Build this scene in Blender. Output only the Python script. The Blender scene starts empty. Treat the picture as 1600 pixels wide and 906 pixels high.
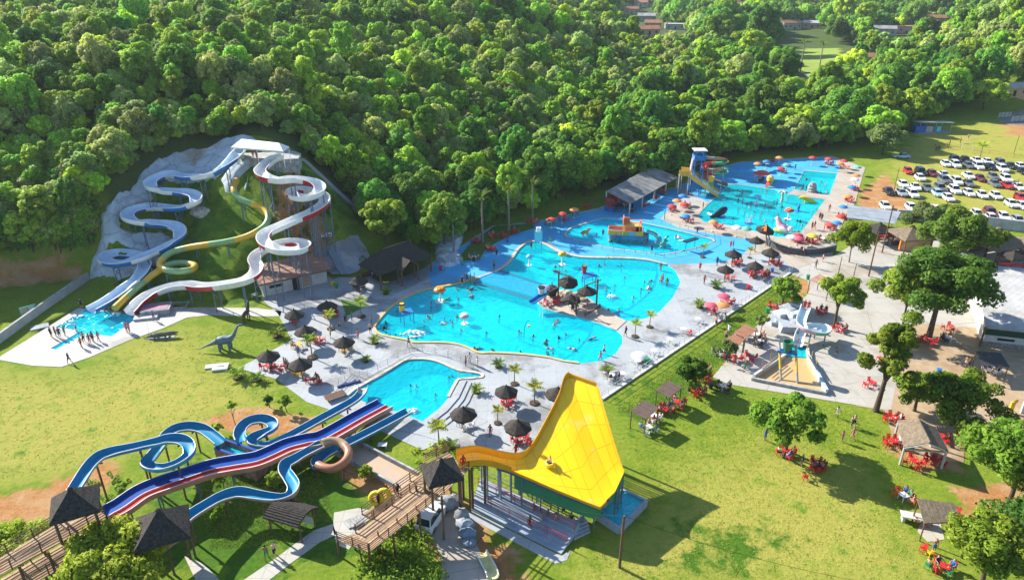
import bpy,bmesh,math,random
import numpy as np
from mathutils import Vector,Matrix
from mathutils.geometry import tessellate_polygon
SC = bpy.context.scene
COL = SC.collection
rnd = random.Random(11)
PI = math.pi
UZ = lambda z: Vector((0,0,z))
# camera
CAM_H,PITCH,FPX = 50.0,math.radians(25.0),1100.0
CP,SP = math.cos(PITCH),math.sin(PITCH)
cam_data = bpy.data.cameras.new('camera')
cam = bpy.data.objects.new('camera',cam_data)
COL.objects.link(cam)
cam.location = (0,0,CAM_H)
cam.rotation_euler = (PI / 2 - PITCH,0,0)
cam_data.sensor_width = 36.0
cam_data.lens = 36.0 * FPX / 1600.0
cam_data.clip_start = 1.0
cam_data.clip_end = 9000.0
SC.camera = cam
# sky, sun, exposure
SUN_DIR = Vector((-2.8,2.0,2.12)).normalized()          # towards the sun
SUN_EL = math.asin(SUN_DIR.z)
SUN_AZ = math.atan2(SUN_DIR.x,SUN_DIR.y)
world = bpy.data.worlds.new('World')
SC.world = world
world.use_nodes = True
wn = world.node_tree
sky = wn.nodes.new('ShaderNodeTexSky')
sky.sky_type = 'NISHITA'
sky.sun_disc = False
sky.sun_elevation = SUN_EL
sky.sun_rotation = SUN_AZ % (2 * PI)
sky.air_density = 1.0
sky.dust_density = 0.4
sky.ozone_density = 3.0
wn.nodes['Background'].inputs['Strength'].default_value = 0.105
wn.links.new(sky.outputs[0],wn.nodes['Background'].inputs['Color'])
sun_data = bpy.data.lights.new('sun','SUN')
sun_data.energy = 5.0
sun_data.angle = math.radians(0.5)
sun_data.color = (1.0,0.945,0.84)
sun = bpy.data.objects.new('sun',sun_data)
COL.objects.link(sun)
sun.rotation_euler = (-SUN_DIR).to_track_quat('-Z','Y').to_euler()
sun.location = (0,0,200)
vs = SC.view_settings
vs.view_transform = 'Standard'
vs.look = 'None'
vs.exposure = 1.25
vs.gamma = 1.0
HAZE = 0.00009
SC.cycles.use_denoising = True
SC.cycles.max_bounces = 6
SC.cycles.transparent_max_bounces = 8
SC.cycles.sample_clamp_indirect = 4.0
# placing helpers
def ray(px,py):
 u = (px - 800.0) / FPX
 v = (453.0 - py) / FPX
 return Vector((u,CP + v * SP,-SP + v * CP))
def P(px,py,z=0.0):
 d = ray(px,py)
 t = (z - CAM_H) / d.z
 return Vector((d.x * t,d.y * t,z))
def depth_of(p):
 return p.y * CP + (CAM_H - p.z) * SP
def pix(p):
 dz = depth_of(p)
 up = p.y * SP + (p.z - CAM_H) * CP
 return 800 + FPX * p.x / dz,453 - FPX * up / dz,dz
def poly(pts,z=0.0):
 return [P(a,b,z) for a,b in pts]
def arr2(pts):
 return np.array([(p[0],p[1]) for p in pts])
def inside_np(X,Y,pg):
 r = np.zeros(X.shape,bool)
 n = len(pg)
 for i in range(n):
  x1,y1 = pg[i]
  x2,y2 = pg[(i + 1) % n]
  if y1 == y2:
   continue
  c = (y1 > Y) != (y2 > Y)
  r ^= c & (X < (x2 - x1) * (Y - y1) / (y2 - y1) + x1)
 return r
def dist_np(X,Y,pg):
 d = np.full(X.shape,1e9)
 n = len(pg)
 for i in range(n):
  x1,y1 = pg[i]
  x2,y2 = pg[(i + 1) % n]
  dx,dy = x2 - x1,y2 - y1
  L = dx * dx + dy * dy + 1e-12
  t = np.clip(((X - x1) * dx + (Y - y1) * dy) / L,0,1)
  d = np.minimum(d,np.hypot(X - x1 - t * dx,Y - y1 - t * dy))
 return d
def signed_np(X,Y,pg):
 d = dist_np(X,Y,pg)
 return np.where(inside_np(X,Y,pg),-d,d)
def smooth_closed(pts,n=4):
 out = []
 m = len(pts)
 for i in range(m):
  p0,p1,p2,p3 = (pts[(i + k - 1) % m] for k in range(4))
  for j in range(n):
   t = j / n
   out.append(tuple(0.5 * (2 * p1[k] + (p2[k] - p0[k]) * t + (2 * p0[k] - 5 * p1[k] + 4 * p2[k] - p3[k]) * t * t
         + (3 * p1[k] - p0[k] - 3 * p2[k] + p3[k]) * t ** 3) for k in range(len(p1))))
 return out
def smooth_open(pts,n=6):
 out = []
 m = len(pts)
 for i in range(m - 1):
  p1,p2 = pts[i],pts[i + 1]
  p0 = pts[i - 1] if i else tuple(2 * a - b for a,b in zip(p1,p2))
  p3 = pts[i + 2] if i + 2 < m else tuple(2 * a - b for a,b in zip(p2,p1))
  for j in range(n):
   t = j / n
   out.append(tuple(0.5 * (2 * p1[k] + (p2[k] - p0[k]) * t + (2 * p0[k] - 5 * p1[k] + 4 * p2[k] - p3[k]) * t * t
         + (3 * p1[k] - p0[k] - 3 * p2[k] + p3[k]) * t ** 3) for k in range(len(p1))))
 out.append(tuple(pts[-1]))
 return out
# mesh builder
class MB:
 def __init__(self):
  self.v,self.f,self.m = [],[],[]
 def add(self,vs_,fs,m=0):
  b = len(self.v)
  self.v += [tuple(p) for p in vs_]
  self.f += [tuple(b + i for i in q) for q in fs]
  self.m += [m] * len(fs)
  return self
 def box(self,c,s,rz=0.0,m=0,tilt=None):
  hx,hy,hz = s[0] / 2,s[1] / 2,s[2] / 2
  M = Matrix.Rotation(rz,3,'Z')
  if tilt:
   M = M @ Matrix.Rotation(tilt[1],3,tilt[0])
  vs_ = [Vector(c) + M @ Vector((sx * hx,sy * hy,sz * hz)) for sz in (-1,1) for sy in (-1,1) for sx in (-1,1)]
  return self.add(vs_,[(0,2,3,1),(4,5,7,6),(0,1,5,4),(2,6,7,3),(0,4,6,2),(1,3,7,5)],m)
 def beam(self,a,b,w,h,m=0):
  a,b = Vector(a),Vector(b)
  t = (b - a).normalized()
  up = UZ(1) if abs(t.z) < 0.95 else Vector((1,0,0))
  s = t.cross(up).normalized()
  u = s.cross(t)
  vs_ = []
  for e in (a,b):
   for i,j in ((-1,-1),(1,-1),(1,1),(-1,1)):
    vs_.append(e + s * (i * w / 2) + u * (j * h / 2))
  return self.add(vs_,[(0,1,2,3),(7,6,5,4),(0,4,5,1),(1,5,6,2),(2,6,7,3),(3,7,4,0)],m)
 def tube(self,pts,r,n=8,m=0,cap=True):
  pts = [Vector(p) for p in pts]
  rr = r if isinstance(r,(list,tuple)) else [r] * len(pts)
  vs_,fs = [],[]
  for i,p in enumerate(pts):
   t = (pts[min(i + 1,len(pts) - 1)] - pts[max(i - 1,0)])
   if t.length < 1e-9:
    t = UZ(1)
   t.normalize()
   ref = UZ(1) if abs(t.z) < 0.92 else Vector((0,1,0))
   s = t.cross(ref).normalized()
   u = s.cross(t)
   for k in range(n):
    a = 2 * PI * k / n
    vs_.append(p + (s * math.cos(a) + u * math.sin(a)) * rr[i])
  for i in range(len(pts) - 1):
   for k in range(n):
    k2 = (k + 1) % n
    fs.append((i * n + k,i * n + k2,(i + 1) * n + k2,(i + 1) * n + k))
  if cap:
   fs.append(tuple(range(n - 1,-1,-1)))
   fs.append(tuple((len(pts) - 1) * n + k for k in range(n)))
  return self.add(vs_,fs,m)
 def lathe(self,prof,c=(0,0,0),n=16,m=0,sx=1.0,sy=1.0,rz=0.0,wob=0.0,seed=0):
  rg = random.Random(seed)
  vs_,fs = [],[]
  for r,z in prof:
   for k in range(n):
    a = 2 * PI * k / n + rz
    q = r * (1 + wob * rg.uniform(-1,1))
    vs_.append((c[0] + q * math.cos(a) * sx,c[1] + q * math.sin(a) * sy,c[2] + z))
  for i in range(len(prof) - 1):
   for k in range(n):
    k2 = (k + 1) % n
    fs.append((i * n + k,i * n + k2,(i + 1) * n + k2,(i + 1) * n + k))
  fs.append(tuple(range(n - 1,-1,-1)))
  fs.append(tuple((len(prof) - 1) * n + k for k in range(n)))
  return self.add(vs_,fs,m)
 def ball(self,c,r,n=10,m=0,k=6):
  rx,ry,rz_ = r if isinstance(r,(tuple,list)) else (r,r,r)
  vs_,fs = [],[]
  for i in range(1,k):
   th = PI * i / k
   for j in range(n):
    a = 2 * PI * j / n
    vs_.append((c[0] + rx * math.sin(th) * math.cos(a),c[1] + ry * math.sin(th) * math.sin(a),c[2] - rz_ * math.cos(th)))
  lo,hi = len(vs_),len(vs_) + 1
  vs_ += [(c[0],c[1],c[2] - rz_),(c[0],c[1],c[2] + rz_)]
  for i in range(k - 2):
   for j in range(n):
    j2 = (j + 1) % n
    fs.append((i * n + j,i * n + j2,(i + 1) * n + j2,(i + 1) * n + j))
  for j in range(n):
   j2 = (j + 1) % n
   fs.append((lo,j2,j))
   fs.append((hi,(k - 2) * n + j,(k - 2) * n + j2))
  return self.add(vs_,fs,m)
 def prism(self,pts,z0,z1,m=0,mside=None):
  zz = lambda q,z: z(q[0],q[1]) if callable(z) else z
  n = len(pts)
  tri = tessellate_polygon([[Vector((p[0],p[1],0)) for p in pts]])
  top = [(p[0],p[1],zz(p,z1)) for p in pts]
  bot = [(p[0],p[1],zz(p,z0)) for p in pts]
  ar = sum(pts[i][0] * pts[(i + 1) % n][1] - pts[(i + 1) % n][0] * pts[i][1] for i in range(n))
  def fix(t):
   a,b,c = (Vector((pts[i][0],pts[i][1],0)) for i in t)
   return t if (b - a).cross(c - a).z > 0 else (t[0],t[2],t[1])
  tri = [fix(t) for t in tri]
  self.add(top,tri,m)
  self.add(bot,[tuple(reversed(t)) for t in tri],m)
  sides = []
  for i in range(n):
   j = (i + 1) % n
   sides.append((i,j,n + j,n + i) if ar > 0 else (j,i,n + i,n + j))
  self.add(bot + top,sides,m if mside is None else mside)
  return self
 def build(self,name,mats,parent=None,smooth=False,world=False,shared=None):
  me = bpy.data.meshes.new(name)
  vs_ = self.v
  if world and parent is not None:
   M = parent_matrix(parent).inverted()
   vs_ = [tuple(M @ Vector(p)) for p in vs_]
  me.from_pydata(vs_,[],self.f)
  mats = mats if isinstance(mats,(list,tuple)) else [mats]
  for q in mats:
   me.materials.append(q)
  if len(mats) > 1:
   me.polygons.foreach_set('material_index',self.m)
  if smooth:
   me.polygons.foreach_set('use_smooth',[True] * len(me.polygons))
   me.set_sharp_from_angle(angle=math.radians(smooth if smooth is not True else 40))
  me.update()
  return obj(name,me,parent)
def parent_matrix(o):
 M = Matrix.Translation(o.location) @ o.rotation_euler.to_matrix().to_4x4() @ Matrix.Diagonal((*o.scale,1))
 return parent_matrix(o.parent) @ M if o.parent else M
def obj(name,me,parent=None):
 o = bpy.data.objects.new(name,me)
 COL.objects.link(o)
 if parent is not None:
  o.parent = parent
 return o
def tag(o,label=None,cat=None,group=None,kind=None):
 if label: o['label'] = label
 if cat: o['category'] = cat
 if group: o['group'] = group
 if kind: o['kind'] = kind
 return o
def thing(name,label,cat,loc=(0,0,0),rz=0.0,group=None):
 o = bpy.data.objects.new(name,None)
 o.empty_display_size = 0.2
 COL.objects.link(o)
 o.location = loc
 o.rotation_euler = (0,0,rz)
 return tag(o,label,cat,group)
def dup(root,loc,rz=None,label=None,group=None,scale=None):
 r = root.copy()
 COL.objects.link(r)
 r.location = loc
 if rz is not None: r.rotation_euler = (0,0,rz)
 if scale is not None: r.scale = scale if isinstance(scale,(tuple,list)) else (scale,) * 3
 if label: r['label'] = label
 if group: r['group'] = group
 for ch in root.children:
  c = ch.copy(); COL.objects.link(c); c.parent = r
  for g in ch.children:
   d = g.copy(); COL.objects.link(d); d.parent = c
 return r
class Proto:
 def __init__(self,root):
  self.root,self.used = root,False
 def at(self,loc,rz=0.0,label=None,group=None,scale=None):
  if not self.used:
   self.used = True
   o = self.root
   o.location = loc; o.rotation_euler = (0,0,rz)
   if scale is not None: o.scale = scale if isinstance(scale,(tuple,list)) else (scale,) * 3
   if label: o['label'] = label
   if group: o['group'] = group
   return o
  return dup(self.root,loc,rz,label,group,scale if scale is not None else 1.0)
def set_mat(o,m):
 o.material_slots[0].link = 'OBJECT'
 o.material_slots[0].material = m
def swap_mat(o,old,new):
 for s in o.material_slots:
  if s.material == old:
   s.link = 'OBJECT'
   s.material = new
# materials
MATS = {}
def mat(name,col,rough=0.7,var=0.12,scale=1.5,bump=0.0,bscale=None,metal=0.0,spec=0.3,col2=None,objvar=0.0,dirt=None):
 if name in MATS:
  return MATS[name]
 m = bpy.data.materials.new(name)
 m.use_nodes = True
 nt = m.node_tree
 N,L = nt.nodes,nt.links
 b = N['Principled BSDF']
 b.inputs['Roughness'].default_value = rough
 b.inputs['Metallic'].default_value = metal
 b.inputs['Specular IOR Level'].default_value = spec
 tc = N.new('ShaderNodeTexCoord')
 n1 = N.new('ShaderNodeTexNoise')
 n1.inputs['Scale'].default_value = scale
 n1.inputs['Detail'].default_value = 6
 n1.inputs['Roughness'].default_value = 0.65
 L.new(tc.outputs['Object'],n1.inputs['Vector'])
 mix = N.new('ShaderNodeMix'); mix.data_type = 'RGBA'
 c2 = col2 if col2 else tuple(max(0,c * (1 - 2.2 * var)) for c in col)
 c1 = col if col2 else tuple(min(1,c * (1 + var)) for c in col)
 mix.inputs['A'].default_value = (*c1,1)
 mix.inputs['B'].default_value = (*c2,1)
 rm = N.new('ShaderNodeMapRange')
 rm.inputs['From Min'].default_value = 0.36
 rm.inputs['From Max'].default_value = 0.68
 L.new(n1.outputs['Fac'],rm.inputs['Value'])
 L.new(rm.outputs[0],mix.inputs['Factor'])
 out = mix.outputs['Result']
 if objvar > 0:
  oi = N.new('ShaderNodeObjectInfo')
  hs = N.new('ShaderNodeHueSaturation')
  mr = N.new('ShaderNodeMapRange')
  mr.inputs['To Min'].default_value = 1 - objvar
  mr.inputs['To Max'].default_value = 1 + objvar
  L.new(oi.outputs['Random'],mr.inputs['Value'])
  L.new(mr.outputs[0],hs.inputs['Value'])
  L.new(out,hs.inputs['Color'])
  out = hs.outputs[0]
 if dirt:
  n3 = N.new('ShaderNodeTexNoise'); n3.inputs['Scale'].default_value = dirt[1]; n3.inputs['Detail'].default_value = 8
  L.new(tc.outputs['Object'],n3.inputs['Vector'])
  r3 = N.new('ShaderNodeMapRange'); r3.inputs['From Min'].default_value = dirt[2]; r3.inputs['From Max'].default_value = dirt[3]
  L.new(n3.outputs['Fac'],r3.inputs['Value'])
  m3 = N.new('ShaderNodeMix'); m3.data_type = 'RGBA'; m3.inputs['B'].default_value = (*dirt[0],1)
  L.new(r3.outputs[0],m3.inputs['Factor']); L.new(out,m3.inputs['A'])
  out = m3.outputs['Result']
 L.new(out,b.inputs['Base Color'])
 if bump > 0:
  n2 = N.new('ShaderNodeTexNoise')
  n2.inputs['Scale'].default_value = bscale or scale * 8
  n2.inputs['Detail'].default_value = 4
  L.new(tc.outputs['Object'],n2.inputs['Vector'])
  bp = N.new('ShaderNodeBump')
  bp.inputs['Strength'].default_value = bump
  bp.inputs['Distance'].default_value = 0.05
  L.new(n2.outputs['Fac'],bp.inputs['Height'])
  L.new(bp.outputs[0],b.inputs['Normal'])
 MATS[name] = m
 return m
# terrain heights
HILLPTS = [(400,242,17.5),(340,230,16),(280,262,13.5),(240,296,10.6),(205,335,7.6),(205,395,3.2),(250,350,6.3),(130,385,5.2),(138,335,11),(90,345,10),(178,285,14.2),(290,212,19.5),(120,300,14.5),(300,150,25),(380,244,17),(440,250,17),(472,254,16.2),(420,230,17.6),(395,262,15.4),(440,272,14.2),(120,415,4),(330,330,9.5),(300,400,5),(400,330,9.5),
 (440,300,12),(470,258,15.5),(520,300,9),(562,352,4.5),(480,350,8.5),(430,400,4.5),(470,392,4.8),(505,370,6.5),(535,330,8),(550,385,2.8),(60,405,1.5),(60,345,6.5),(0,300,14),(0,200,21),(0,100,28),(0,0,32),
 (140,250,18.5),(200,215,21),(200,100,29),(200,0,37),(-300,200,16),(-300,0,34),(400,185,22),(400,100,27),(400,0,34),(600,300,5),(600,200,13),
 (600,100,21),(600,0,31),(720,300,3),(750,250,6.5),(750,180,12.5),(750,100,19),(760,0,30),(850,250,3),(860,180,8.5),(880,100,14.5),(850,40,22),
 (830,5,30),(960,220,2.5),(980,150,6),(960,80,13),(920,30,21),(1450,112,3),(1600,20,26),(1600,100,13),(1700,60,24),(1500,150,1)]
FLATPTS = [(0,560),(0,700),(200,600),(200,500),(420,520),(480,440),(600,440),(700,450),(800,380),(950,330),(1100,300),(1300,280),(1500,250),
 (1600,300),(1600,500),(1600,800),(1200,700),(800,800),(400,800),(100,850),(1000,500),(1300,450),(1400,230),(1200,180),(1300,130),(1250,95)]
WPTS = [(150,420,0),(300,420,2),(150,600,0),(250,700,2),(50,800,3),(250,800,5),(400,600,5),(100,1000,42),(400,950,60),(300,900,32),(600,900,70),
 (-100,1000,42),(350,450,22),(-150,330,40),(0,330,34),(-100,520,22),(-300,500,28),(-150,800,10),(-500,300,30),(700,500,40),(600,250,14),
 (300,150,0),(200,60,0),(-200,60,0),(0,20,0),(-300,120,0)]
ctrl = []
for a,b,z in HILLPTS:
 p = P(a,b,z); ctrl.append((p.x,p.y,z))
for a,b in FLATPTS:
 p = P(a,b,0); ctrl.append((p.x,p.y,0.0))
ctrl = np.array(ctrl + [tuple(map(float,w)) for w in WPTS])
def _U(r2):
 return np.where(r2 > 1e-9,r2 * np.log(r2 + 1e-12),0.0)
_S = 200.0
_c = ctrl[:,:2] / _S
_n = len(_c)
_K = _U(((_c[:,None,:] - _c[None,:,:]) ** 2).sum(-1)) + np.eye(_n) * 0.002
_A = np.zeros((_n + 3,_n + 3))
_A[:_n,:_n] = _K; _A[:_n,_n] = 1; _A[:_n,_n + 1:] = _c; _A[_n,:_n] = 1; _A[_n + 1:,:_n] = _c.T
_w = np.linalg.solve(_A,np.concatenate([ctrl[:,2],np.zeros(3)]))
FLAT = arr2(poly([(-260,1150),(-260,540),(0,446),(140,432),(185,470),(300,478),(405,472),(414,452),(512,421),(524,434),(556,431),(590,426),(612,392),(690,398),
 (760,362),(830,345),(940,300),(1070,282),(1160,247),(1300,237),(1400,217),(1440,192),(1560,162),(1700,150),(2100,300),(2100,1150)]))
GX0,GX1,GY0,GY1,GS = -520.0,720.0,-20.0,1020.0,3.0
_gx = np.arange(GX0,GX1 + 1,GS); _gy = np.arange(GY0,GY1 + 1,GS)
_X,_Y = np.meshgrid(_gx,_gy)
def _tps(X,Y):
 out = np.full(X.shape,_w[_n]) + _w[_n + 1] * X / _S + _w[_n + 2] * Y / _S
 for i in range(_n):
  out += _w[i] * _U((X / _S - _c[i,0]) ** 2 + (Y / _S - _c[i,1]) ** 2)
 return out
_sd = signed_np(_X,_Y,FLAT)
_m = np.clip((_sd - 0.3) / 5.0,0,1); _m = _m * _m * (3 - 2 * _m)
GZ = np.clip(_tps(_X,_Y),0,95) * _m
def hz_np(X,Y):
 u = np.clip((np.asarray(X,float) - GX0) / GS,0,len(_gx) - 1.001); v = np.clip((np.asarray(Y,float) - GY0) / GS,0,len(_gy) - 1.001)
 i = u.astype(int); j = v.astype(int); a = u - i; b = v - j
 return (GZ[j,i] * (1 - a) + GZ[j,i + 1] * a) * (1 - b) + (GZ[j + 1,i] * (1 - a) + GZ[j + 1,i + 1] * a) * b
def hz(x,y):
 return float(hz_np(np.array([x]),np.array([y]))[0])
def G(px,py,h=0.0):
 d = ray(px,py)
 lo = 20.0; t = lo
 prev = t
 while t < 1500:
  x,y,z = d.x * t,d.y * t,CAM_H + d.z * t
  if z <= hz(x,y) + h:
   a,b = prev,t
   for _ in range(18):
    c = (a + b) / 2
    if CAM_H + d.z * c <= hz(d.x * c,d.y * c) + h: b = c
    else: a = c
   return Vector((d.x * b,d.y * b,hz(d.x * b,d.y * b)))
  prev = t
  t += 1.5 + t * 0.006
 return Vector((d.x * t,d.y * t,0))
# pools, in photo pixels
def S(pts,n=3): return smooth_closed(pts,n)
MAIN = [(584,510),(590,500),(604,485),(624,470),(650,457),(680,449),(712,443.6),(748,434),(772,425),(790,414),(800,402),(808,390),(820,380),(830,377),
 (844,378),(860,385),(876,394),(904,401),(932,402.5),(972,403),(1010,406),(1042,413),(1056,424),(1063,440),(1060,448),(1050,466),(1030,487),
 (1010,497),(980,501.6),(974,500.6),(966,495),(959,490),(938,478),(922,467),(908,460),(880,452),(860,458),(844,467),(839,473),(850,482),(880,491),(912,498),(940,507),
 (954,513),(963,516),(972,525),(972,537),(962,552),(949,560),(938,564),(904,568),(880,565),(854,559),(810,554),(770,552),(748,552),(730,544),
 (712,538.5),(688,536),(648,536),(640,533),(614,528),(596,524),(586,518)]
SMALL = [(540,618),(552,608),(566,600),(592,586),(616,571),(632,562),(652,559.6),(674,561),(696,568),(716,577),(740,580.5),(754,584),(755,589),(748,591),(720,593),
 (714,598),(702,620),(686,638),(660,658),(657.5,656.5),(615,641),(572,628.5),(556,622)]
FAR = [(1137,289),(1150,288.5),(1180,292),(1212,297),(1232,304),(1262,308.5),(1289,312),(1270,338),(1252,362),(1243,368),(1234,370),(1216,370),(1200,368),(1184,362),(1162,357),(1140,352),
 (1120,349),(1100,346),(1091,339),(1096,330),(1108,318),(1120,307)]
RECT = [(1257,267),(1308,271),(1296,304),(1241,296)]
KIDS = [(882,366),(890,357),(910,350),(944,341),(980,345),(1016,351),(1058,360),(1114,374),(1112,379),(1100,384),(1070,392),(1036,398),(1012,395),(960,389),(910,378),(888,371)]
LAND = [(134.5,483),(87.5,511),(119,515),(123,519),(79,544),(87,545.5),(133,521),(175,525),(217,494.6)]
SPLASH = [(962,767),(1005,783),(972,820),(930,797)]
mainw = [tuple(p.xy) for p in poly(MAIN,0.05)]
smallw = [tuple(p.xy) for p in poly(SMALL,0.05)]
farw = [tuple(p.xy) for p in poly(FAR,0.05)]
rectw = [tuple(p.xy) for p in poly(RECT,0.05)]
kidsw = [tuple(p.xy) for p in poly(KIDS,0.05)]
landw = [tuple(p.xy) for p in poly(LAND,0.05)]
POOLS = [mainw,smallw,farw,rectw,kidsw,landw]
# the ground sheet
def zones_to_np(X,Y,zl,soft):
 out = np.zeros(X.shape)
 for pts in zl:
  s = signed_np(X,Y,arr2([G(*q) for q in pts]))
  out = np.maximum(out,np.clip(0.5 - s / (2 * soft),0,1))
 return out
DIRT = [[(-60,778),(60,760),(128,732),(158,708),(192,735),(176,752),(150,778),(90,806),(-60,822)],
 [(318,662),(345,641),(420,640),(480,652),(520,668),(560,690),(500,690),(430,682),(340,672)],
 [(-60,384),(70,392),(138,412),(133,432),(-60,436)],
 [(1344,300),(1384,272),(1432,330),(1400,346),(1338,332)],[(660,740),(640,800),(690,880),(700,920),(830,930),(800,860),(730,800),(720,770)],
 [(430,285),(470,270),(520,380),(480,400),(430,360)],[(1558,190),(1680,185),(1680,225),(1575,212)],[(1440,650),(1505,660),(1500,730),(1430,735),(1380,690)],
 [(1490,760),(1700,740),(1700,840),(1520,850)],[(1230,430),(1262,440),(1266,452),(1240,470)],[(545,700),(600,730),(640,775),(590,790),(530,740)]]
DRY = [[(890,930),(985,820),(1060,740),(1200,690),(1330,720),(1400,800),(1470,930)],[(-60,580),(120,590),(300,560),(390,600),(420,640),(330,660),(110,745),(-60,765)],
 [(1380,270),(1440,205),(1700,170),(1700,330),(1500,350)],[(180,540),(300,520),(330,560),(180,600)]]
LUSH = [[(960,640),(1225,440),(1262,470),(1200,500),(1100,590),(1010,680)],[(300,720),(560,720),(600,850),(300,930),(200,860)],[(1045,900),(1075,845),(1140,805),(1170,840),(1235,822),(1245,835),(1190,860),(1150,880),(1120,920)]]
xs = np.unique(np.concatenate([np.arange(-96,131,1.0),-96 - np.cumsum(np.linspace(1.2,90,60)),130 + np.cumsum(np.linspace(1.2,90,60))]))
ys = np.unique(np.concatenate([np.arange(20,190,1.0),190 + np.cumsum(np.linspace(1.2,60,110)),20 - np.cumsum(np.linspace(1.2,60,22))]))
TX,TY = np.meshgrid(xs,ys)
TZ = hz_np(TX,TY)
rs = np.random.RandomState(5)
_flat = signed_np(TX,TY,FLAT) < 1.0
TZ = TZ + np.where(_flat,0,rs.uniform(-0.18,0.18,TZ.shape))
for w in POOLS:
 TZ = np.where(signed_np(TX,TY,w) < 1.7,TZ - 3.5,TZ)
far_m = TY > 1015
TZ = np.where(far_m,np.clip(42 + (TY - 1015) * 0.05,0,160),TZ)
zr = zones_to_np(TX,TY,DIRT,2.2); zg = zones_to_np(TX,TY,DRY,7.0); zl = zones_to_np(TX,TY,LUSH,3.0)
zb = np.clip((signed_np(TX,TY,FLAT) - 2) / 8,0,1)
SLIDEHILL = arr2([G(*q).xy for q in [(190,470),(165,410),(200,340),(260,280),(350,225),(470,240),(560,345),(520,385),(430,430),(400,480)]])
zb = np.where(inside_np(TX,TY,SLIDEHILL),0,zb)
zl = np.where(inside_np(TX,TY,SLIDEHILL),.62,zl)  # slide hill: shade over the slope painted in as darker grass
ny,nx = TX.shape
idx = np.arange(nx * ny).reshape(ny,nx)
faces = np.stack([idx[:-1,:-1],idx[:-1,1:],idx[1:,1:],idx[1:,:-1]],-1).reshape(-1,4)
me = bpy.data.meshes.new('ground')
me.from_pydata(np.stack([TX,TY,TZ],-1).reshape(-1,3).tolist(),[],faces.tolist())
ca = me.color_attributes.new('zone','FLOAT_COLOR','POINT')
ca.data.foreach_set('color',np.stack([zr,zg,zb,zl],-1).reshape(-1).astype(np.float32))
me.polygons.foreach_set('use_smooth',[True] * len(me.polygons))
ground = tag(obj('ground',me),kind='structure')
def ground_material():
 m = bpy.data.materials.new('grass_ground'); m.use_nodes = True
 nt = m.node_tree; N,L = nt.nodes,nt.links
 b = N['Principled BSDF']; b.inputs['Roughness'].default_value = 0.95; b.inputs['Specular IOR Level'].default_value = 0.1
 at = N.new('ShaderNodeAttribute'); at.attribute_name = 'zone'
 sp = N.new('ShaderNodeSeparateColor'); L.new(at.outputs['Color'],sp.inputs[0])
 tc = N.new('ShaderNodeTexCoord')
 def noise(s,d=5,r=0.6):
  n = N.new('ShaderNodeTexNoise'); n.inputs['Scale'].default_value = s; n.inputs['Detail'].default_value = d; n.inputs['Roughness'].default_value = r
  L.new(tc.outputs['Object'],n.inputs['Vector']); return n.outputs['Fac']
 def ramp(v,a,c,t0=0.0,t1=1.0):
  r = N.new('ShaderNodeMapRange'); r.inputs['From Min'].default_value = a; r.inputs['From Max'].default_value = c
  r.inputs['To Min'].default_value = t0; r.inputs['To Max'].default_value = t1
  L.new(v,r.inputs['Value']); return r.outputs[0]
 def mix(f,a,c):
  x = N.new('ShaderNodeMix'); x.data_type = 'RGBA'
  for s,v in (('A',a),('B',c)):
   if isinstance(v,tuple): x.inputs[s].default_value = (*v,1)
   else: L.new(v,x.inputs[s])
  L.new(f,x.inputs['Factor']); return x.outputs['Result']
 def math_(op,a,c):
  x = N.new('ShaderNodeMath'); x.operation = op
  for i,v in enumerate((a,c)):
   if isinstance(v,(int,float)): x.inputs[i].default_value = v
   else: L.new(v,x.inputs[i])
  return x.outputs[0]
 big,mid,fine,grain = noise(0.06,4),noise(0.35,6,0.65),noise(2.2,6,0.7),noise(14,3)
 grass = mix(ramp(mid,0.35,0.68),(0.165,0.245,0.018),(0.290,0.325,0.036))
 grass = mix(ramp(fine,0.42,0.72),grass,(0.110,0.195,0.016))
 dry = mix(ramp(fine,0.35,0.7),(0.335,0.330,0.055),(0.43,0.365,0.090))
 dry = mix(ramp(mid,0.50,0.74),dry,(0.20,0.30,0.028))
 fdry = ramp(math_('ADD',sp.outputs[1],math_('MULTIPLY',math_('SUBTRACT',mid,0.5),1.6)),0.28,0.78)
 c = mix(fdry,grass,dry)
 lush_and_shade = mix(ramp(fine,0.35,0.7),(0.085,0.185,0.012),(0.045,0.115,0.010))  # lush grass colour, also the painted shade of the slide hill
 f_lush_shade = ramp(math_('ADD',at.outputs['Alpha'],math_('MULTIPLY',math_('SUBTRACT',mid,0.5),3.2)),0.35,0.75)
 c = mix(f_lush_shade,c,lush_and_shade)
 dirt = mix(ramp(fine,0.3,0.75),(0.50,0.25,0.10),(0.36,0.13,0.04))
 dirt = mix(ramp(mid,0.45,0.75),dirt,(0.52,0.36,0.20))
 fd = ramp(math_('ADD',sp.outputs[0],math_('MULTIPLY',math_('SUBTRACT',mid,0.5),1.5)),0.40,0.62)
 c = mix(fd,c,dirt)
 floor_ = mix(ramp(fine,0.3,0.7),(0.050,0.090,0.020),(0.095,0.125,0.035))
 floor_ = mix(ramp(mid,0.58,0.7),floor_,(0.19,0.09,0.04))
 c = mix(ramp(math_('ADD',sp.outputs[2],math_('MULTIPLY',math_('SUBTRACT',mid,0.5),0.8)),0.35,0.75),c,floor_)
 c = mix(ramp(grain,0.3,0.75,0.0,0.42),c,(0.03,0.055,0.008))
 L.new(c,b.inputs['Base Color'])
 bp = N.new('ShaderNodeBump'); bp.inputs['Strength'].default_value = 0.9; bp.inputs['Distance'].default_value = 0.18
 L.new(math_('ADD',math_('MULTIPLY',fine,0.8),math_('MULTIPLY',grain,0.35)),bp.inputs['Height']); L.new(bp.outputs[0],b.inputs['Normal'])
 return m
me.materials.append(ground_material())
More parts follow.
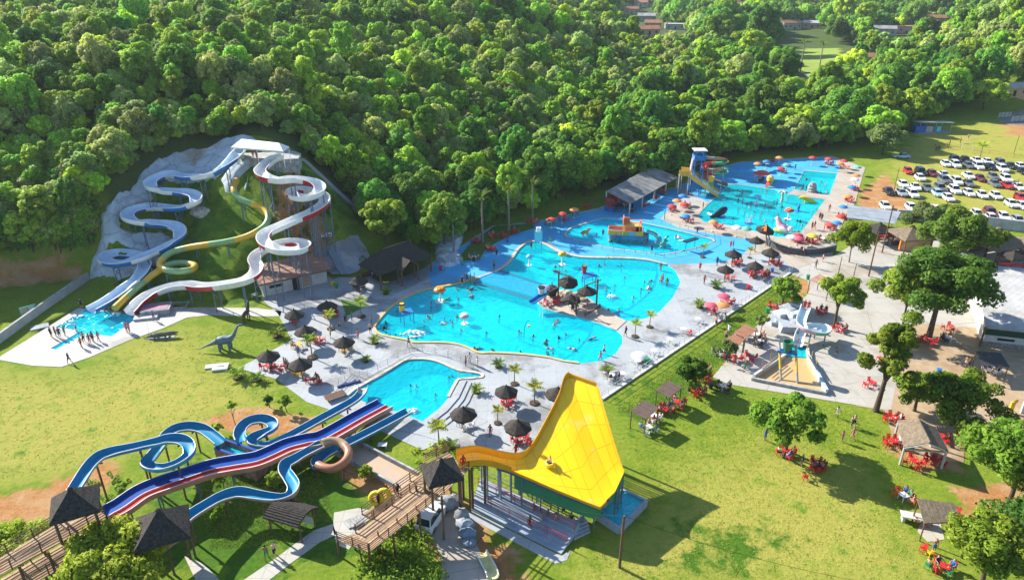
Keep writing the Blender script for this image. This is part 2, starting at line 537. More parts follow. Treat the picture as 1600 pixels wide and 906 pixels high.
# paving
def paving_material(name,base,stain,joint=3.0,crack=0.7,jdark=0.8,patch=None):
 m = bpy.data.materials.new(name); m.use_nodes = True
 nt = m.node_tree; N,L = nt.nodes,nt.links
 b = N['Principled BSDF']; b.inputs['Roughness'].default_value = 0.75; b.inputs['Specular IOR Level'].default_value = 0.25
 tc = N.new('ShaderNodeTexCoord')
 def noise(s,d=6,r=0.6):
  n = N.new('ShaderNodeTexNoise'); n.inputs['Scale'].default_value = s; n.inputs['Detail'].default_value = d; n.inputs['Roughness'].default_value = r
  L.new(tc.outputs['Object'],n.inputs['Vector']); return n
 def ramp(v,a,c,t1=1.0):
  r = N.new('ShaderNodeMapRange'); r.inputs['From Min'].default_value = a; r.inputs['From Max'].default_value = c; r.inputs['To Max'].default_value = t1
  L.new(v,r.inputs['Value']); return r.outputs[0]
 def mix(f,a,c):
  x = N.new('ShaderNodeMix'); x.data_type = 'RGBA'
  for s,v in (('A',a),('B',c)):
   if isinstance(v,tuple): x.inputs[s].default_value = (*v,1)
   else: L.new(v,x.inputs[s])
  L.new(f,x.inputs['Factor']); return x.outputs['Result']
 c = mix(ramp(noise(0.25).outputs['Fac'],0.35,0.7),base,tuple(q * 0.86 for q in base))
 c = mix(ramp(noise(0.11,8,0.7).outputs['Fac'],0.51,0.60,1.0),c,stain)
 c = mix(ramp(noise(2.5).outputs['Fac'],0.45,0.8,0.35),c,stain)
 vo = N.new('ShaderNodeTexVoronoi'); vo.feature = 'DISTANCE_TO_EDGE'; vo.inputs['Scale'].default_value = 1.0 / (joint * 2.6)
 wv = N.new('ShaderNodeMix'); wv.data_type = 'VECTOR'; wv.inputs['Factor'].default_value = 0.04
 L.new(tc.outputs['Object'],wv.inputs['A']); L.new(noise(0.8).outputs['Color'],wv.inputs['B'])
 L.new(wv.outputs['Result'],vo.inputs['Vector'])
 rr = N.new('ShaderNodeMapRange'); rr.inputs['From Min'].default_value = 0.0; rr.inputs['From Max'].default_value = 0.006 ; rr.inputs['To Min'].default_value = crack; rr.inputs['To Max'].default_value = 0
 L.new(vo.outputs['Distance'],rr.inputs['Value'])
 c = mix(rr.outputs[0],c,tuple(q * 0.45 for q in base))
 br = N.new('ShaderNodeTexBrick'); br.inputs['Scale'].default_value = 1.0; br.inputs['Mortar Size'].default_value = 0.035
 br.inputs['Brick Width'].default_value = joint; br.inputs['Row Height'].default_value = joint; br.offset = 0.5 if patch else 0.0
 br.inputs['Color1'].default_value = (1,1,1,1); br.inputs['Color2'].default_value = (0.93,0.93,0.93,1) if not patch else (*patch,1); br.inputs['Mortar'].default_value = (jdark,) * 3 + (1,)
 L.new(tc.outputs['Object'],br.inputs['Vector'])
 mu = N.new('ShaderNodeMix'); mu.data_type = 'RGBA'; mu.blend_type = 'MULTIPLY'; mu.inputs['Factor'].default_value = 1.0
 L.new(c,mu.inputs['A']); L.new(br.outputs['Color'],mu.inputs['B'])
 L.new(mu.outputs['Result'],b.inputs['Base Color'])
 bp = N.new('ShaderNodeBump'); bp.inputs['Strength'].default_value = 0.3; bp.inputs['Distance'].default_value = 0.02
 L.new(noise(6).outputs['Fac'],bp.inputs['Height']); L.new(bp.outputs[0],b.inputs['Normal'])
 return m
M_DECK = paving_material('deck_concrete',(0.375,0.395,0.41),(0.22,0.22,0.22))
M_WHITE = paving_material('pale_concrete',(0.44,0.43,0.41),(0.31,0.29,0.26),joint=4.0)
M_BLUE = paving_material('blue_painted_deck',(0.055,0.38,0.66),(0.06,0.30,0.52),joint=4.0,crack=0.2,jdark=0.93)
M_SAND = paving_material('sandy_paving',(0.44,0.38,0.31),(0.33,0.27,0.21),joint=3.0)
M_PLAZA = paving_material('plaza_concrete',(0.43,0.405,0.36),(0.33,0.285,0.225),joint=3.4)
M_PAVER = paving_material('tan_pavers',(0.43,0.32,0.205),(0.33,0.23,0.135),joint=0.9,crack=0.0,jdark=0.8,patch=(0.86,0.80,0.76))
def sheet(name,pts,z,m,holes=(),skirt=0.25,world=False):
 outer = [tuple(p.xy) for p in poly(pts,z)] if not world else pts
 loops = [[Vector((x,y,0)) for x,y in outer]] + [[Vector((x,y,0)) for x,y in h] for h in holes]
 tri = tessellate_polygon(loops)
 flat = [v for lp in loops for v in lp]
 vs_ = [(v.x,v.y,z) for v in flat]
 fs = []
 for t in tri:
  a,b,c = (flat[i] for i in t)
  fs.append(tuple(t) if (b - a).cross(c - a).z > 0 else (t[0],t[2],t[1]))
 mb = MB().add(vs_,fs)
 n = len(outer)
 if skirt:
  b0 = len(mb.v)
  mb.v += [(x,y,z - skirt) for x,y in outer]
  ar = sum(outer[i][0] * outer[(i + 1) % n][1] - outer[(i + 1) % n][0] * outer[i][1] for i in range(n))
  for i in range(n):
   j = (i + 1) % n
   mb.f.append((b0 + i,b0 + j,j,i) if ar > 0 else (b0 + j,b0 + i,i,j)); mb.m.append(0)
 return tag(mb.build(name,m),kind='structure')
DECK = [(372,575),(456,531),(434,489.5),(405,464),(440,440),(478,412),(520,436),(566,424),(600,445),(660,420),(690,400),(720,384),(770,352),(830,347),(935,325),
 (1000,300),(1060,292),(1120,262),(1160,252),(1300,244),(1352,262),(1336,318),(1318,345),(1300,400),(1240,423),(1100,517),(945,621),(900,690),(830,720),(760,708),(720,699),
 (660,680),(628,673),(572,660),(534,646),(516,640),(480,628),(432,592)]
sheet('pool_deck',DECK,0.05,M_DECK,holes=[mainw,smallw,farw,rectw,kidsw])
BLUEP = [(690,402),(722,385),(772,354),(830,349),(935,327),(1000,302),(1060,294),(1062,312),(1038,335),(1032,342),(1062,357),(1118,367),(1168,374),(1184,386),(1150,403),(1120,411),(1044,412.5),
 (1012,403.5),(972,400.4),(932,400),(904,398.5),(877,391.5),(862,382.6),(845,375.6),(829,374.6),(818,377),(805,389),(797,401),(787,412.6),(770,423),(748,431),(700,441),(675,446),(668,424)]
sheet('blue_deck',BLUEP,0.058,M_BLUE,holes=[[tuple(p.xy) for p in poly(KIDS,0.05)]],skirt=0)
FARBLUE = [(1062,292),(1120,264),(1160,254),(1300,246),(1312,259),(1309,270),(1257,265.5),(1240,296),(1232,303),(1212,296),(1180,291),(1150,287.5),(1137,288),(1120,306),(1106,316)]
sheet('blue_deck',FARBLUE,0.058,M_BLUE,skirt=0)
FARSAND = [(1063,314),(1106,317),(1094,330),(1089,339),(1099,347.5),(1140,354),(1184,364),(1200,370),(1234,372),(1253,364),(1290,312),(1233,303.6),(1241,297.5),(1297,305.5),(1310,270),(1315,259),(1302,246),(1351,263),(1336,318),(1318,345),(1300,399),
 (1240,421),(1225,405),(1186,385),(1170,372),(1119,365.5),(1062,355),(1034,342),(1040,335)]
sheet('far_deck',FARSAND,0.064,M_SAND,skirt=0)
sheet('slide_landing_deck',[(0,557),(122,481),(140,482.5),(217,488),(262,482),(289,479),(345,480.5),(400,481),(440,486),(438,494),(400,494),(330,492),(292,496),(254,513),(203,531),(142,557),(96,573),(51,571),(0,562)],
  0.05,M_WHITE,holes=[landw])
sheet('plaza',[(1226,421),(1240,430),(1262,438),(1267,450),(1260,462),(1248,473),(1206,482),(1200,494),(1186,505),(1150,545),(1114,588),(1138,600),(1220,613),(1342,633),(1392,641),(1400,600),(1384,560),
 (1392,525),(1430,505),(1620,520),(1660,420),(1620,372),(1500,366),(1400,366),(1345,375),(1326,386),(1302,400)],0.045,M_PLAZA)
sheet('paver_court',[(1338,634),(1395,642.5),(1445,655),(1600,690),(1760,720),(1760,480),(1620,522),(1440,480),(1370,500),(1340,562),(1320,600)],0.038,M_PAVER)
sheet('paver_court',[(1380,636),(1442,650),(1508,655),(1506,722),(1440,716),(1398,690)],0.034,M_PAVER)
PATHW = (0.44,0.42,0.37)
M_PATH = paving_material('path_concrete',PATHW,(0.44,0.40,0.33),joint=1.4,jdark=0.7)
for pts in ([(522,800),(560,793),(585,798),(560,835),(545,858),(526,850),(520,826)],
   [(520,818),(526,834),(500,846),(478,862),(448,884),(405,918),(362,918),(430,872),(462,848),(490,828)],
   [(288,868),(318,880),(352,915),(310,915)]):
 sheet('footpath',pts,0.03,M_PATH)
for pts in ([(1438,812),(1470,818),(1476,842),(1450,846),(1434,830)],):
 sheet('concrete_pad',pts,0.03,M_PATH)
sheet('driveway',[(646,800),(690,775),(722,790),(745,850),(775,915),(690,915),(690,870),(668,828)],0.02,M_SAND)
# water
def water_material(name,tint,refl=0.5):
 m = bpy.data.materials.new(name); m.use_nodes = True
 nt = m.node_tree; N,L = nt.nodes,nt.links
 N.remove(N['Principled BSDF'])
 out = N['Material Output']
 tr = N.new('ShaderNodeBsdfTransparent'); tr.inputs[0].default_value = (*tint,1)
 gl = N.new('ShaderNodeBsdfGlossy'); gl.inputs['Roughness'].default_value = 0.12
 df = N.new('ShaderNodeBsdfDiffuse'); df.inputs['Color'].default_value = (0.0,0.64,0.74,1)
 fr = N.new('ShaderNodeFresnel'); fr.inputs['IOR'].default_value = 1.33
 tc = N.new('ShaderNodeTexCoord')
 n1 = N.new('ShaderNodeTexNoise'); n1.inputs['Scale'].default_value = 1.1; n1.inputs['Detail'].default_value = 4; n1.inputs['Distortion'].default_value = 0.6
 n2 = N.new('ShaderNodeTexNoise'); n2.inputs['Scale'].default_value = 0.35; n2.inputs['Detail'].default_value = 2
 L.new(tc.outputs['Object'],n1.inputs['Vector']); L.new(tc.outputs['Object'],n2.inputs['Vector'])
 ad = N.new('ShaderNodeMath'); ad.operation = 'ADD'; L.new(n1.outputs['Fac'],ad.inputs[0]); L.new(n2.outputs['Fac'],ad.inputs[1])
 bp = N.new('ShaderNodeBump'); bp.inputs['Strength'].default_value = 1.0; bp.inputs['Distance'].default_value = 0.22
 L.new(ad.outputs[0],bp.inputs['Height'])
 for q in (gl,fr,df): L.new(bp.outputs[0],q.inputs['Normal'])
 m0 = N.new('ShaderNodeMixShader'); m0.inputs[0].default_value = 0.42
 L.new(tr.outputs[0],m0.inputs[1]); L.new(df.outputs[0],m0.inputs[2])
 mx = N.new('ShaderNodeMixShader')
 mr = N.new('ShaderNodeMath'); mr.operation = 'MULTIPLY'; mr.inputs[1].default_value = refl
 L.new(fr.outputs[0],mr.inputs[0]); L.new(mr.outputs[0],mx.inputs[0])
 L.new(m0.outputs[0],mx.inputs[1]); L.new(gl.outputs[0],mx.inputs[2])
 L.new(mx.outputs[0],out.inputs['Surface'])
 return m
W_MAIN = water_material('pool_water',(0.70,0.98,1.0))
def floor_material(name,c1,c2):
 return mat(name,c1,rough=0.6,col2=c2,scale=0.5)
F_MAIN = floor_material('pool_floor_turquoise',(0.005,0.78,0.84),(0.004,0.72,0.80))
F_BLUE = floor_material('pool_floor_blue',(0.012,0.68,0.90),(0.01,0.60,0.84))
F_SMALL = floor_material('small_pool_floor',(0.012,0.66,0.78),(0.01,0.56,0.72))
F_FAR = floor_material('far_pool_floor',(0.03,0.72,0.66),(0.025,0.62,0.60))
F_KIDS = floor_material('kids_pool_floor',(0.05,0.66,0.90),(0.04,0.58,0.86))
F_LANE = mat('dark_blue_tile',(0.01,0.13,0.36),rough=0.5)
def pool(name,w,depth,fm,wz=-0.05,wm=W_MAIN):
 mb = MB()
 n = len(w)
 tri = tessellate_polygon([[Vector((x,y,0)) for x,y in w]])
 def up(t):
  a,b,c = (Vector((*w[i],0)) for i in t)
  return tuple(t) if (b - a).cross(c - a).z > 0 else (t[0],t[2],t[1])
 mb.add([(x,y,-depth) for x,y in w],[up(t) for t in tri])
 mb.add([(x,y,-depth) for x,y in w] + [(x,y,0.049) for x,y in w],[(i,(i + 1) % n,n + (i + 1) % n,n + i) for i in range(n)])
 tag(mb.build(name + '_basin',fm),kind='structure')
 mw = MB().add([(x,y,wz) for x,y in w],[up(t) for t in tri])
 tag(mw.build(name + '_water',wm),kind='structure')
pool('pool',mainw,1.5,F_MAIN)
pool('slide_pool',smallw,1.5,F_SMALL)
pool('far_pool',farw,1.5,F_FAR)
pool('deep_pool',rectw,1.3,F_FAR)
pool('paddling_pool',kidsw,0.35,F_KIDS)
pool('landing_pool',landw,0.9,F_SMALL)
def under(name,pts,z,m,base=-1.49):
 w = [tuple(p.xy) for p in poly(pts,0.0)]
 return tag(MB().prism(w,base,z,0).build(name,m),kind='structure')
B1 = [(1042,414.5),(1055,425),(1061.5,440),(1058.5,447),(1048.5,465),(1029,485.5),(1009,496),(980,500.6),(966,493.5),(958,489),(980,483.5),(1000,470),(1018,452),(1026,430),(1025,411)]
B2 = [(961,516.5),(970.5,525),(970.5,537),(961,551),(948,559),(937,563),(904,567),(876,563.6),(894,552),(908,540),(920,524),(926,505),(940,508.5),(953,514)]
under('beach_shelf',B1,-0.16,F_BLUE)
under('beach_shelf',B2,-0.16,F_BLUE)
def strip(name,pts,width,z,m,thick=0.03):
 pts = [P(a,b,z) for a,b in smooth_open(pts,4)]
 L_,R_ = [],[]
 for i,p in enumerate(pts):
  t = (pts[min(i + 1,len(pts) - 1)] - pts[max(i - 1,0)]).normalized()
  s = Vector((-t.y,t.x,0)) * width / 2
  L_.append((p + s).xy); R_.append((p - s).xy)
 w = [tuple(q) for q in L_] + [tuple(q) for q in reversed(R_)]
 return tag(MB().prism(w,z - thick,z,0).build(name,m),kind='structure')
strip('lane_line',[(1025,411),(1026,430),(1018,452),(1000,470),(980,483.5),(958,489)],0.35,-0.13,F_LANE)
strip('lane_line',[(926,505),(920,524),(908,540),(894,552),(876,563.6)],0.35,-0.13,F_LANE)
M_NET = mat('blue_mosaic_tile',(0.02,0.20,0.30),col2=(0.01,0.12,0.20),scale=6,rough=0.5)
under('weir_slab',[(745,437),(776,423.8),(850,447),(833,463)],-0.035,mat('wet_blue_slab',(0.01,0.30,0.62),rough=.25,spec=.4))
under('weir_mosaic',[(738,441.5),(743,438.5),(832,464.5),(829,469)],-0.028,M_NET)
under('weir_mosaic',[(777,423),(781,420.6),(853,444),(850,446)],-0.028,M_NET)
strip('lane_line',[(917,404),(906,421),(893,436),(881,451)],0.3,-1.45,F_LANE)
def coping(name,pts,width,h,m,z0=0.052,closed=False):
 q = smooth_open(pts,4)
 pts_ = [P(a,b,z0) for a,b in q]
 In,Out = [],[]
 for i,p in enumerate(pts_):
  t = (pts_[min(i + 1,len(pts_) - 1)] - pts_[max(i - 1,0)]).normalized()
  s = Vector((-t.y,t.x,0))
  In.append((p - s * 0.05).xy); Out.append((p + s * width).xy)
 w = [tuple(a) for a in In] + [tuple(a) for a in reversed(Out)]
 return tag(MB().prism(w,z0 - 0.04,z0 + h,0).build(name,m),kind='structure')
M_YEL = mat('yellow_coping_paint',(0.60,0.44,0.15),col2=(0.42,0.31,0.14),scale=0.8,rough=0.6)
M_CREAM = mat('cream_coping',(0.55,0.49,0.38),col2=(0.38,0.33,0.25),scale=0.8)
i0,i1 = MAIN.index((904,568)),MAIN.index((748,434))
coping('pool_coping',list(reversed(MAIN[i0:] + MAIN[:i1 + 1])),0.33,0.14,M_YEL)
coping('pool_coping',list(reversed(MAIN[MAIN.index((772,425)):MAIN.index((1042,413)) + 1])),0.35,0.14,M_CREAM)
coping('pool_coping',list(reversed(SMALL[:17])),0.35,0.10,M_CREAM)
coping('pool_coping',list(reversed(KIDS + KIDS[:1])),0.26,0.08,M_CREAM)
# foliage
def leaf_material(name,c1,c2,c3,k=1.0):
 c1,c2,c3 = (tuple(v * k for v in c) for c in (c1,c2,c3))
 m = bpy.data.materials.new(name); m.use_nodes = True
 nt = m.node_tree; N,L = nt.nodes,nt.links
 b = N['Principled BSDF']; b.inputs['Roughness'].default_value = 0.6; b.inputs['Specular IOR Level'].default_value = 0.12
 oi = N.new('ShaderNodeObjectInfo'); ge = N.new('ShaderNodeNewGeometry')
 at = N.new('ShaderNodeAttribute'); at.attribute_name = 'lobe'
 def mix(f,a,c):
  x = N.new('ShaderNodeMix'); x.data_type = 'RGBA'
  for s,v in (('A',a),('B',c)):
   if isinstance(v,tuple): x.inputs[s].default_value = (*v,1)
   else: L.new(v,x.inputs[s])
  L.new(f,x.inputs['Factor']); return x.outputs['Result']
 c = mix(oi.outputs['Random'],c1,c2)
 c = mix(at.outputs['Fac'],c,c3)
 hs = N.new('ShaderNodeHueSaturation')
 mr = N.new('ShaderNodeMapRange'); mr.inputs['To Min'].default_value = 0.8; mr.inputs['To Max'].default_value = 1.6
 L.new(ge.outputs['Random Per Island'],mr.inputs['Value']); tv = N.new('ShaderNodeMath'); tv.operation = 'MULTIPLY'; tn = N.new('ShaderNodeMapRange'); tn.inputs['To Min'].default_value = .62; tn.inputs['To Max'].default_value = 1.3
 w2 = N.new('ShaderNodeTexWhiteNoise'); w2.noise_dimensions = '2D'; L.new(oi.outputs['Location'],w2.inputs['Vector']); L.new(w2.outputs['Value'],tn.inputs['Value'])
 L.new(mr.outputs[0],tv.inputs[0]); L.new(tn.outputs[0],tv.inputs[1]); L.new(tv.outputs[0],hs.inputs['Value']); L.new(c,hs.inputs['Color'])
 mh = N.new('ShaderNodeMapRange'); mh.inputs['To Min'].default_value = 0.465; mh.inputs['To Max'].default_value = 0.52
 wn_ = N.new('ShaderNodeTexWhiteNoise'); wn_.noise_dimensions = '1D'; L.new(oi.outputs['Random'],wn_.inputs['W']); L.new(wn_.outputs['Value'],mh.inputs['Value']); L.new(mh.outputs[0],hs.inputs['Hue'])
 L.new(hs.outputs[0],b.inputs['Base Color'])
 tl = N.new('ShaderNodeBsdfTranslucent'); L.new(hs.outputs[0],tl.inputs['Color'])
 mx = N.new('ShaderNodeMixShader'); mx.inputs[0].default_value = 0.48
 L.new(b.outputs[0],mx.inputs[1]); L.new(tl.outputs[0],mx.inputs[2]); L.new(mx.outputs[0],N['Material Output'].inputs['Surface'])
 return m
LEAF_SPEC = [('leaf_olive',(0.226,0.351,0.074),(0.343,0.468,0.096),(0.411,0.498,0.162)),
  ('leaf_green',(0.123,0.319,0.029),(0.233,0.445,0.038),(0.323,0.506,0.053)),
  ('leaf_dark',(0.057,0.195,0.029),(0.116,0.281,0.038),(0.165,0.335,0.045)),
  ('leaf_yellow',(0.301,0.506,0.027),(0.398,0.585,0.038),(0.479,0.624,0.059)),
  ('leaf_bright',(0.220,0.452,0.017),(0.274,0.514,0.024),(0.356,0.577,0.037))]
LEAF = [leaf_material(*q) for q in LEAF_SPEC]
LEAFN = [leaf_material(q[0] + '_park',*q[1:],.56) for q in LEAF_SPEC]
M_BARK = mat('bark',(0.105,0.075,0.050),col2=(0.055,0.038,0.026),scale=3,bump=0.6,rough=0.9)
M_PALEBARK = mat('pale_bark',(0.26,0.22,0.17),col2=(0.15,0.12,0.09),scale=3,bump=0.5,rough=0.9)
def leaf_mesh(name,lobes,n,size,m,seed,up=0.25,inner=0.55,flat=1.0):
 rs = np.random.RandomState(seed)
 lo = np.array(lobes)
 wgt = lo[:,3] ** 2; wgt = wgt / wgt.sum()
 li = rs.choice(len(lo),n,p=wgt)
 d = rs.normal(size=(n,3)); d[:,2] += up; d /= np.linalg.norm(d,axis=1)[:,None]
 rad = lo[li,3] * (inner + (1.06 - inner) * rs.uniform(0,1,n) ** 0.5)
 c = lo[li,:3] + d * rad[:,None] * np.array([1,1,flat])
 nq = d + rs.normal(size=(n,3)) * 0.55; nq /= np.linalg.norm(nq,axis=1)[:,None]
 a = np.cross(nq,rs.normal(size=(n,3))); a /= np.linalg.norm(a,axis=1)[:,None]
 b = np.cross(nq,a)
 s = size * rs.uniform(0.6,1.35,n)[:,None]
 bend = nq * s * 0.25
 v = np.stack([c - a * s,c - b * s * 0.55 + bend,c + a * s * rs.uniform(0.7,1.2,(n,1)),c + b * s * 0.55 + bend],1).reshape(-1,3)
 f = np.arange(4 * n).reshape(n,4)
 me = bpy.data.meshes.new(name)
 me.vertices.add(4 * n); me.vertices.foreach_set('co',v.reshape(-1).astype(np.float32))
 me.loops.add(4 * n); me.loops.foreach_set('vertex_index',f.reshape(-1).astype(np.int32))
 me.polygons.add(n); me.polygons.foreach_set('loop_start',np.arange(0,4 * n,4).astype(np.int32))
 me.update(calc_edges=True)
 lv = rs.uniform(0,1,len(lo))[li]
 at = me.attributes.new('lobe','FLOAT','POINT'); at.data.foreach_set('value',np.repeat(lv,4).astype(np.float32))
 me.polygons.foreach_set('use_smooth',np.ones(n,bool))
 nv = d * 0.42 + nq * 0.38 + np.array([0,0,0.5]); nv /= np.linalg.norm(nv,axis=1)[:,None]
 me.normals_split_custom_set_from_vertices(np.repeat(nv,4,0).tolist())
 me.materials.append(m)
 return me
def crown_lobes(seed,R,H,base,n,rl=(0.12,0.25),flat=0.75):
 rg = random.Random(seed)
 out = [(0,0,base + H * 0.42,R * 0.46)]
 for i in range(n):
  a = i * 2.399 + rg.uniform(-.4,.4)
  t = (i + 0.5) / n
  rr = R * math.sqrt(t) * rg.uniform(0.45,1.0)
  z = base + H * (0.22 + 0.62 * math.sqrt(max(0,1 - (rr / R) ** 2))) + rg.uniform(-.22,.10) * H
  out.append((rr * math.cos(a),rr * math.sin(a),z,R * rg.uniform(*rl)))
 return out
def trunk_mb(seed,h,r,spread,base,nb=4):
 rg = random.Random(seed)
 mb = MB()
 top = Vector((rg.uniform(-.2,.2),rg.uniform(-.2,.2),h * 0.55))
 mb.tube([(0,0,-0.3),(0.03,0,0.2),tuple(top * 0.5),tuple(top)],[r * 1.5,r * 1.1,r * 0.85,r * 0.7],8)
 for i in range(nb):
  a = 2 * PI * i / nb + rg.uniform(-.5,.5)
  e = Vector((math.cos(a) * spread * rg.uniform(.5,.8),math.sin(a) * spread * rg.uniform(.5,.8),h * rg.uniform(.75,.95)))
  mid = top.lerp(e,0.5) + UZ(h * .04)
  mb.tube([tuple(top * rg.uniform(.75,1)),tuple(mid),tuple(e)],[r * 0.55,r * 0.4,r * 0.14],6)
 return mb
KINDS_ = [('broad olive green tree',3.7,6.6,0.8,50,6600,0.235,0),
   ('clumpy fresh green tree',3.9,7.2,0.8,52,6800,0.235,1),
   ('dense dark green tree',4.0,7.8,0.8,52,7000,0.24,2),
   ('loose yellow green tree',3.3,6.2,0.9,40,5000,0.235,3),
   ('ragged grey green tree',3.4,6.4,0.9,36,3900,0.25,0),
   ('tall mid green tree',3.5,9.6,1.2,56,7000,0.24,1)]
FK = []
for k,(lab,R_,H_,B_,nl,nlf,ls,mi) in enumerate(KINDS_):
 lob = crown_lobes(30 + k,R_,H_,B_,nl)
 cm = leaf_mesh('crown',lob,nlf,ls,LEAF[mi],40 + k,inner=.35)
 tm = trunk_mb(50 + k,B_ + H_ * 0.5,0.17,R_,B_)
 FK.append((lab,R_,H_,B_,cm,tm))
_forest_free = [arr2(poly(p)) for p in (
 [(1203,125),(1203,70),(1335,70),(1335,132),(1290,146),(1250,146)],[(1225,112),(1262,112),(1262,165),(1240,165)],
 [(1035,195),(1050,172),(1110,166),(1135,180),(1120,200)])]
HOUSE_PX = [(1002,10),(1010,34),(1020,44),(1054,46),(986,22),(1012,54),(905,4),(1165,12),(1232,46),(1268,44),(1380,56),(1408,52),(1462,40),(1354,98),(1574,148)]
_rock = arr2([G(*q).xy for q in [(134,450),(140,405),(155,374),(150,340),(183,299),(213,281),(221,266),(244,248),(274,239),(327,233),(355,219),(385,211),(452,222),(510,258),(580,340),(560,375),(500,405),(420,445),(390,485),(180,485)]])
FPTS = []
def scatter_forest():
 rs = np.random.RandomState(77)
 rows = []
 y = 95.0
 while y < 1000:
  sp = 2.9 if y < 250 else (4.0 if y < 420 else 6.6)
  half = (900 / FPX) * (y * CP + 50 * SP) + 25
  xs_ = np.arange(-half,half,sp)
  rows.append(np.stack([xs_ + rs.uniform(-.42,.42,len(xs_)) * sp,y + rs.uniform(-.42,.42,len(xs_)) * sp,np.full(len(xs_),sp)],-1))
  y += sp * 0.92
 p = np.concatenate(rows)
 X,Y = p[:,0],p[:,1]
 Z = hz_np(X,Y)
 sd = signed_np(X,Y,FLAT)
 keep = sd > 1.2
 dz = Y * CP + (CAM_H - Z) * SP
 px = 800 + FPX * X / dz
 py = 453 - FPX * (Y * SP + (Z - CAM_H) * CP) / dz
 keep &= ~(signed_np(X,Y,_rock) < .8)
 for fp in _forest_free:
  keep &= ~(signed_np(X,Y,fp) < 1.5)
 cut = arr2([G(*q) for q in [(-90,402),(70,402),(136,414),(138,440),(-90,445)]])
 for hx,hy in HOUSE_PX: keep &= ~((abs(px - hx) < 12 + np.where(p[:,2] > 5,8800,4000) / dz) & (py > hy - 3) & (py - np.where(p[:,2] > 5,15000,9000) / dz < hy))
 keep &= ~((px > 1208) & (px < 1326) & (py > 70) & (py - 11000 / dz < 98))
 keep &= ~((px > 1248) & (px < 1290) & (py > 110) & (py - 11000 / dz < 118))
 keep &= ~inside_np(X,Y,cut)
 ap = np.array([(462,330),(560,335),(600,385),(592,430),(500,440),(462,400)],float); keep &= ~inside_np(px,py,ap)
 keep &= (py > -90) & (px > -160) & (px < 1760)
 return np.stack([X,Y,Z,p[:,2],px,py,dz],-1)[keep]
FPTS = scatter_forest()
def fill_face(pg,step,sp,seed):
 rg = random.Random(seed); out = []; w = np.array(pg,float)
 for a in np.arange(w[:,0].min(),w[:,0].max(),step):
  for b in np.arange(w[:,1].min(),w[:,1].max(),step):
   x,y = a + rg.uniform(-.45,.45) * step,b + rg.uniform(-.45,.45) * step
   if inside_np(np.array([x]),np.array([y]),w)[0]:
    g = G(x,y); out.append((g.x,g.y,g.z,sp,x,y,depth_of(g)))
 return np.array(out)
FPTS = np.concatenate([FPTS,fill_face([(-20,300),(60,290),(110,245),(240,213),(380,186),(450,200),(440,212),(380,206),(330,218),(274,231),(240,242),(218,258),(178,291),(146,335),(150,372),(136,402),(60,394),(-20,390)],13,2.7,3),
 fill_face([(478,228),(540,270),(592,330),(604,372),(590,370),(570,340),(510,270),(470,240)],13,2.6,4)])
EDGE = [(60,400,'the earth bank'),(170,330,'the rock wall'),(270,240,'the rock wall crest'),(400,212,'the white tent'),(520,270,'the hill stairs'),(610,380,'the black pavilion'),(700,350,'the rock cascade'),(780,350,'the lawn patch'),
 (870,325,'the shaded parasols'),(960,285,'the grey pavilion'),(1050,255,'the pavilion roof'),(1110,235,'the slide tower'),(1200,240,'the far parasols'),(1290,235,'the far deck end'),(1380,225,'the parking corner'),(1460,185,'the white roofed stall'),(1560,165,'the white gates')]
def tree_label(lab,px,py):
 e = min(EDGE,key=lambda q: abs(px - q[0]) + .35 * abs(py - q[1]))
 d = e[1] - py
 b = 'beside' if d < 12 else ('just above' if d < 45 else ('somewhat above' if d < 90 else ('well above' if d < 150 else 'high above')))
 s = '' if abs(px - e[0]) < 14 else (' leftward' if px < e[0] else ' rightward')
 return lab + ' ' + b + ' ' + e[2] + s
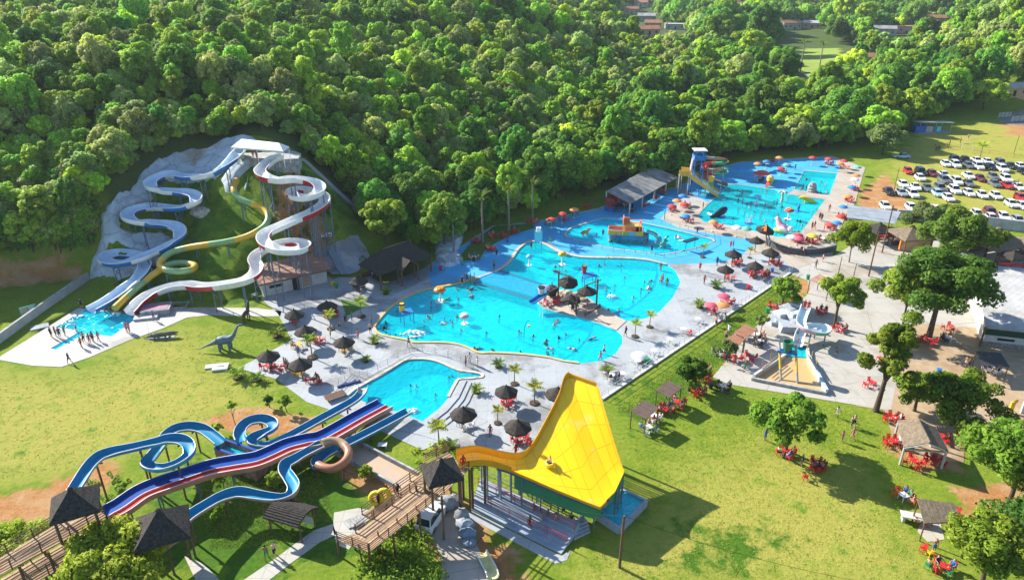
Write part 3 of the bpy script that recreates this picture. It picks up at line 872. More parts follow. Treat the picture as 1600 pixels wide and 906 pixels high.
def plant_forest():
 rs = np.random.RandomState(3)
 rows = []
 n = len(FPTS)
 tone = np.array([math.sin(x * .031 + 1) + math.sin(y * .023 + x * .011) for x,y in FPTS[:,:2]])
 for i,(x,y,z,sp,px,py,dz) in enumerate(FPTS):
  t = tone[i] + rs.normal() * 0.8
  foot = z < 4.0
  if foot: k = rs.choice(6,p=[.05,.2,.45,.05,.03,.22])
  elif t > 0.5: k = rs.choice(6,p=[.34,.26,.02,.18,.14,.06])
  else: k = rs.choice(6,p=[.28,.32,.07,.13,.09,.11])
  s = .9 * (sp / 4.4) ** 0.85 * (rs.uniform(0.6,1.1) if rs.rand() < .78 else (rs.uniform(1.1,1.45) if rs.rand() < .8 else rs.uniform(1.5,1.9))) * (1.22 if foot else 1.0)
  rows.append((x,y,z,k,s,rs.uniform(0,2 * PI),px,py,dz))
 seen = [r for r in rows if -20 < r[6] < 1620 and -10 < r[7] < 470]
 seen.sort(key=lambda r: -r[4] * FK[r[3]][1] / r[8])
 own = seen[:300]
 ids = set(id(r) for r in own)
 rest = [r for r in rows if id(r) not in ids]
 protos = {}
 for (x,y,z,k,s,rz,px,py,dz) in own:
  lab,R_,H_,B_,cm,tm = FK[k]
  if k not in protos:
   t = thing('forest_tree',lab,'tree',group='forest trees on the hillside: ' + lab + 's')
   tm.build('trunk',M_BARK,t,smooth=60)
   obj('crown',cm,t)
   protos[k] = Proto(t)
  protos[k].at((x,y,z),rz,tree_label(lab,px,py),scale=(s * rs.uniform(.92,1.1),s * rs.uniform(.92,1.1),s * rs.uniform(.8,1.2)))
 for k in range(6):
  if k not in protos:
   raise RuntimeError('kind missing')
 me = bpy.data.meshes.new('forest')
 me.from_pydata([r[:3] for r in rest],[],[])
 for nm,col_,ty in (('kind_index',3,'INT'),('tree_scale',4,'FLOAT'),('tree_turn',5,'FLOAT')):
  a = me.attributes.new(nm,ty,'POINT'); a.data.foreach_set('value',[r[col_] for r in rest])
 fo = tag(obj('forest',me),kind='stuff')
 ng = bpy.data.node_groups.new('forest_instances','GeometryNodeTree')
 ng.interface.new_socket('Geometry',in_out='INPUT',socket_type='NodeSocketGeometry')
 ng.interface.new_socket('Geometry',in_out='OUTPUT',socket_type='NodeSocketGeometry')
 N,L = ng.nodes,ng.links
 gi,go = N.new('NodeGroupInput'),N.new('NodeGroupOutput')
 jn = N.new('GeometryNodeJoinGeometry')
 for k in reversed(range(6)):
  oi = N.new('GeometryNodeObjectInfo'); oi.inputs['As Instance'].default_value = True
  oi.inputs['Object'].default_value = [c for c in protos[k].root.children if c.name.startswith('crown')][0]
  L.new(oi.outputs['Geometry'],jn.inputs[0])
 ip = N.new('GeometryNodeInstanceOnPoints'); ip.inputs['Pick Instance'].default_value = True
 def attr(nm,ty):
  a = N.new('GeometryNodeInputNamedAttribute'); a.data_type = ty; a.inputs['Name'].default_value = nm; return a.outputs['Attribute']
 L.new(gi.outputs[0],ip.inputs['Points']); L.new(jn.outputs[0],ip.inputs['Instance'])
 L.new(attr('kind_index','INT'),ip.inputs['Instance Index'])
 cb = N.new('ShaderNodeCombineXYZ'); L.new(attr('tree_turn','FLOAT'),cb.inputs['Z'])
 L.new(cb.outputs[0],ip.inputs['Rotation']); L.new(attr('tree_scale','FLOAT'),ip.inputs['Scale'])
 L.new(ip.outputs[0],go.inputs[0])
 md = fo.modifiers.new('forest_instances','NODES'); md.node_group = ng
 print('FOREST',len(own),len(rest))
plant_forest()
# water slides
def paint(name,c,rough=0.32,var=0.07,spec=0.5):
 return mat(name,c,rough=rough,var=var,scale=0.7,spec=spec,dirt=((0.30,0.28,0.24),0.9,0.66,0.92))
M_SWHITE = paint('white_gelcoat',(0.74,0.74,0.72))
M_SPALE = paint('pale_blue_gelcoat',(0.50,0.63,0.76))
M_SBLUE = paint('blue_gelcoat',(0.010,0.15,0.46))
M_SDEEP = paint('deep_blue_gelcoat',(0.0,0.05,0.27),rough=.6,spec=.15)
M_SAZURE = paint('azure_gelcoat',(0.0,0.20,0.36),rough=.5,spec=.2)
M_STEAL = paint('teal_gelcoat',(0.03,0.30,0.36))
M_SRED = paint('red_gelcoat',(0.50,0.022,0.026))
M_SYEL = paint('yellow_gelcoat',(0.62,0.38,0.03))
M_SGREEN = paint('green_gelcoat',(0.22,0.38,0.16))
M_SORANGE = paint('terracotta_gelcoat',(0.36,0.15,0.075))
M_STAN = paint('tan_gelcoat',(0.40,0.27,0.15))
M_STEEL = mat('painted_steel',(0.12,0.17,0.24),rough=0.5,var=0.2,scale=2)
M_RUST = mat('brown_painted_steel',(0.16,0.085,0.06),rough=0.6,var=0.25,scale=2)
M_GREY = mat('grey_concrete',(0.34,0.34,0.33),rough=0.9,var=0.2,scale=1.2,bump=0.3)
def keyed(pts):
 d = [0.0]
 for a,b in zip(pts,pts[1:]):
  d.append(d[-1] + math.hypot(b[0] - a[0],b[1] - a[1]))
 ks = [i for i,p in enumerate(pts) if len(p) > 2]
 out = []
 for i,p in enumerate(pts):
  lo = max([k for k in ks if k <= i],default=ks[0]); hi = min([k for k in ks if k >= i],default=ks[-1])
  z = pts[lo][2] if lo == hi else pts[lo][2] + (pts[hi][2] - pts[lo][2]) * (d[i] - d[lo]) / (d[hi] - d[lo])
  out.append(tuple(P(p[0],p[1],z)))
 return out
def hill_path(pts,h,floor_=0.3):
 z = 1e9; zs = []
 for a,b in pts:
  g = G(a,b,h); gz = max(hz(g.x + i,g.y + j) for i in (-1,0,1) for j in (-1,0,1))
  z = min(z - 0.04,gz + h); z = max(z,floor_)
  zs.append(z)
 k = len(zs)
 zs = [sum(zs[max(0,i - 1):i + 2]) / len(zs[max(0,i - 1):i + 2]) for i in range(k)]
 return [tuple(P(a,b,q)) for (a,b),q in zip(pts,zs)]
def resample(path,step):
 out = [Vector(path[0])]
 acc = 0.0
 for a,b in zip(path,path[1:]):
  a,b = Vector(a),Vector(b); L_ = (b - a).length
  if L_ < 1e-6: continue
  while acc + L_ >= step:
   t = (step - acc) / L_
   a = a.lerp(b,t); L_ = (b - a).length; acc = 0.0
   out.append(a.copy())
  acc += L_
 return out
sq = lambda v: math.copysign(abs(v) ** .62,v) if abs(v) > 1e-6 else 0.0
def u_profile(w,d,lip=0.10,n=9,th=0.07):
 pr = [(-w / 2 - lip,d,2)]
 for i in range(n + 1):
  a = PI + PI * i / n
  pr.append((w / 2 * sq(math.cos(a)),d + d * sq(math.sin(a)),0 if i < n else 2))
 pr.append((w / 2 + lip,d,2)); pr.append((w / 2 + lip,d - 0.10,2))
 for i in range(n + 1):
  a = -PI * i / n
  pr.append(((w / 2 + th) * sq(math.cos(a)),d + (d + th) * sq(math.sin(a)) - 0.09 * (i in (0,n)),1 if i < n else 2))
 pr.append((-w / 2 - lip,d - 0.10,2))
 return pr
def o_profile(r,n=14):
 return [(r * math.cos(2 * PI * i / n),r + r * math.sin(2 * PI * i / n),1) for i in range(n)]
def frames_of(path,bank=0.0):
 n = len(path); an = []
 for i in range(n):
  j0,j1 = max(i - 3,0),min(i + 3,n - 1)
  a_,b_ = path[i] - path[j0],path[j1] - path[i]
  an.append(max(-.40,min(.40,bank * (a_.x * b_.y - a_.y * b_.x) / max(1e-6,a_.length * b_.length))) if bank and j0 < i < j1 else 0.0)
 fr = []
 for i in range(n):
  t = (path[min(i + 1,n - 1)] - path[max(i - 1,0)]).normalized()
  s = t.cross(UZ(1)).normalized(); u = s.cross(t)
  w = an[max(0,i - 3):i + 4]; a = sum(w) / len(w)
  fr.append((s * math.cos(a) + u * math.sin(a),u * math.cos(a) - s * math.sin(a)))
 return fr
def extrude(path,prof,fr=None):
 mb = MB(); n = len(prof); fr = fr or frames_of(path)
 for p,(s,u) in zip(path,fr):
  mb.v += [tuple(p + s * q[0] + u * q[1]) for q in prof]
 for i in range(len(path) - 1):
  for k in range(n):
   k2 = (k + 1) % n
   mb.f.append((i * n + k,(i + 1) * n + k,(i + 1) * n + k2,i * n + k2)); mb.m.append(prof[k][2])
 mb.f.append(tuple(range(n))); mb.m.append(1)
 b = (len(path) - 1) * n
 mb.f.append(tuple(b + k for k in reversed(range(n)))); mb.m.append(1)
 return mb
def slide(name,label,path,profs,sect,mats_of,post=5.0,post_mat=None,pair=0.9,top=0.5,step=0.35,post_min=0.9,skip=(),pr=0.085,ground_fn=None,bank=.5):
 path = resample(smooth_open([tuple(p) for p in path],8),step)
 base = Vector((path[0].x,path[0].y,hz(path[0].x,path[0].y)))
 t = thing(name,label,'water slide',base)
 n = len(path); k = max(3,int(round(sect / step)))
 fr = frames_of(path,bank); a = 0; i = 0
 while a < n - 1:
  b = min(n - 1,a + k)
  if n - 1 - b < k // 3: b = n - 1
  kind,mm = mats_of(i,(a + b) / 2 / (n - 1))
  extrude(path[a:b + 1],profs[kind],fr[a:b + 1]).build('flume_section' if kind == 0 else 'tube_section',mm,t,smooth=50,world=True)
  a = b; i += 1
 j = int(1.5 / step); pk = max(3,int(post / step))
 while j < n - 3:
  p = path[j]
  tt = (path[j + 1] - path[j - 1]).normalized(); s = Vector((tt.y,-tt.x,0)).normalized()
  gz = (ground_fn or hz)(p.x,p.y)
  if p.z - gz > post_min and not any(x0 <= j / n <= x1 for x0,x1 in skip):
   mb = MB()
   if pair:
    for sg in (-1,1):
     q = p + s * sg * pair
     mb.tube([(q.x,q.y,hz(q.x,q.y) - 0.2),(q.x,q.y,p.z - 0.12)],pr,6)
    mb.beam(tuple(p + s * (-pair - .15) + UZ(-.16)),tuple(p + s * (pair + .15) + UZ(-.16)),0.12,0.14)
    if p.z - gz > 2.5:
     zz = gz + (p.z - gz) * 0.45
     for sg in (-1,1):
      q,r = p + s * sg * pair,p - s * sg * pair
      mb.tube([(q.x,q.y,zz),(r.x,r.y,min(zz + 1.6,p.z - .3))],pr * 0.55,5)
   else:
    mb.tube([(p.x,p.y,gz - 0.2),(p.x,p.y,p.z - 0.05)],pr * 1.2,6)
    mb.beam(tuple(p + s * -.7 + UZ(-.12)),tuple(p + s * .7 + UZ(-.12)),0.12,0.12)
   mb.build('support_post',post_mat or M_STEEL,t,world=True)
  j += pk
 return t,path
# --- three slides on the hill
UH = u_profile(1.95,0.84,lip=.14); TH = o_profile(0.54)
W1 = [(376,240),(360,258),(343,272),(317,280),(299,281),(282,280),(266,277),(249,281),(236,289),(236,298),(250,302),(274,304),(294,305.5),(307,311),(308,320),(296,326),(275,330),(249,328),(228,328),
  (206,334),(199,344),(212,351),(234,353),(266,355.5),(281,362),(283,374),(268,386),(239,400),(203,413),(180,416.5),(163,411),(174,402),(198,400.5),(219,406),(228,420),(217,439),(195,456),(170,474),(143,489)]
W1P = hill_path(W1,1.2,0.15)
_w1 = np.array([tuple(v) for v in resample(smooth_open(W1P,6),.8)])
slide('serpentine_slide','white and blue open slide winding down beside the grey rock wall',W1P,[UH],4.6,
  lambda i,f: (0,[M_SPALE,M_SBLUE if i % 2 else M_SWHITE,M_SWHITE]),post=5.5,pair=0.55,post_min=0.8)
W2 = [(371,286),(365,299),(371,312),(389,322),(409,329),(420,341),(417,356),(399,369),(379,377),(353,383),(326,387),(299,391),(269,399),(253,411),(250,420),(262,427),(283,429),(302,426),(306,419),(286,415),(264,418),(250,428),
  (233,440),(207,462),(180,487)]
slide('tube_slide','yellow and green closed tube slide in the middle of the slide hill',hill_path(W2,0.7,0.1),[UH,TH],4.2,
  lambda i,f: (1,[M_SYEL,M_SGREEN if i % 2 else M_SYEL,M_SYEL]),post=5.5,pair=0.35,post_min=0.6)
W3 = [(443,249,17.8),(426,255),(411,268),(407,275),(416,283),(436,287),(459,285.5),(485,289,15.0),(500,297),(498,307),(479,314,13.6),(460,312),(456,306),(467,302),(491,305,12.8),(507,314),(507,324,11.6),(490,336),(466,347),
  (439,359),(418,369,9.6),(411,379),(419,390),(439,397),(465,397,8.2),(478,390),(464,384),(442,385.5),(426,390.5,7.4),(406,401),(398,413),(403,425,5.4),(395,438),(373,447,4.6),(333,453),(312,453.5,2.9),(292,451),(267,454),(239,464),(221,476,.9),(205,493,.15)]
slide('looping_slide','red and white open slide with two loops high on steel posts',keyed(W3),[u_profile(1.8,1.0,lip=.12)],6.0,
  lambda i,f: (0,[M_SWHITE,M_SRED if i % 2 == 1 else M_SWHITE,M_SWHITE]),post=5.2,bank=.12,pair=0.75,pr=0.10,post_min=0.7)
# --- three slides in the foreground
M_RED2 = paint('signal_red_gelcoat',(0.50,0.03,0.02))
UF = u_profile(1.15,0.50,lip=0.05)
WA = [(112,778,5.2),(126,754.5,5.0),(141,731),(156,716),(176,709),(206,703),(245,694),(262,689),(282,689,4.8),(296,697),(298,711,4.5),(282,725),(258,734),(238,734),(229,727,3.9),(239,715),(251,700,3.6),(261,683),(276,672.5),(297,669),(317,673,3.1),(333,684),(347,696,2.7)]
slide('curly_slide','blue slide with a full loop running from the left thatched tower to the concrete basin',keyed(WA),[UF],3.6,
  lambda i,f: (0,[M_SAZURE,M_STEAL if i % 2 else M_SBLUE,M_SWHITE]),post=4.2,pair=0,post_mat=M_RUST,pr=0.09)
WB2 = [(377,690,2.5),(374,682),(378,670,2.4),(391,660),(411,657),(427,663,2.2),(428,672),(411,680),(394,688,1.9),(396,697),(418,699,1.7),(442,690),(469,676),(503,657,1.3),(536,639),(556,627,1.0),(566,616),(568.5,606,0.75)]
slide('spiral_slide','azure slide curling out of the concrete basin down to the slide pool',keyed(WB2),[UF],3.6,
  lambda i,f: (0,[M_SAZURE if f < .92 else M_GREY,M_STEAL if i % 2 else M_SBLUE,M_SWHITE if f < .92 else M_GREY]),post=4.0,pair=0,post_mat=M_RUST,pr=0.09,skip=((.93,1),))
def lanes():
 o = []
 for s,u,k in ((-1.45,.42,0),(-1.38,.42,1),(-1.34,.05,1),(0,.05,1),(.06,.24,2),(.13,.24,3),(.18,.05,3),(1.02,.05,2),(1.10,.42,2),(1.19,.42,4),(1.19,-.16,4),(-1.45,-.16,4)):
  o.append((s,u,{0: 2,1: 0,2: 2,3: 3,4: 1}[k]))
 return o
WB = [(170,807,3.4),(176,803),(194,793),(223,773),(252,761,3.0),(282,751),(311,741),(334,734,2.8),(367,728),(401,722,2.5),(428,711),(452,700),(479,693,2.1),(503,688),(530,674,1.5),(563,655),(604,633,0.75)]
slide('racing_slide','wide wavy slide with a dark blue lane and a red lane divided by white',keyed(WB),[lanes()],4.2,
  lambda i,f: (0,[M_SDEEP,paint('salmon_gelcoat',(.46,.22,.14)),M_SWHITE,M_RED2]),post=3.8,pair=0.9,post_mat=M_STEEL,pr=0.08,step=0.5,bank=0)
WC = [(281,824,3.2),(299,808,3.0),(323,793),(350,778,2.6),(374,772),(401,777.5),(434,782,2.3),(455,776),(461,763),(453,750),(444,739),(446,728,2.15),(462,720),(489,705),(503,697),(519,692.5,2.0),(536,697),(547,711,1.7),(541,727),(522,738,1.4),(501,735),
  (493,726,1.25),(506,714),(536,699,1.1),(570,682),(604,664),(641,644,0.7)]
OF = o_profile(0.47)
slide('half_tube_slide','azure slide whose loop is a terracotta and tan closed tube',keyed(WC),[UF,OF],3.2,
  lambda i,f: (1,[M_SORANGE,M_STAN if i % 3 == 1 else M_SORANGE,M_SORANGE]) if 0.50 < f < 0.67 else (0,[M_SAZURE,M_STAN if f < .7 else M_STEAL,M_SWHITE]),post=4.0,pair=0,post_mat=M_RUST,pr=0.09)
def mural_material():
 return mat('mural_painted_concrete',(0.30,0.26,0.22),col2=(0.28,0.10,0.08),scale=1.1,rough=0.85,dirt=((0.07,0.12,0.16),0.8,0.55,0.62))
bc = [P(337,700,2.4),P(352,687,2.4),P(412,708,2.4),P(396,722,2.4)]
tb = thing('catch_basin','tall concrete catch basin with a faded mural between the blue slides','basin',(bc[0].x,bc[0].y,0))
for i in range(4):
 a,b = bc[i],bc[(i + 1) % 4]
 d = (b - a).normalized() * (0.12 if i % 2 else -0.12)
 MB().beam((a.x - d.x,a.y - d.y,1.2),(b.x + d.x,b.y + d.y,1.2),0.24,2.4).build('wall',mural_material(),tb,world=True)
 MB().beam((a.x - d.x * 1.3,a.y - d.y * 1.3,2.44),(b.x + d.x * 1.3,b.y + d.y * 1.3,2.44),0.30,0.08).build('rim',M_SDEEP,tb,world=True)
MB().prism([(p.x,p.y) for p in bc],0.0,1.9).build('basin_water',W_MAIN,tb,world=True)
MB().prism([(p.x,p.y) for p in bc],0.0,1.6).build('basin_floor',M_SWHITE,tb,world=True)
# --- rock wall and rocks on the slide hill
def rock_material():
 m = mat('cast_rock',(0.45,0.52,0.56),col2=(0.32,0.38,0.42),scale=0.6,rough=0.85,bump=0.5,bscale=5,dirt=((0.30,0.24,0.19),0.16,0.58,0.72))
 nt = m.node_tree; N,L = nt.nodes,nt.links; b = N['Principled BSDF']
 src = b.inputs['Base Color'].links[0].from_socket
 tc = N.new('ShaderNodeTexCoord'); ns = N.new('ShaderNodeTexNoise'); ns.inputs['Scale'].default_value = 1.3
 ad = N.new('ShaderNodeVectorMath'); ad.operation = 'MULTIPLY_ADD'; ad.inputs[1].default_value = (.9,.9,.9)
 L.new(tc.outputs['Object'],ns.inputs['Vector']); L.new(ns.outputs['Color'],ad.inputs[0]); L.new(tc.outputs['Object'],ad.inputs[2])
 vo = N.new('ShaderNodeTexVoronoi'); vo.feature = 'DISTANCE_TO_EDGE'; vo.inputs['Scale'].default_value = .30; L.new(ad.outputs[0],vo.inputs['Vector'])
 mr = N.new('ShaderNodeMapRange'); mr.inputs['From Max'].default_value = .05; mr.inputs['To Min'].default_value = .4; mr.inputs['To Max'].default_value = 0; L.new(vo.outputs['Distance'],mr.inputs['Value'])
 mx = N.new('ShaderNodeMix'); mx.data_type = 'RGBA'; mx.inputs['B'].default_value = (.06,.08,.10,1); L.new(mr.outputs[0],mx.inputs['Factor']); L.new(src,mx.inputs['A']); L.new(mx.outputs['Result'],b.inputs['Base Color'])
 return m
M_ROCK = rock_material()
from mathutils import noise as mnoise
def drape(name,px,lift,m,cell=0.55,label=None,cat=None,rimw=0.0,rough=0.45,kind=None,cellsize=2.2):
 w = arr2([G(*q).xy for q in px])
 x0,y0 = w.min(0) - 1; x1,y1 = w.max(0) + 1
 X,Y = np.meshgrid(np.arange(x0,x1,cell),np.arange(y0,y1,cell))
 sd = signed_np(X,Y,w)
 Zt = hz_np(X,Y)
 idx = -np.ones(X.shape,int); vs_ = []
 for j in range(X.shape[0]):
  for i in range(X.shape[1]):
   if sd[j,i] < 0.35:
    x,y = X[j,i],Y[j,i]
    e = min(1.0,max(0.0,-sd[j,i] / 0.9))
    d,pts = mnoise.voronoi(Vector((x / cellsize,y / cellsize,Zt[j,i] / cellsize)))
    crack = min(1.0,(d[1] - d[0]) / 0.16)
    hsh = mnoise.cell(pts[0] * 7.3)
    z = Zt[j,i] - 0.5 + (lift + 0.5) * e + rough * (0.45 * hsh + 0.5 * (crack - 1.0)) * e + 0.35 * mnoise.noise(Vector((x * .5,y * .5,3))) * e
    if rimw and sd[j,i] > -rimw and e > 0.5: z += 0.5
    dd = np.hypot(_w1[:,0] - x,_w1[:,1] - y); near_ = dd < 2.0
    if near_.any(): z = min(z,_w1[near_,2].min() - .3)
    idx[j,i] = len(vs_); vs_.append((x,y,z))
 fs = []
 for j in range(X.shape[0] - 1):
  for i in range(X.shape[1] - 1):
   q = (idx[j,i],idx[j,i + 1],idx[j + 1,i + 1],idx[j + 1,i])
   if min(q) >= 0: fs.append(q)
 o = MB().add(vs_,fs).build(name,m,smooth=50)
 return tag(o,label,cat,kind=kind)
drape('rock_wall',[(136,436),(141,405),(156,374),(151,340),(162,322),(183,299),(213,281),(221,266),(244,248),(274,239),(305,233),(327,233),(355,219),(381,213),(402,216),(402,232),(374,242),(341,281),(318,285),(254,281),(234,290),(243,309),(236,322),
 (192,341),(190,355),(253,360),(273,372),(245,402),(240,428),(190,437)],0.45,M_ROCK,rough=.18,cellsize=3.2,label='long grey rock wall curving up the left side of the slide hill',cat='rock wall',rimw=1.6)
drape('rock_outcrop',[(343,283),(371,249),(402,250),(388,267),(376,280),(364,307),(350,302)],1.0,M_ROCK,label='grey rock outcrop left of the tube slide entry below the white tent',cat='rock')
drape('rock_outcrop',[(404,253),(383,274),(378,296),(383,313),(388,300),(389,283)],0.9,M_ROCK,label='narrow grey rock ridge right of the tube slide entry',cat='rock')
def boulder(px,py,r,label,m=M_ROCK,seed=0,sq=(1,.8,.6)):
 g = G(px,py); rg = random.Random(seed)
 mb = MB().ball((0,0,r * .25),(r * sq[0],r * sq[1],r * sq[2]),9,0,6)
 mb.v = [tuple(c * (1 + rg.uniform(-.2,.2)) for c in v) for v in mb.v]
 o = mb.build('boulder',m,smooth=25); o.location = g
 return tag(o,label,'boulder')
boulder(314,336,1.7,'loose pale boulder below the third bend of the white slide',mat('pale_rock',(0.46,0.42,0.38),var=0.2),3)
boulder(247,412,1.3,'grey boulder under the lower loop of the white slide',M_ROCK,4)
gp = [G(*q) for q in ((378,243),(396,250),(438,252),(468,252),(470,238),(440,225),(395,222))]
pz = 17.3
pw = [tuple(P(a,b,pz).xy) for a,b in ((376,242),(396,247),(440,249),(466,248),(470,240),(440,230),(390,227))]
tag(MB().prism(pw,lambda x,y: min(hz(x,y),pz - .3) - .6,pz).build('slide_platform',M_GREY),kind='structure')
def tent(corners,z_eave,rise,label,posts=True):
 c = [P(a,b,z_eave) for a,b in corners]
 base = (c[0] + c[2]) / 2
 t = thing('canopy_tent',label,'tent',(base.x,base.y,pz))
 r0,r1 = (c[0] + c[3]) / 2 + UZ(rise),(c[1] + c[2]) / 2 + UZ(rise)
 r0,r1 = r0.lerp(r1,.12),r1.lerp(r0,.12)
 mb = MB()
 dn = UZ(-.25)
 pts = [*c,r0,r1,*[q + dn for q in c]]
 mb.add(pts,[(0,1,5,4),(2,3,4,5),(3,0,4),(1,2,5),(0,6,7,1),(1,7,8,2),(2,8,9,3),(3,9,6,0)])
 mb.build('canopy',mat('white_tent_fabric',(0.72,0.73,0.72),rough=0.6,var=0.06),t,world=True)
 for q in c + [(c[0] + c[1]) / 2]:
  MB().tube([(q.x,q.y,pz - 0.1),(q.x,q.y,z_eave)],0.06,6).build('pole',M_SWHITE,t,world=True)
 return t
tent([(361,230),(442,236),(451,229),(378,218)],20.2,0.9,'white fabric canopy tent over the slide start on the hill')
def hill_stairs(name,label,a,b,n,width):
 pa,pb = G(*a),G(*b)
 t = thing(name,label,'stairs',pb)
 s = Vector((-(pb - pa).y,(pb - pa).x,0)).normalized()
 ang = math.atan2((pb - pa).y,(pb - pa).x)
 L_ = (pb - pa).xy.length / n
 proto_me = None
 for i in range(n):
  c = pa.lerp(pb,(i + .5) / n); c.z = hz(c.x,c.y) + 0.12
  if proto_me is None:
   o = MB().box((0,0,-.2),(L_ * .96,width,.5),0).build('step',M_GREY,t)
   proto_me = o.data
  else:
   o = obj('step',proto_me,t)
  o.location = c - pb; o.rotation_euler = (0,0,ang)
 return t
hill_stairs('hill_stairs','long concrete stair running down the right edge of the slide hill',(470,250),(578,344),60,1.9)
# shared building materials
M_THATCH = mat('black_thatch',(0.062,0.052,0.044),col2=(0.016,0.014,0.013),scale=4,rough=0.95,bump=1.0,bscale=14)
M_STRAW = mat('grey_straw_thatch',(0.22,0.17,0.115),col2=(0.10,0.08,0.055),scale=3,rough=0.95,bump=0.9,bscale=16)
M_WOOD = mat('weathered_planks',(0.40,0.27,0.165),col2=(0.25,0.16,0.10),scale=2.0,rough=0.85,bump=0.3,objvar=0.22)
M_LOG = mat('brown_log',(0.17,0.095,0.055),col2=(0.09,0.05,0.03),scale=3,rough=0.85,bump=0.4)
M_RAIL = mat('stained_rail',(0.21,0.115,0.06),col2=(0.12,0.07,0.04),scale=3,rough=0.8)
M_WALL = mat('white_plaster',(0.50,0.49,0.46),col2=(0.38,0.365,0.335),scale=0.7,rough=0.9)
M_ROOFB = mat('brown_roof_sheet',(0.30,0.135,0.075),col2=(0.22,0.10,0.06),scale=0.9,rough=0.7)
M_ROOFD = mat('dark_brown_roof_sheet',(0.115,0.075,0.06),col2=(0.075,0.05,0.042),scale=1.2,rough=0.8)
M_TILE = mat('brown_roof_tile',(0.34,0.20,0.145),col2=(0.25,0.14,0.10),scale=2,rough=0.8,objvar=0.12)
M_FIBRE = mat('grey_fibre_cement',(0.27,0.265,0.25),col2=(0.13,0.13,0.125),scale=0.5,rough=0.9,objvar=0.12)
M_SHEET = mat('pale_metal_roof',(0.43,0.43,0.43),col2=(0.31,0.30,0.285),scale=0.3,rough=0.55,objvar=0.06)
M_BLACKSHEET = mat('black_metal_roof',(0.045,0.047,0.05),col2=(0.028,0.028,0.03),scale=0.8,rough=0.6,objvar=0.1)
M_DARK = mat('dark_opening',(0.02,0.02,0.022),rough=0.8)
M_GLASS = mat('dark_glass',(0.02,0.03,0.035),rough=0.08,spec=0.6)
M_WHITEM = mat('white_painted_metal',(0.52,0.52,0.51),rough=0.45,var=0.08)
M_BLUEM = mat('blue_painted_metal',(0.02,0.16,0.42),rough=0.45,var=0.1)
M_TIMBERFLOOR = mat('dark_timber_floor',(0.10,0.105,0.10),col2=(0.07,0.075,0.075),scale=1.5,rough=0.85,objvar=0.2)
def thatch_mb(half,h,n=4,rz=PI / 4,layers=5,hx=None,drop=0.22,seed=1):
 rg = random.Random(seed)
 mb = MB()
 k = 1 / math.cos(PI / n)
 sub = 6 if n == 4 else 4
 ring = []
 for i in range(n):
  a0,a1 = rz + 2 * PI * i / n,rz + 2 * PI * (i + 1) / n
  for j in range(sub):
   t = j / sub
   ring.append((math.cos(a0) * (1 - t) + math.cos(a1) * t,math.sin(a0) * (1 - t) + math.sin(a1) * t))
 m = len(ring); R_ = half * k
 for L_ in range(layers):
  f0,f1 = 1 - L_ / layers,max(0.04,1 - (L_ + 1.25) / layers)
  vs_,fs = [],[]
  for (f,z,jit) in ((f0,h * (1 - f0) - drop * (1.0 if L_ == 0 else .45),.05),(f0,h * (1 - f0) + 0.02,.02),(f1,h * (1 - f1) + 0.02,.01)):
   for (x,y) in ring:
    q = R_ * f * (1 + rg.uniform(-jit,jit) * .5)
    vs_.append((x * q,y * q,z + rg.uniform(-jit,jit) * .6))
  for r in range(2):
   for i in range(m):
    j = (i + 1) % m
    fs.append((r * m + i,r * m + j,(r + 1) * m + j,(r + 1) * m + i))
  fs.append(tuple(reversed(range(m)))); fs.append(tuple(2 * m + i for i in range(m)))
  mb.add(vs_,fs)
 mb.lathe([(R_ * .09,h - .08),(R_ * .06,h + .12),(.01,h + .2)],n=6)
 return mb
def plank_deck(t,quad,thick,m,width=0.34,gap=0.02,name='plank',along=True,maxn=40):
 a,b,c,d = quad
 n = max(2,min(maxn,int(round((d - a).length / width))))
 for i in range(n):
  f0,f1 = i / n,(i + 1) / n - gap
  p = [a.lerp(d,f0),b.lerp(c,f0),b.lerp(c,f1),a.lerp(d,f1)]
  dn = UZ(-thick); off = Vector((0,0,(i * 7 % 3) * 0.006))
  vs_ = [q + off for q in p] + [q + dn for q in p]
  MB().add(vs_,[(0,1,2,3),(7,6,5,4),(0,4,5,1),(1,5,6,2),(2,6,7,3),(3,7,4,0)]).build(name,m,t,world=True)
def railing(t,pts,h=1.05,rails=3,gap=1.6,mr=None,mp=None,r=0.045,pr=0.06,base=True,names=('rail','post')):
 mr = mr or M_RAIL; mp = mp or M_LOG
 for k in range(rails):
  z = h * (k + 1) / rails - 0.03
  MB().tube([(p.x,p.y,p.z + z) for p in pts],r,5).build(names[0],mr,t,world=True)
 for a,b in zip(pts,pts[1:]):
  n = max(1,int(round((b - a).length / gap)))
  for i in range(n + (b == pts[-1])):
   p = a.lerp(b,i / n)
   MB().tube([tuple(p - UZ(.1)),(p.x,p.y,p.z + h + .06)],pr,5).build(names[1],mp,t,world=True)
def stilts(t,pts,r=0.11,m=None,name='stilt'):
 for p in pts:
  MB().tube([(p.x,p.y,hz(p.x,p.y) - .3),(p.x,p.y,p.z)],r,7).build(name,m or M_LOG,t,world=True)
def hut(name,label,cpx,z_eave,half,rise,rz,floor,posts=0.8,group=None,m=None,seed=1):
 c = P(cpx[0],cpx[1],z_eave)
 t = thing(name,label,'thatched hut',(c.x,c.y,floor),rz,group)
 o = thatch_mb(half,rise,seed=seed).build('thatch_roof',m or M_THATCH,t); o.location = (0,0,z_eave - floor)
 for sx in (-1,1):
  for sy in (-1,1):
   x,y = sx * half * posts,sy * half * posts
   MB().tube([(x,y,-.2),(x,y,z_eave - floor + .12)],0.12,7).build('post',M_LOG,t)
 for sg in (-1,1):
  MB().beam((-half * posts,sg * half * posts,z_eave - floor - .02),(half * posts,sg * half * posts,z_eave - floor - .02),.12,.16).build('beam',M_LOG,t)
 return t
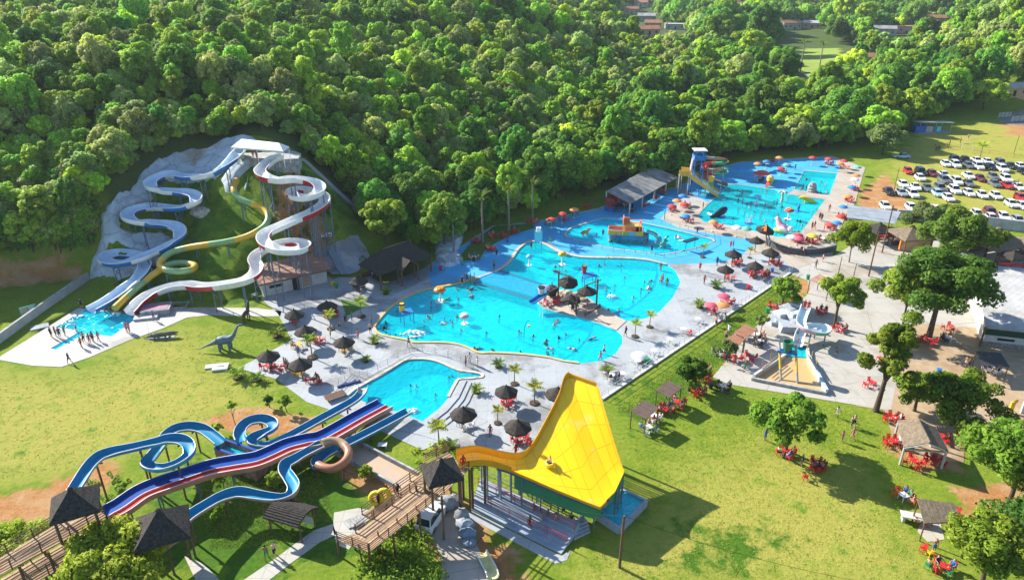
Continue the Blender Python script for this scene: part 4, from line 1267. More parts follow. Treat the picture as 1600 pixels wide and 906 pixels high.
# --- left towers and their plank ramps
t = thing('plank_tower','upper plank platform and ramp of the left thatched tower','walkway',P(110,845,0))
pl = [P(92,816,5.2),P(145,789,5.2),P(166,806,5.2),P(111,838,5.2)]
plank_deck(t,[pl[0],pl[1],pl[2],pl[3]],.1,M_WOOD,width=.4)
ra = [P(111,838,5.15),P(92,816,5.15),P(-30,889,4.2),P(-30,914,4.2)]
plank_deck(t,[ra[1],ra[2],ra[3],ra[0]],.08,M_WOOD,width=.36)
stilts(t,[p - UZ(.1) for p in pl] + [P(60,836,4.9),P(75,862,4.9),P(20,859,4.6),P(30,885,4.6)])
railing(t,[ra[1],ra[2]],1.05,4,2.4); railing(t,[ra[0],ra[3]],1.05,4,2.4); railing(t,[pl[3],pl[2]],1.05,4,1.8)
hut('thatched_hut','black thatched hut over the upper plank platform at the far left',(117,787),7.6,1.85,1.7,math.radians(28),5.2)
t = thing('plank_platform','lower plank platform and ramp at the start of the wide racing slide','walkway',P(160,850,0))
pl = [P(143,823,3.2),P(165,811,3.2),P(191,828,3.2),P(165,845,3.2)]
plank_deck(t,pl,.1,M_WOOD,width=.4)
ra = [P(143,823,3.15),P(165,845,3.15),P(30,925,2.3),P(-2,906,2.3)]
plank_deck(t,[ra[0],ra[3],ra[2],ra[1]],.08,M_WOOD,width=.36)
stilts(t,[p - UZ(.1) for p in pl] + [P(100,848,3.0),P(118,872,3.0),P(60,870,2.6),P(80,895,2.6)])
railing(t,[ra[0],ra[3]],1.05,4,2.2); railing(t,[ra[1],ra[2]],1.05,4,2.2); railing(t,[pl[3],pl[2]],1.05,4,1.6)
hut('thatched_hut','black thatched hut at the start of the azure slide beside the round tree',(254,823),5.6,2.15,1.9,math.radians(24),3.0,seed=3)
t = thing('plank_platform','small plank platform under the second thatched hut','walkway',P(258,845,0))
pl = [P(225,838,3.0),P(262,814,3.0),P(296,832,3.0),P(262,858,3.0)]
plank_deck(t,pl,.1,M_WOOD,width=.4); stilts(t,[p - UZ(.1) for p in pl])
# --- middle walkway up to the big yellow slide
t = thing('plank_walkway','long plank ramp with brown rails climbing to the big yellow slide','walkway',P(560,860,0))
la = [P(527,843,2.0),P(552,833,2.0),P(590,852,2.0),P(576,862,2.0)]
plank_deck(t,[la[0],la[1],la[2],la[3]],.1,M_WOOD,width=.4)
ra = [P(578,862,2.0),P(556,832,2.0),P(668,748,5.2),P(694,770,5.3)]
plank_deck(t,[ra[1],ra[2],ra[3],ra[0]],.1,M_WOOD,width=.38)
hd = [P(650,757,5.35),P(702,712,5.35),P(733,733,5.35),P(690,774,5.35)]
plank_deck(t,hd,.1,M_WOOD,width=.4)
railing(t,[ra[1],ra[2]],1.0,3,1.9); railing(t,[ra[0],ra[3]],1.0,4,1.9); railing(t,[la[0],la[3]],1.0,4,1.6); railing(t,[ra[3],hd[2]],1.0,3,1.6)
stilts(t,[p - UZ(.1) for p in la + hd] + [P(614,832,3.0),P(600,795,3.2),P(640,772,4.2),P(655,797,4.2)])
for i in range(4):
 a = P(560 + i * 30,850 - i * 20,2.4 + i * .85); g = P(566 + i * 30,878 - i * 18,.0)
 MB().tube([tuple(g),tuple(a)],.08,6).build('brace',M_LOG,t,world=True)
t = thing('plank_stair','second plank ramp rising behind the first with a stair at its foot','walkway',P(580,810,0))
ra = [P(552,832,.3),P(566,803,.3),P(650,745,3.6),P(664,752,3.6)]
plank_deck(t,[P(566,803,.9),P(666,734,4.9),P(672,750,4.9),P(582,814,.9)],.1,M_WOOD,width=.38)
railing(t,[P(566,803,.9),P(666,734,4.9)],1.0,3,1.8); railing(t,[P(582,814,.9),P(672,750,4.9)],1.0,3,1.8)
plank_deck(t,[P(664,724,5.0),P(700,706,5.0),P(712,716,5.0),P(668,738,5.0)],.1,M_WOOD,width=.4)
railing(t,[P(664,722,5.0),P(700,704,5.0)],1.0,4,1.4); railing(t,[P(664,722,5.0),P(667,738,5.0)],1.0,4,1.4)
stilts(t,[P(600,780,2.1),P(612,792,2.1),P(640,752,3.7),P(650,765,3.7),P(664,724,4.9),P(700,706,4.9)])
for i in range(6):
 MB().beam(tuple(P(540 + i * 5,813 - i * 2,.08 + .14 * i)),tuple(P(549 + i * 5,824 - i * 2,.08 + .14 * i)),.5,.16).build('step',M_GREY,t,world=True)
hut('thatched_hut','black thatched hut at the top of the big yellow slide',(690,737),8.0,1.65,1.4,math.radians(22),5.3,seed=5)
def log_shelter():
 c = P(459,828,0)
 t = thing('log_shelter','open shelter with a curved dark log roof beside the footpath','shelter',c,math.radians(-20))
 for i in range(14):
  f = i / 13 * 2 - 1
  y = f * 1.5; z = 2.75 - .55 * f * f - .15 * f
  MB().tube([(-2.0,y,z),(2.0,y,z + .05)],.13,7).build('roof_log',M_THATCH,t)
 for x in (-1.7,1.7):
  for y in (-1.1,1.1):
   MB().tube([(x,y,-.2),(x,y,2.45)],.09,6).build('post',M_LOG,t)
 MB().box((0,.9,.9),(3.2,.1,.9)).build('counter',M_WALL,t)
 return t
log_shelter()
def ring_tube(name,px,z,label,R=0.62,r=0.26,m=None,vertical=True,rz=0.0):
 n,k = 22,10
 mb = MB(); vs_,fs = [],[]
 for i in range(n):
  a = 2 * PI * i / n
  for j in range(k):
   b = 2 * PI * j / k
   q = R + r * math.cos(b)
   vs_.append((q * math.cos(a),r * math.sin(b),R + q * math.sin(a)) if vertical else (q * math.cos(a),q * math.sin(a),r + r * math.sin(b)))
 for i in range(n):
  for j in range(k):
   fs.append((i * k + j,((i + 1) % n) * k + j,((i + 1) % n) * k + (j + 1) % k,i * k + (j + 1) % k))
 o = mb.add(vs_,fs).build(name,m or paint('yellow_vinyl',(0.80,0.58,0.01),rough=.4),smooth=80)
 o.location = P(px[0],px[1],z); o.rotation_euler = (math.radians(-18) if vertical else 0,0,rz)
 return tag(o,label,'swim ring')
ring_tube('swim_ring',(588,786),1.9,'yellow swim ring held up on the plank stair, left of two',.55,.24)
ring_tube('swim_ring',(600,782),2.2,'yellow swim ring held up on the plank stair, right of two',.55,.24)
# --- the big yellow slide
def yellow_slide():
 Ls = [(713,712,5.6),(743,706,5.5),(785,715,5.0),(812,717,4.9),(831,703,5.0),(854,663,6.0),(873,625,7.4),(889,589,8.8),(932,604,8.8)]
 Rs = [(716,729,5.6),(755,725,5.4),(789,733,4.8),(816,744,4.7),(869,767,4.3),(907,782,3.9),(936,792,3.6),(961,768,3.8),(974,740,4.3)]
 La = [P(*q) for q in Ls]; Ra = [P(*q) for q in Rs]
 base = P(860,790,0)
 t = thing('half_pipe_slide','huge yellow half pipe slide with a high curved end wall','water slide',base)
 m = mat('bright_yellow_gelcoat',(0.92,0.55,0.002),col2=(0.90,0.51,0.002),scale=0.35,rough=0.28,spec=0.5,dirt=((0.76,0.56,0.16),0.5,0.60,0.80))
 mr = mat('orange_yellow_rim',(0.66,0.33,0.012),rough=0.4,var=0.06)
 NL,NS = 40,24
 def lerp_path(A,f):
  x = f * (len(A) - 1); i = min(int(x),len(A) - 2); u = x - i
  p0,p1,p2,p3 = A[max(i - 1,0)],A[i],A[i + 1],A[min(i + 2,len(A) - 1)]
  return 0.5 * (2 * p1 + (p2 - p0) * u + (2 * p0 - 5 * p1 + 4 * p2 - p3) * u * u + (3 * p1 - p0 - 3 * p2 + p3) * u ** 3)
 g = []
 for i in range(NL + 1):
  f = i / NL
  a = lerp_path(La,min(f,.875)) if f <= .875 else La[7].lerp(La[8],(f - .875) / .125)
  b = lerp_path(Ra,f)
  if f >= .5:
   x = f * 8; q = min(int(x),7); b = Ra[q].lerp(Ra[q + 1],x - q)
  w = min(1,max(0,(f - .30) / .25))
  row = []
  for k in range(NS + 1):
   s = k / NS
   c = a.lerp(b,s)
   zc = b.z + (a.z - b.z) * (1 - s) ** 1.3                      # quarter pipe
   zch = c.z - 0.55 * math.sin(PI * s)                           # channel
   row.append(Vector((c.x,c.y,zch * (1 - w) + zc * w)))
  g.append(row)
 lb = [0,4,8,11,14,17,20,23,26,29,32,35,38,40] ; sb = [0,5,10,15,20,24]
 def slab(i0,i1,k0,k1,name,mt):
  top = []; ni,nk = i1 - i0 + 1,k1 - k0 + 1
  for i in range(i0,i1 + 1):
   for k in range(k0,k1 + 1):
    p = g[i][k].copy()
    nx_ = g[min(i + 1,NL)][k] - g[max(i - 1,0)][k]; ny_ = g[i][min(k + 1,NS)] - g[i][max(k - 1,0)]
    if k in (k0,k1): p += ny_.normalized() * (.022 if k == k0 else -.022)
    if i in (i0,i1): p += nx_.normalized() * (.022 if i == i0 else -.022)
    top.append(p)
  bot = [p + UZ(-.14) for p in top]
  fs = []
  q = lambda i,k: i * nk + k
  N_ = len(top)
  for i in range(ni - 1):
   for k in range(nk - 1):
    fs.append((q(i,k),q(i,k + 1),q(i + 1,k + 1),q(i + 1,k)))
    fs.append(tuple(N_ + x for x in (q(i + 1,k),q(i + 1,k + 1),q(i,k + 1),q(i,k))))
  ed = [q(i,0) for i in range(ni)] + [q(ni - 1,k) for k in range(1,nk)] + [q(i,nk - 1) for i in range(ni - 2,-1,-1)] + [q(0,k) for k in range(nk - 2,0,-1)]
  for a_,b_ in zip(ed,ed[1:] + ed[:1]): fs.append((a_,b_,N_ + b_,N_ + a_))
  MB().add(top + bot,fs).build(name,mt,t,smooth=30,world=True)
 for a,b in zip(lb,lb[1:]):
  for c,d in zip(sb,sb[1:]):
   slab(a,b,c,d,'slide_panel',m)
 vs_ = [g[i][k] + UZ(-.03) for i in range(NL + 1) for k in range(NS + 1)]
 MB().add(vs_,[(i * (NS + 1) + k,i * (NS + 1) + k + 1,(i + 1) * (NS + 1) + k + 1,(i + 1) * (NS + 1) + k) for i in range(NL) for k in range(NS)]).build('seam_strip',mr,t,smooth=40,world=True)
 rim = [g[i][0] for i in range(NL + 1)]
 def wall(pts,h,name,out,mt=mr,th=.12):
  n = len(pts); mb = MB()
  for i,p in enumerate(pts):
   o = out(i).normalized() * th
   mb.v += [tuple(p + UZ(-.15)),tuple(p + UZ(h) + o * .6),tuple(p + UZ(h) + o * 1.6),tuple(p + o * 1.6 + UZ(-.15))]
  for i in range(n - 1):
   for k in range(4):
    k2 = (k + 1) % 4
    mb.f.append((i * 4 + k,i * 4 + k2,(i + 1) * 4 + k2,(i + 1) * 4 + k)); mb.m.append(0)
  mb.f += [(0,1,2,3),tuple(reversed([(n - 1) * 4 + k for k in range(4)]))]; mb.m += [0,0]
  mb.build(name,mt,t,world=True)
 wall([g[i][0] for i in range(36)],.62,'rim',lambda i: g[i][0] - g[i][4])
 wall([g[i][0] for i in range(35,NL + 1)],.35,'rim',lambda i: (g[i][0] - g[i][4]))
 wall([g[i][NS] for i in range(0,13)],.55,'rim',lambda i: g[i][NS] - g[i][NS - 4])
 wall([g[i][NS] for i in range(12,33)],.16,'rim',lambda i: g[i][NS] - g[i][NS - 4])
 wall([g[NL][k] for k in range(NS + 1)],.22,'rim',lambda k: g[NL][k] - g[NL - 3][k])
 mg = paint('dark_green_panel',(0.02,0.20,0.09),rough=.5); mb_ = paint('navy_edge',(0.02,0.05,0.16))
 for i in range(13,31,3):
  a,b = g[i][NS],g[min(i + 3,31)][NS]
  d = UZ(-1.9)
  inn = (g[i][NS - 6] - g[i][NS]).normalized() * .25
  MB().add([a + inn + UZ(-.15),b + inn + UZ(-.15),b + inn + d,a + inn + d],[(0,1,2,3)]).add([a + inn * 1.3 + UZ(-.15),b + inn * 1.3 + UZ(-.15),b + inn * 1.3 + d,a + inn * 1.3 + d],[(3,2,1,0)]).build('skirt_panel',mg,t,world=True)
 MB().tube([tuple(g[i][NS] + UZ(-.22)) for i in range(8,34)],.12,6).build('edge_beam',mb_,t,world=True)
 for i in (36,38,40):
  for k in range(0,NS + 1,4):
   p = g[i][k]
   if p.z > .8: MB().tube([(p.x,p.y,-.2),(p.x,p.y,p.z - .15)],.1,6).build('strut',M_STEEL,t,world=True)
 for i in range(6,36,3):
  for k in (2,9,16,22):
   p = g[i][k]
   if p.z > 1.6: MB().tube([(p.x,p.y,-.2),(p.x,p.y,p.z - .15)],.075,6).build('strut',M_STEEL,t,world=True)
 for i in range(34,NL,3):
  a,b = g[i][NS],g[min(i + 3,NL)][NS]
  MB().add([a + UZ(-.1),b + UZ(-.1),b - UZ(1.5),a - UZ(1.5)],[(0,1,2,3)]).build('skirt_panel',mg,t,world=True)
 return t,g
YS,YG = yellow_slide()
t = thing('start_frame','tall timber posts carrying the top of the yellow slide','frame',P(735,780,0))
for q in ((716,727),(737,731),(757,727),(722,716)):
 p = P(*q,5.2)
 MB().tube([(p.x,p.y,-.3),(p.x,p.y,p.z)],.14,7).build('post',M_LOG,t,world=True)
a,b = P(716,727,3.0),P(757,727,3.0)
MB().beam(tuple(a),tuple(b),.12,.16).build('beam',M_LOG,t,world=True)
t = thing('terraced_steps','long blue grey terraced steps with red rails below the yellow slide','steps',P(800,830,0))
M_BLUESTEP = mat('blue_grey_step',(0.30,0.36,0.42),col2=(0.22,0.27,0.33),scale=1.0,rough=0.8)
ft0,ft1,bk0,bk1 = P(735,796,0),P(877,866,0),P(752,758,0),P(905,830,0)
for i in range(7):
 f0,f1 = i / 7,(i + 1) / 7
 q = [ft0.lerp(bk0,f0),ft1.lerp(bk1,f0),ft1.lerp(bk1,f1),ft0.lerp(bk0,f1)]
 MB().prism([(p.x,p.y) for p in q],.02,.14 + .16 * i).build('step',M_BLUESTEP,t,world=True)
for f in (.3,.72):
 railing(t,[ft0.lerp(bk0,f) + Vector((0,0,.14 + .16 * int(f * 7))),ft1.lerp(bk1,f) + Vector((0,0,.14 + .16 * int(f * 7)))],.9,2,2.2,M_SRED,M_SRED,.035,.04)
railing(t,[bk0 + UZ(1.2),bk1 + UZ(1.2)],1.0,2,2.2,M_STEEL,M_STEEL,.035,.04)
sheet('terrace_apron',[(733,796),(877,868),(892,858),(886,874),(868,880),(728,806)],0.025,M_DECK)
t = thing('splash_pool','small raised stone edged splash pool at the end of the yellow slide','pool',P(970,800,0))
wq = [P(972,763,.75),P(1010,781,.75),P(968,824,.75),P(932,801,.75)]
M_STONE = mat('blue_grey_stone',(0.34,0.38,0.42),col2=(0.22,0.25,0.28),scale=2.2,rough=0.85,bump=.4)
for i in range(4):
 a,b = wq[i],wq[(i + 1) % 4]
 d = (b - a).normalized(); n_ = max(3,int((b - a).length / .55))
 for k in range(n_):
  p,q = a.lerp(b,k / n_) + d * .01,a.lerp(b,(k + 1) / n_) - d * .01
  MB().beam((p.x,p.y,.39),(q.x,q.y,.39),.32,.78 + .01 * (k % 3)).build('stone',M_STONE,t,world=True)
MB().prism([(p.x,p.y) for p in wq],.0,.12).build('pool_floor',F_BLUE,t,world=True)
MB().prism([(p.x,p.y) for p in wq],.6,.62).build('pool_water',W_MAIN,t,world=True)
for i in range(4):
 MB().beam(tuple(P(893 - i * 1,838 - i * 6,.1 + .13 * i)),tuple(P(918 - i * 1,826 - i * 5,.1 + .13 * i)),.9,.26).build('step',M_STONE,t,world=True)
def lump(name,px,sizes,m,label,cat,seed):
 g = P(*px); rg = random.Random(seed)
 mb = MB()
 for (dx,dy,r,h) in sizes:
  b0 = len(mb.v); mb.ball((dx,dy,h * .42),(r,r * .8,h * .62),12,0,7)
  for i in range(b0,len(mb.v)):
   x,y,z = mb.v[i]; mb.v[i] = (x + rg.uniform(-.1,.1),y + rg.uniform(-.1,.1),max(0.0,z + rg.uniform(-.07,.07)))
 o = mb.build(name,m,smooth=35); o.location = g
 return tag(o,label,cat)
M_TARP = mat('pale_grey_tarp',(0.28,0.30,0.32),col2=(0.17,0.19,0.21),scale=1.6,rough=0.6,bump=.6)
M_TARPB = mat('blue_grey_tarp',(0.20,0.25,0.31),col2=(0.13,0.17,0.22),scale=1.6,rough=0.6,bump=.6)
lump('tarp_heap',(697,792),[(0,0,1.1,1.3),(.8,.5,.9,1.0),(-.7,-.3,.8,.9)],M_TARP,'crumpled pale grey tarpaulin heap right of the white car','tarpaulin',1)
lump('tarp_heap',(722,812),[(0,0,.8,1.4),(.2,-.8,.8,.9)],M_TARP,'round covered bundle with a white top beside the drive','tarpaulin',2)
lump('tarp_heap',(731,838),[(0,0,.9,.9),(-.2,1.1,.9,1.0),(.2,-1,.7,.7)],M_TARPB,'blue grey covered boat lying along the drive','tarpaulin',3)
tp = resample(smooth_open([tuple(P(752,866,.1)),tuple(P(760,880,.1)),tuple(P(768,895,.1)),tuple(P(772,910,.1))],6),.3)
t,_ = slide('spare_slide_piece','loose pale yellow slide piece lying on the ground at the bottom edge',[tuple(p) for p in tp],[u_profile(.95,.42)],2.0,lambda i,f: (0,[mat('pale_yellow_gelcoat',(.66,.60,.28),rough=.4),mat('pale_green_gelcoat',(.40,.52,.26),rough=.4),M_SWHITE]),post=99)
def pole(px,top_py,label,r=.13,m=M_LOG,cat='pole'):
 b = P(*px); h = 1.0
 for _ in range(60):
  if pix(b + UZ(h))[1] > top_py: h += .15
 o = MB().tube([(0,0,-.4),(0,0,h * .5),(.02,0,h)],[r * 1.15,r,r * .85],8).build('timber_pole',m); o.location = b
 return tag(o,label,cat),b + UZ(h)
_,PT = pole((968,886),806,'lone brown timber pole on the lawn in front of the splash pool')
def wire(a,b,label,sag=.6,r=.018):
 pts = [a.lerp(b,i / 14) - Vector((0,0,sag * 4 * (i / 14) * (1 - i / 14))) for i in range(15)]
 o = MB().tube([tuple(p - a) for p in pts],r,4).build('wire',M_DARK); o.location = a
 return tag(o,label,'wire')
wire(PT,P(845,776,3.4),'thin dark wire from the lone timber pole to the yellow slide')
wire(PT,P(1330,905,3.0),'thin dark wire running from the lone timber pole to the right over the lawn')
# buildings of the park
def kiosk():
 fl,fr = P(413,464,0),P(512,441,0)
 ax = (fr - fl).normalized(); ay = Vector((-ax.y,ax.x,0)); W = (fr - fl).length; D = 4.6
 rz = math.atan2(ax.y,ax.x)
 t = thing('kiosk','low white kiosk with a brown tiled roof at the foot of the slide hill','kiosk',fl,rz)
 MB().box((W / 2,D / 2,1.35),(W,D,2.7)).build('wall',M_WALL,t)
 MB().box((W * .66,-.03,1.1),(2.0,.12,1.7)).build('shutter',M_WOOD,t)
 MB().box((W * .5,-.02,1.05),(1.1,.10,2.1)).build('door',M_DARK,t)
 MB().box((W * .20,-.02,1.5),(2.2,.08,.5)).build('window',M_GLASS,t)
 n,rows = 14,5
 me = None
 x0,x1,y0,y1,z0,z1 = -.7,W + .7,-1.0,D + .5,2.75,3.75
 for r in range(rows):
  for c in range(n):
   if me is None:
    o = MB().box((0,0,0),((x1 - x0) / n * .985,(y1 - y0) / rows * 1.08,.09),0,0,('X',math.atan2(z1 - z0,y1 - y0) - .03)).build('roof_tile',M_TILE,t); me = o.data
   else: o = obj('roof_tile',me,t)
   f = (r + .5) / rows
   o.location = (x0 + (c + .5) * (x1 - x0) / n,y0 + f * (y1 - y0),z0 + f * (z1 - z0))
 MB().box(((x0 + x1) / 2,y0 - .02,2.62),(x1 - x0,.08,.22)).build('fascia',M_LOG,t)
kiosk()
ap = [G(*q) for q in ((488,400),(520,386),(560,371),(578,402),(566,420),(545,430),(522,432))]
ai = [(488,402),(503,393),(520,386.5),(540,378.5),(560,371.5),(569,386),(577,402),(566,419),(556,427),(545,430),(522,431),(505,417)]
def slope_sheet(name,px,m,lift=.12,kind='structure',cell=.5):
 w = arr2([G(*q).xy for q in px])
 x0,y0 = w.min(0); x1,y1 = w.max(0)
 X,Y = np.meshgrid(np.arange(x0,x1 + cell,cell),np.arange(y0,y1 + cell,cell))
 ins = signed_np(X,Y,w) < .3
 Z = hz_np(X,Y) + lift
 idx = -np.ones(X.shape,int); idx[ins] = np.arange(ins.sum())
 vs_ = np.stack([X[ins],Y[ins],Z[ins]],-1).tolist()
 q = np.stack([idx[:-1,:-1],idx[:-1,1:],idx[1:,1:],idx[1:,:-1]],-1).reshape(-1,4)
 fs = q[(q >= 0).all(1)].tolist()
 return tag(MB().add(vs_,fs).build(name,m,smooth=60),kind=kind)
slope_sheet('concrete_apron',ai,M_DECK,.3,cell=.22)
def stairs2(name,label,a,b,n,width,lift=.3):
 pa,pb = G(*a),G(*b)
 t = thing(name,label,'stairs',pb); ang = math.atan2((pb - pa).y,(pb - pa).x); me = None
 for i in range(n):
  c = pa.lerp(pb,(i + .5) / n); c.z = hz(c.x,c.y) + lift
  if me is None:
   o = MB().box((0,0,0),((pb - pa).length / n * .72,width,.24)).build('step',M_BLUESTEP,t); me = o.data
  else: o = obj('step',me,t)
  o.location = c - pb; o.rotation_euler = (0,0,ang)
stairs2('apron_stairs','grey concrete stair up the sloping apron right of the kiosk',(524,391),(545,429),15,2.6,.36)
def board(name,px,w,h,z,rz,label,mf,cat='sign',stripes=()):
 g = G(*px)
 t = thing(name,label,cat,g,rz)
 MB().box((0,0,z),(w,.06,h)).build('panel',mf,t)
 for (x,dz,ww,hh,mm) in stripes:
  MB().box((x,-.045,z + dz),(ww,.03,hh)).build('print',mm,t)
 for s in (-1,1):
  MB().tube([(s * w * .4,.05,-.2),(s * w * .4,.05,z)],.04,6).build('post',M_STEEL,t)
 return t
M_TURQ = mat('turquoise_sign',(.03,.40,.36),rough=.5); M_SIGNR = mat('red_print',(.45,.03,.03),rough=.5)
board('sign_board',(512,383),1.9,.7,2.0,.3,'small white sign with red and blue marks at the top of the concrete apron',M_WHITEM,stripes=((-.5,.15,.7,.2,M_SIGNR),(.4,-.1,.8,.2,M_BLUEM)))
board('sign_board',(47,494),2.2,1.3,1.1,.75,'turquoise sign with faded pictures behind the low white wall',M_TURQ,stripes=((-.55,.1,.8,.8,mat('faded_print',(.45,.30,.22),rough=.6)),(.5,.1,.7,.8,M_WHITEM)))
def wall_thing(name,label,pts,h,th,m,cap=None):
 p = [G(*q) for q in pts]
 t = thing(name,label,'wall',p[0])
 for a,b in zip(p,p[1:]):
  n = max(1,int((b - a).length / 3.0))
  for i in range(n):
   q,r = a.lerp(b,i / n),a.lerp(b,(i + .985) / n)
   q = Vector((q.x,q.y,hz(q.x,q.y))); r = Vector((r.x,r.y,hz(r.x,r.y)))
   MB().beam(tuple(q + UZ(h / 2 - .15)),tuple(r + UZ(h / 2 - .15)),th,h + .3).build('wall_panel',m,t,world=True)
  if cap: MB().beam(tuple(a + UZ(h + .05)),tuple(b + UZ(h + .05)),th + .14,.1).build('coping',cap,t,world=True)
 return t
wall_thing('low_wall','low pale rendered wall running along the left edge below the hill',[(-30,550),(0,536),(60,492),(122,449),(140,437)],1.3,.25,M_WALL,M_GREY)
g = P(246,487,0)
t = thing('painted_platform','raised concrete block with a red and blue painted top beside the landing pool','platform',g,.25)
MB().box((0,0,.45),(4.2,3.0,.9)).build('block',M_GREY,t)
MB().box((0,0,.92),(3.6,2.4,.04)).build('painted_top',mat('painted_mat',(.42,.10,.09),col2=(.12,.25,.45),scale=1.3,rough=.7),t)
MB().box((-1.2,-2.1,.2),(3.4,1.4,.4)).build('step',M_WALL,t)
g = P(281,479,0)
t = thing('sunken_tank','small open concrete tank right of the painted platform','tank',g,.1)
for dx,dy,sx,sy in ((0,1.0,2.6,.25),(0,-1.0,2.6,.25),(1.2,0,.25,1.74),(-1.2,0,.25,1.74)):
 MB().box((dx,dy,.2),(sx,sy,.4)).build('wall',M_GREY,t)
MB().box((0,0,.08),(2.2,1.74,.05)).build('water',M_DARK,t)
g = P(345,575,0)
t = thing('hatch_slab','white concrete hatch slab on the lawn beside the young palm','slab',g,.2)
MB().box((0,0,.15),(2.0,1.7,.3)).build('slab',M_WHITEM,t); MB().box((-1.5,.5,.1),(1.1,1.0,.2)).build('lid',M_WHITEM,t)
MB().box((0,0,.33),(.9,.12,.06)).build('handle',M_GREY,t)
g = P(62,511,0)
t = thing('drain_grate','dark square grate in the grass beside the landing deck','grate',g,.6)
MB().box((0,0,.06),(2.4,1.5,.12)).build('grate',M_STEEL,t)
# --- dark hip roofed pavilion on its timber floor
def pavilion():
 zc = 2.9
 A,B,C_,D_ = P(560,413,zc),P(592,430,zc),P(676,400,zc),P(643,386,zc)
 D_ = A + (C_ - B)
 base = (A + B + C_ + D_) / 4; base.z = 0
 t = thing('pavilion','open pavilion with a black hipped roof beside the rock cascade','pavilion',base)
 r0 = (A + B) / 2 + (C_ - B) * .24 + UZ(2.7); r1 = (C_ + D_) / 2 + (B - C_) * .24 + UZ(2.7)
 courses = 6
 mb = MB()
 def face(p,q,r,s):
  for k in range(courses):
   f0,f1 = k / courses,(k + 1.12) / courses
   f1 = min(f1,1)
   up = UZ(.05)
   a,b = p.lerp(s,f0),q.lerp(r,f0); c,d = q.lerp(r,f1),p.lerp(s,f1)
   vs_ = [a + up,b + up,c,d,a - UZ(.16 if k == 0 else .03),b - UZ(.16 if k == 0 else .03)]
   mb.add(vs_,[(0,1,2,3),(4,5,1,0)])
 face(A,B,r0,r0); face(B,C_,r1,r0); face(C_,D_,r1,r1); face(D_,A,r0,r1)
 mb.add([A,B,C_,D_,r0,r1],[(3,2,1,0)])
 mb.build('roof',M_THATCH,t,world=True)
 MB().tube([tuple(r0 + UZ(.06)),tuple(r1 + UZ(.06))],.13,6).build('ridge',M_THATCH,t,world=True)
 m0 = B.lerp(C_,.48); n0 = (B - A).normalized(); s = (C_ - B).normalized()
 g0,g1,gt = m0 - s * 1.9 + n0 * 1.5,m0 + s * 1.9 + n0 * 1.5,m0 + n0 * 1.5 + UZ(1.4)
 bk = m0 - n0 * 2.2 + UZ(1.45)
 MB().add([g0,gt,bk,m0 - s * 2.1,g1,m0 + s * 2.1],[(0,3,2,1),(1,2,5,4)]).build('gable_roof',M_THATCH,t,world=True)
 MB().tube([tuple(g0),tuple(gt),tuple(g1)],.09,6).build('gable_beam',M_LOG,t,world=True)
 for p in (A,B,C_,D_,B.lerp(C_,.33),B.lerp(C_,.66),A.lerp(D_,.5),g0,g1):
  q = p.lerp(base,.06)
  MB().tube([(q.x,q.y,-.1),(q.x,q.y,zc + .1)],.14,7).build('post',M_LOG,t,world=True)
 MB().beam(tuple(A.lerp(D_,.02) * 1 + UZ(-2.3)),tuple(D_ + UZ(-2.3)),.15,.9).build('counter',M_LOG,t,world=True)
pavilion()
fl = [P(562,428,.09),P(621,457,.09),P(699,422,.09),P(655,400,.09)]
t = thing('timber_floor','dark plank floor in front of and under the black pavilion','floor',fl[0])
plank_deck(t,fl,.06,M_TIMBERFLOOR,width=.45,gap=.04,maxn=30)
drape('rock_cascade',[(676,360),(692,351),(718,351),(727,372),(717,398),(724,412),(702,421),(684,417),(676,396)],.7,M_ROCK,cell=.45,label='blue grey rock cascade with dry basins behind the main pool',cat='rock cascade',rough=.9,cellsize=1.6)
for i,(a,b,r) in enumerate(((703,406,2.0),(700,388,1.7),(699,372,1.4))):
 g = G(a,b)
 mb = MB().lathe([(r,0),(r,.95),(r * .86,.95),(r * .84,.80),(.02,.80)],n=14,wob=.12,seed=i)
 o = mb.build('cascade_basin',M_ROCK,smooth=40); o.location = g
 tag(o,('lowest','middle','topmost')[i] + ' round rock basin of the cascade','basin')
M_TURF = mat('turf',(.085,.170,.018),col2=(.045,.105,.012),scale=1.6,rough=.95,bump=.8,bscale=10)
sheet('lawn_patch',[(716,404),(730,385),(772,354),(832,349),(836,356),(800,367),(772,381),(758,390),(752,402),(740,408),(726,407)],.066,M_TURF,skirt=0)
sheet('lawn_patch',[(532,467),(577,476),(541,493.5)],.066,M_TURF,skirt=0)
sheet('sand_bed',[(1162,396),(1175,384),(1188,386),(1192,395),(1178,397)],.072,M_SAND,skirt=0)
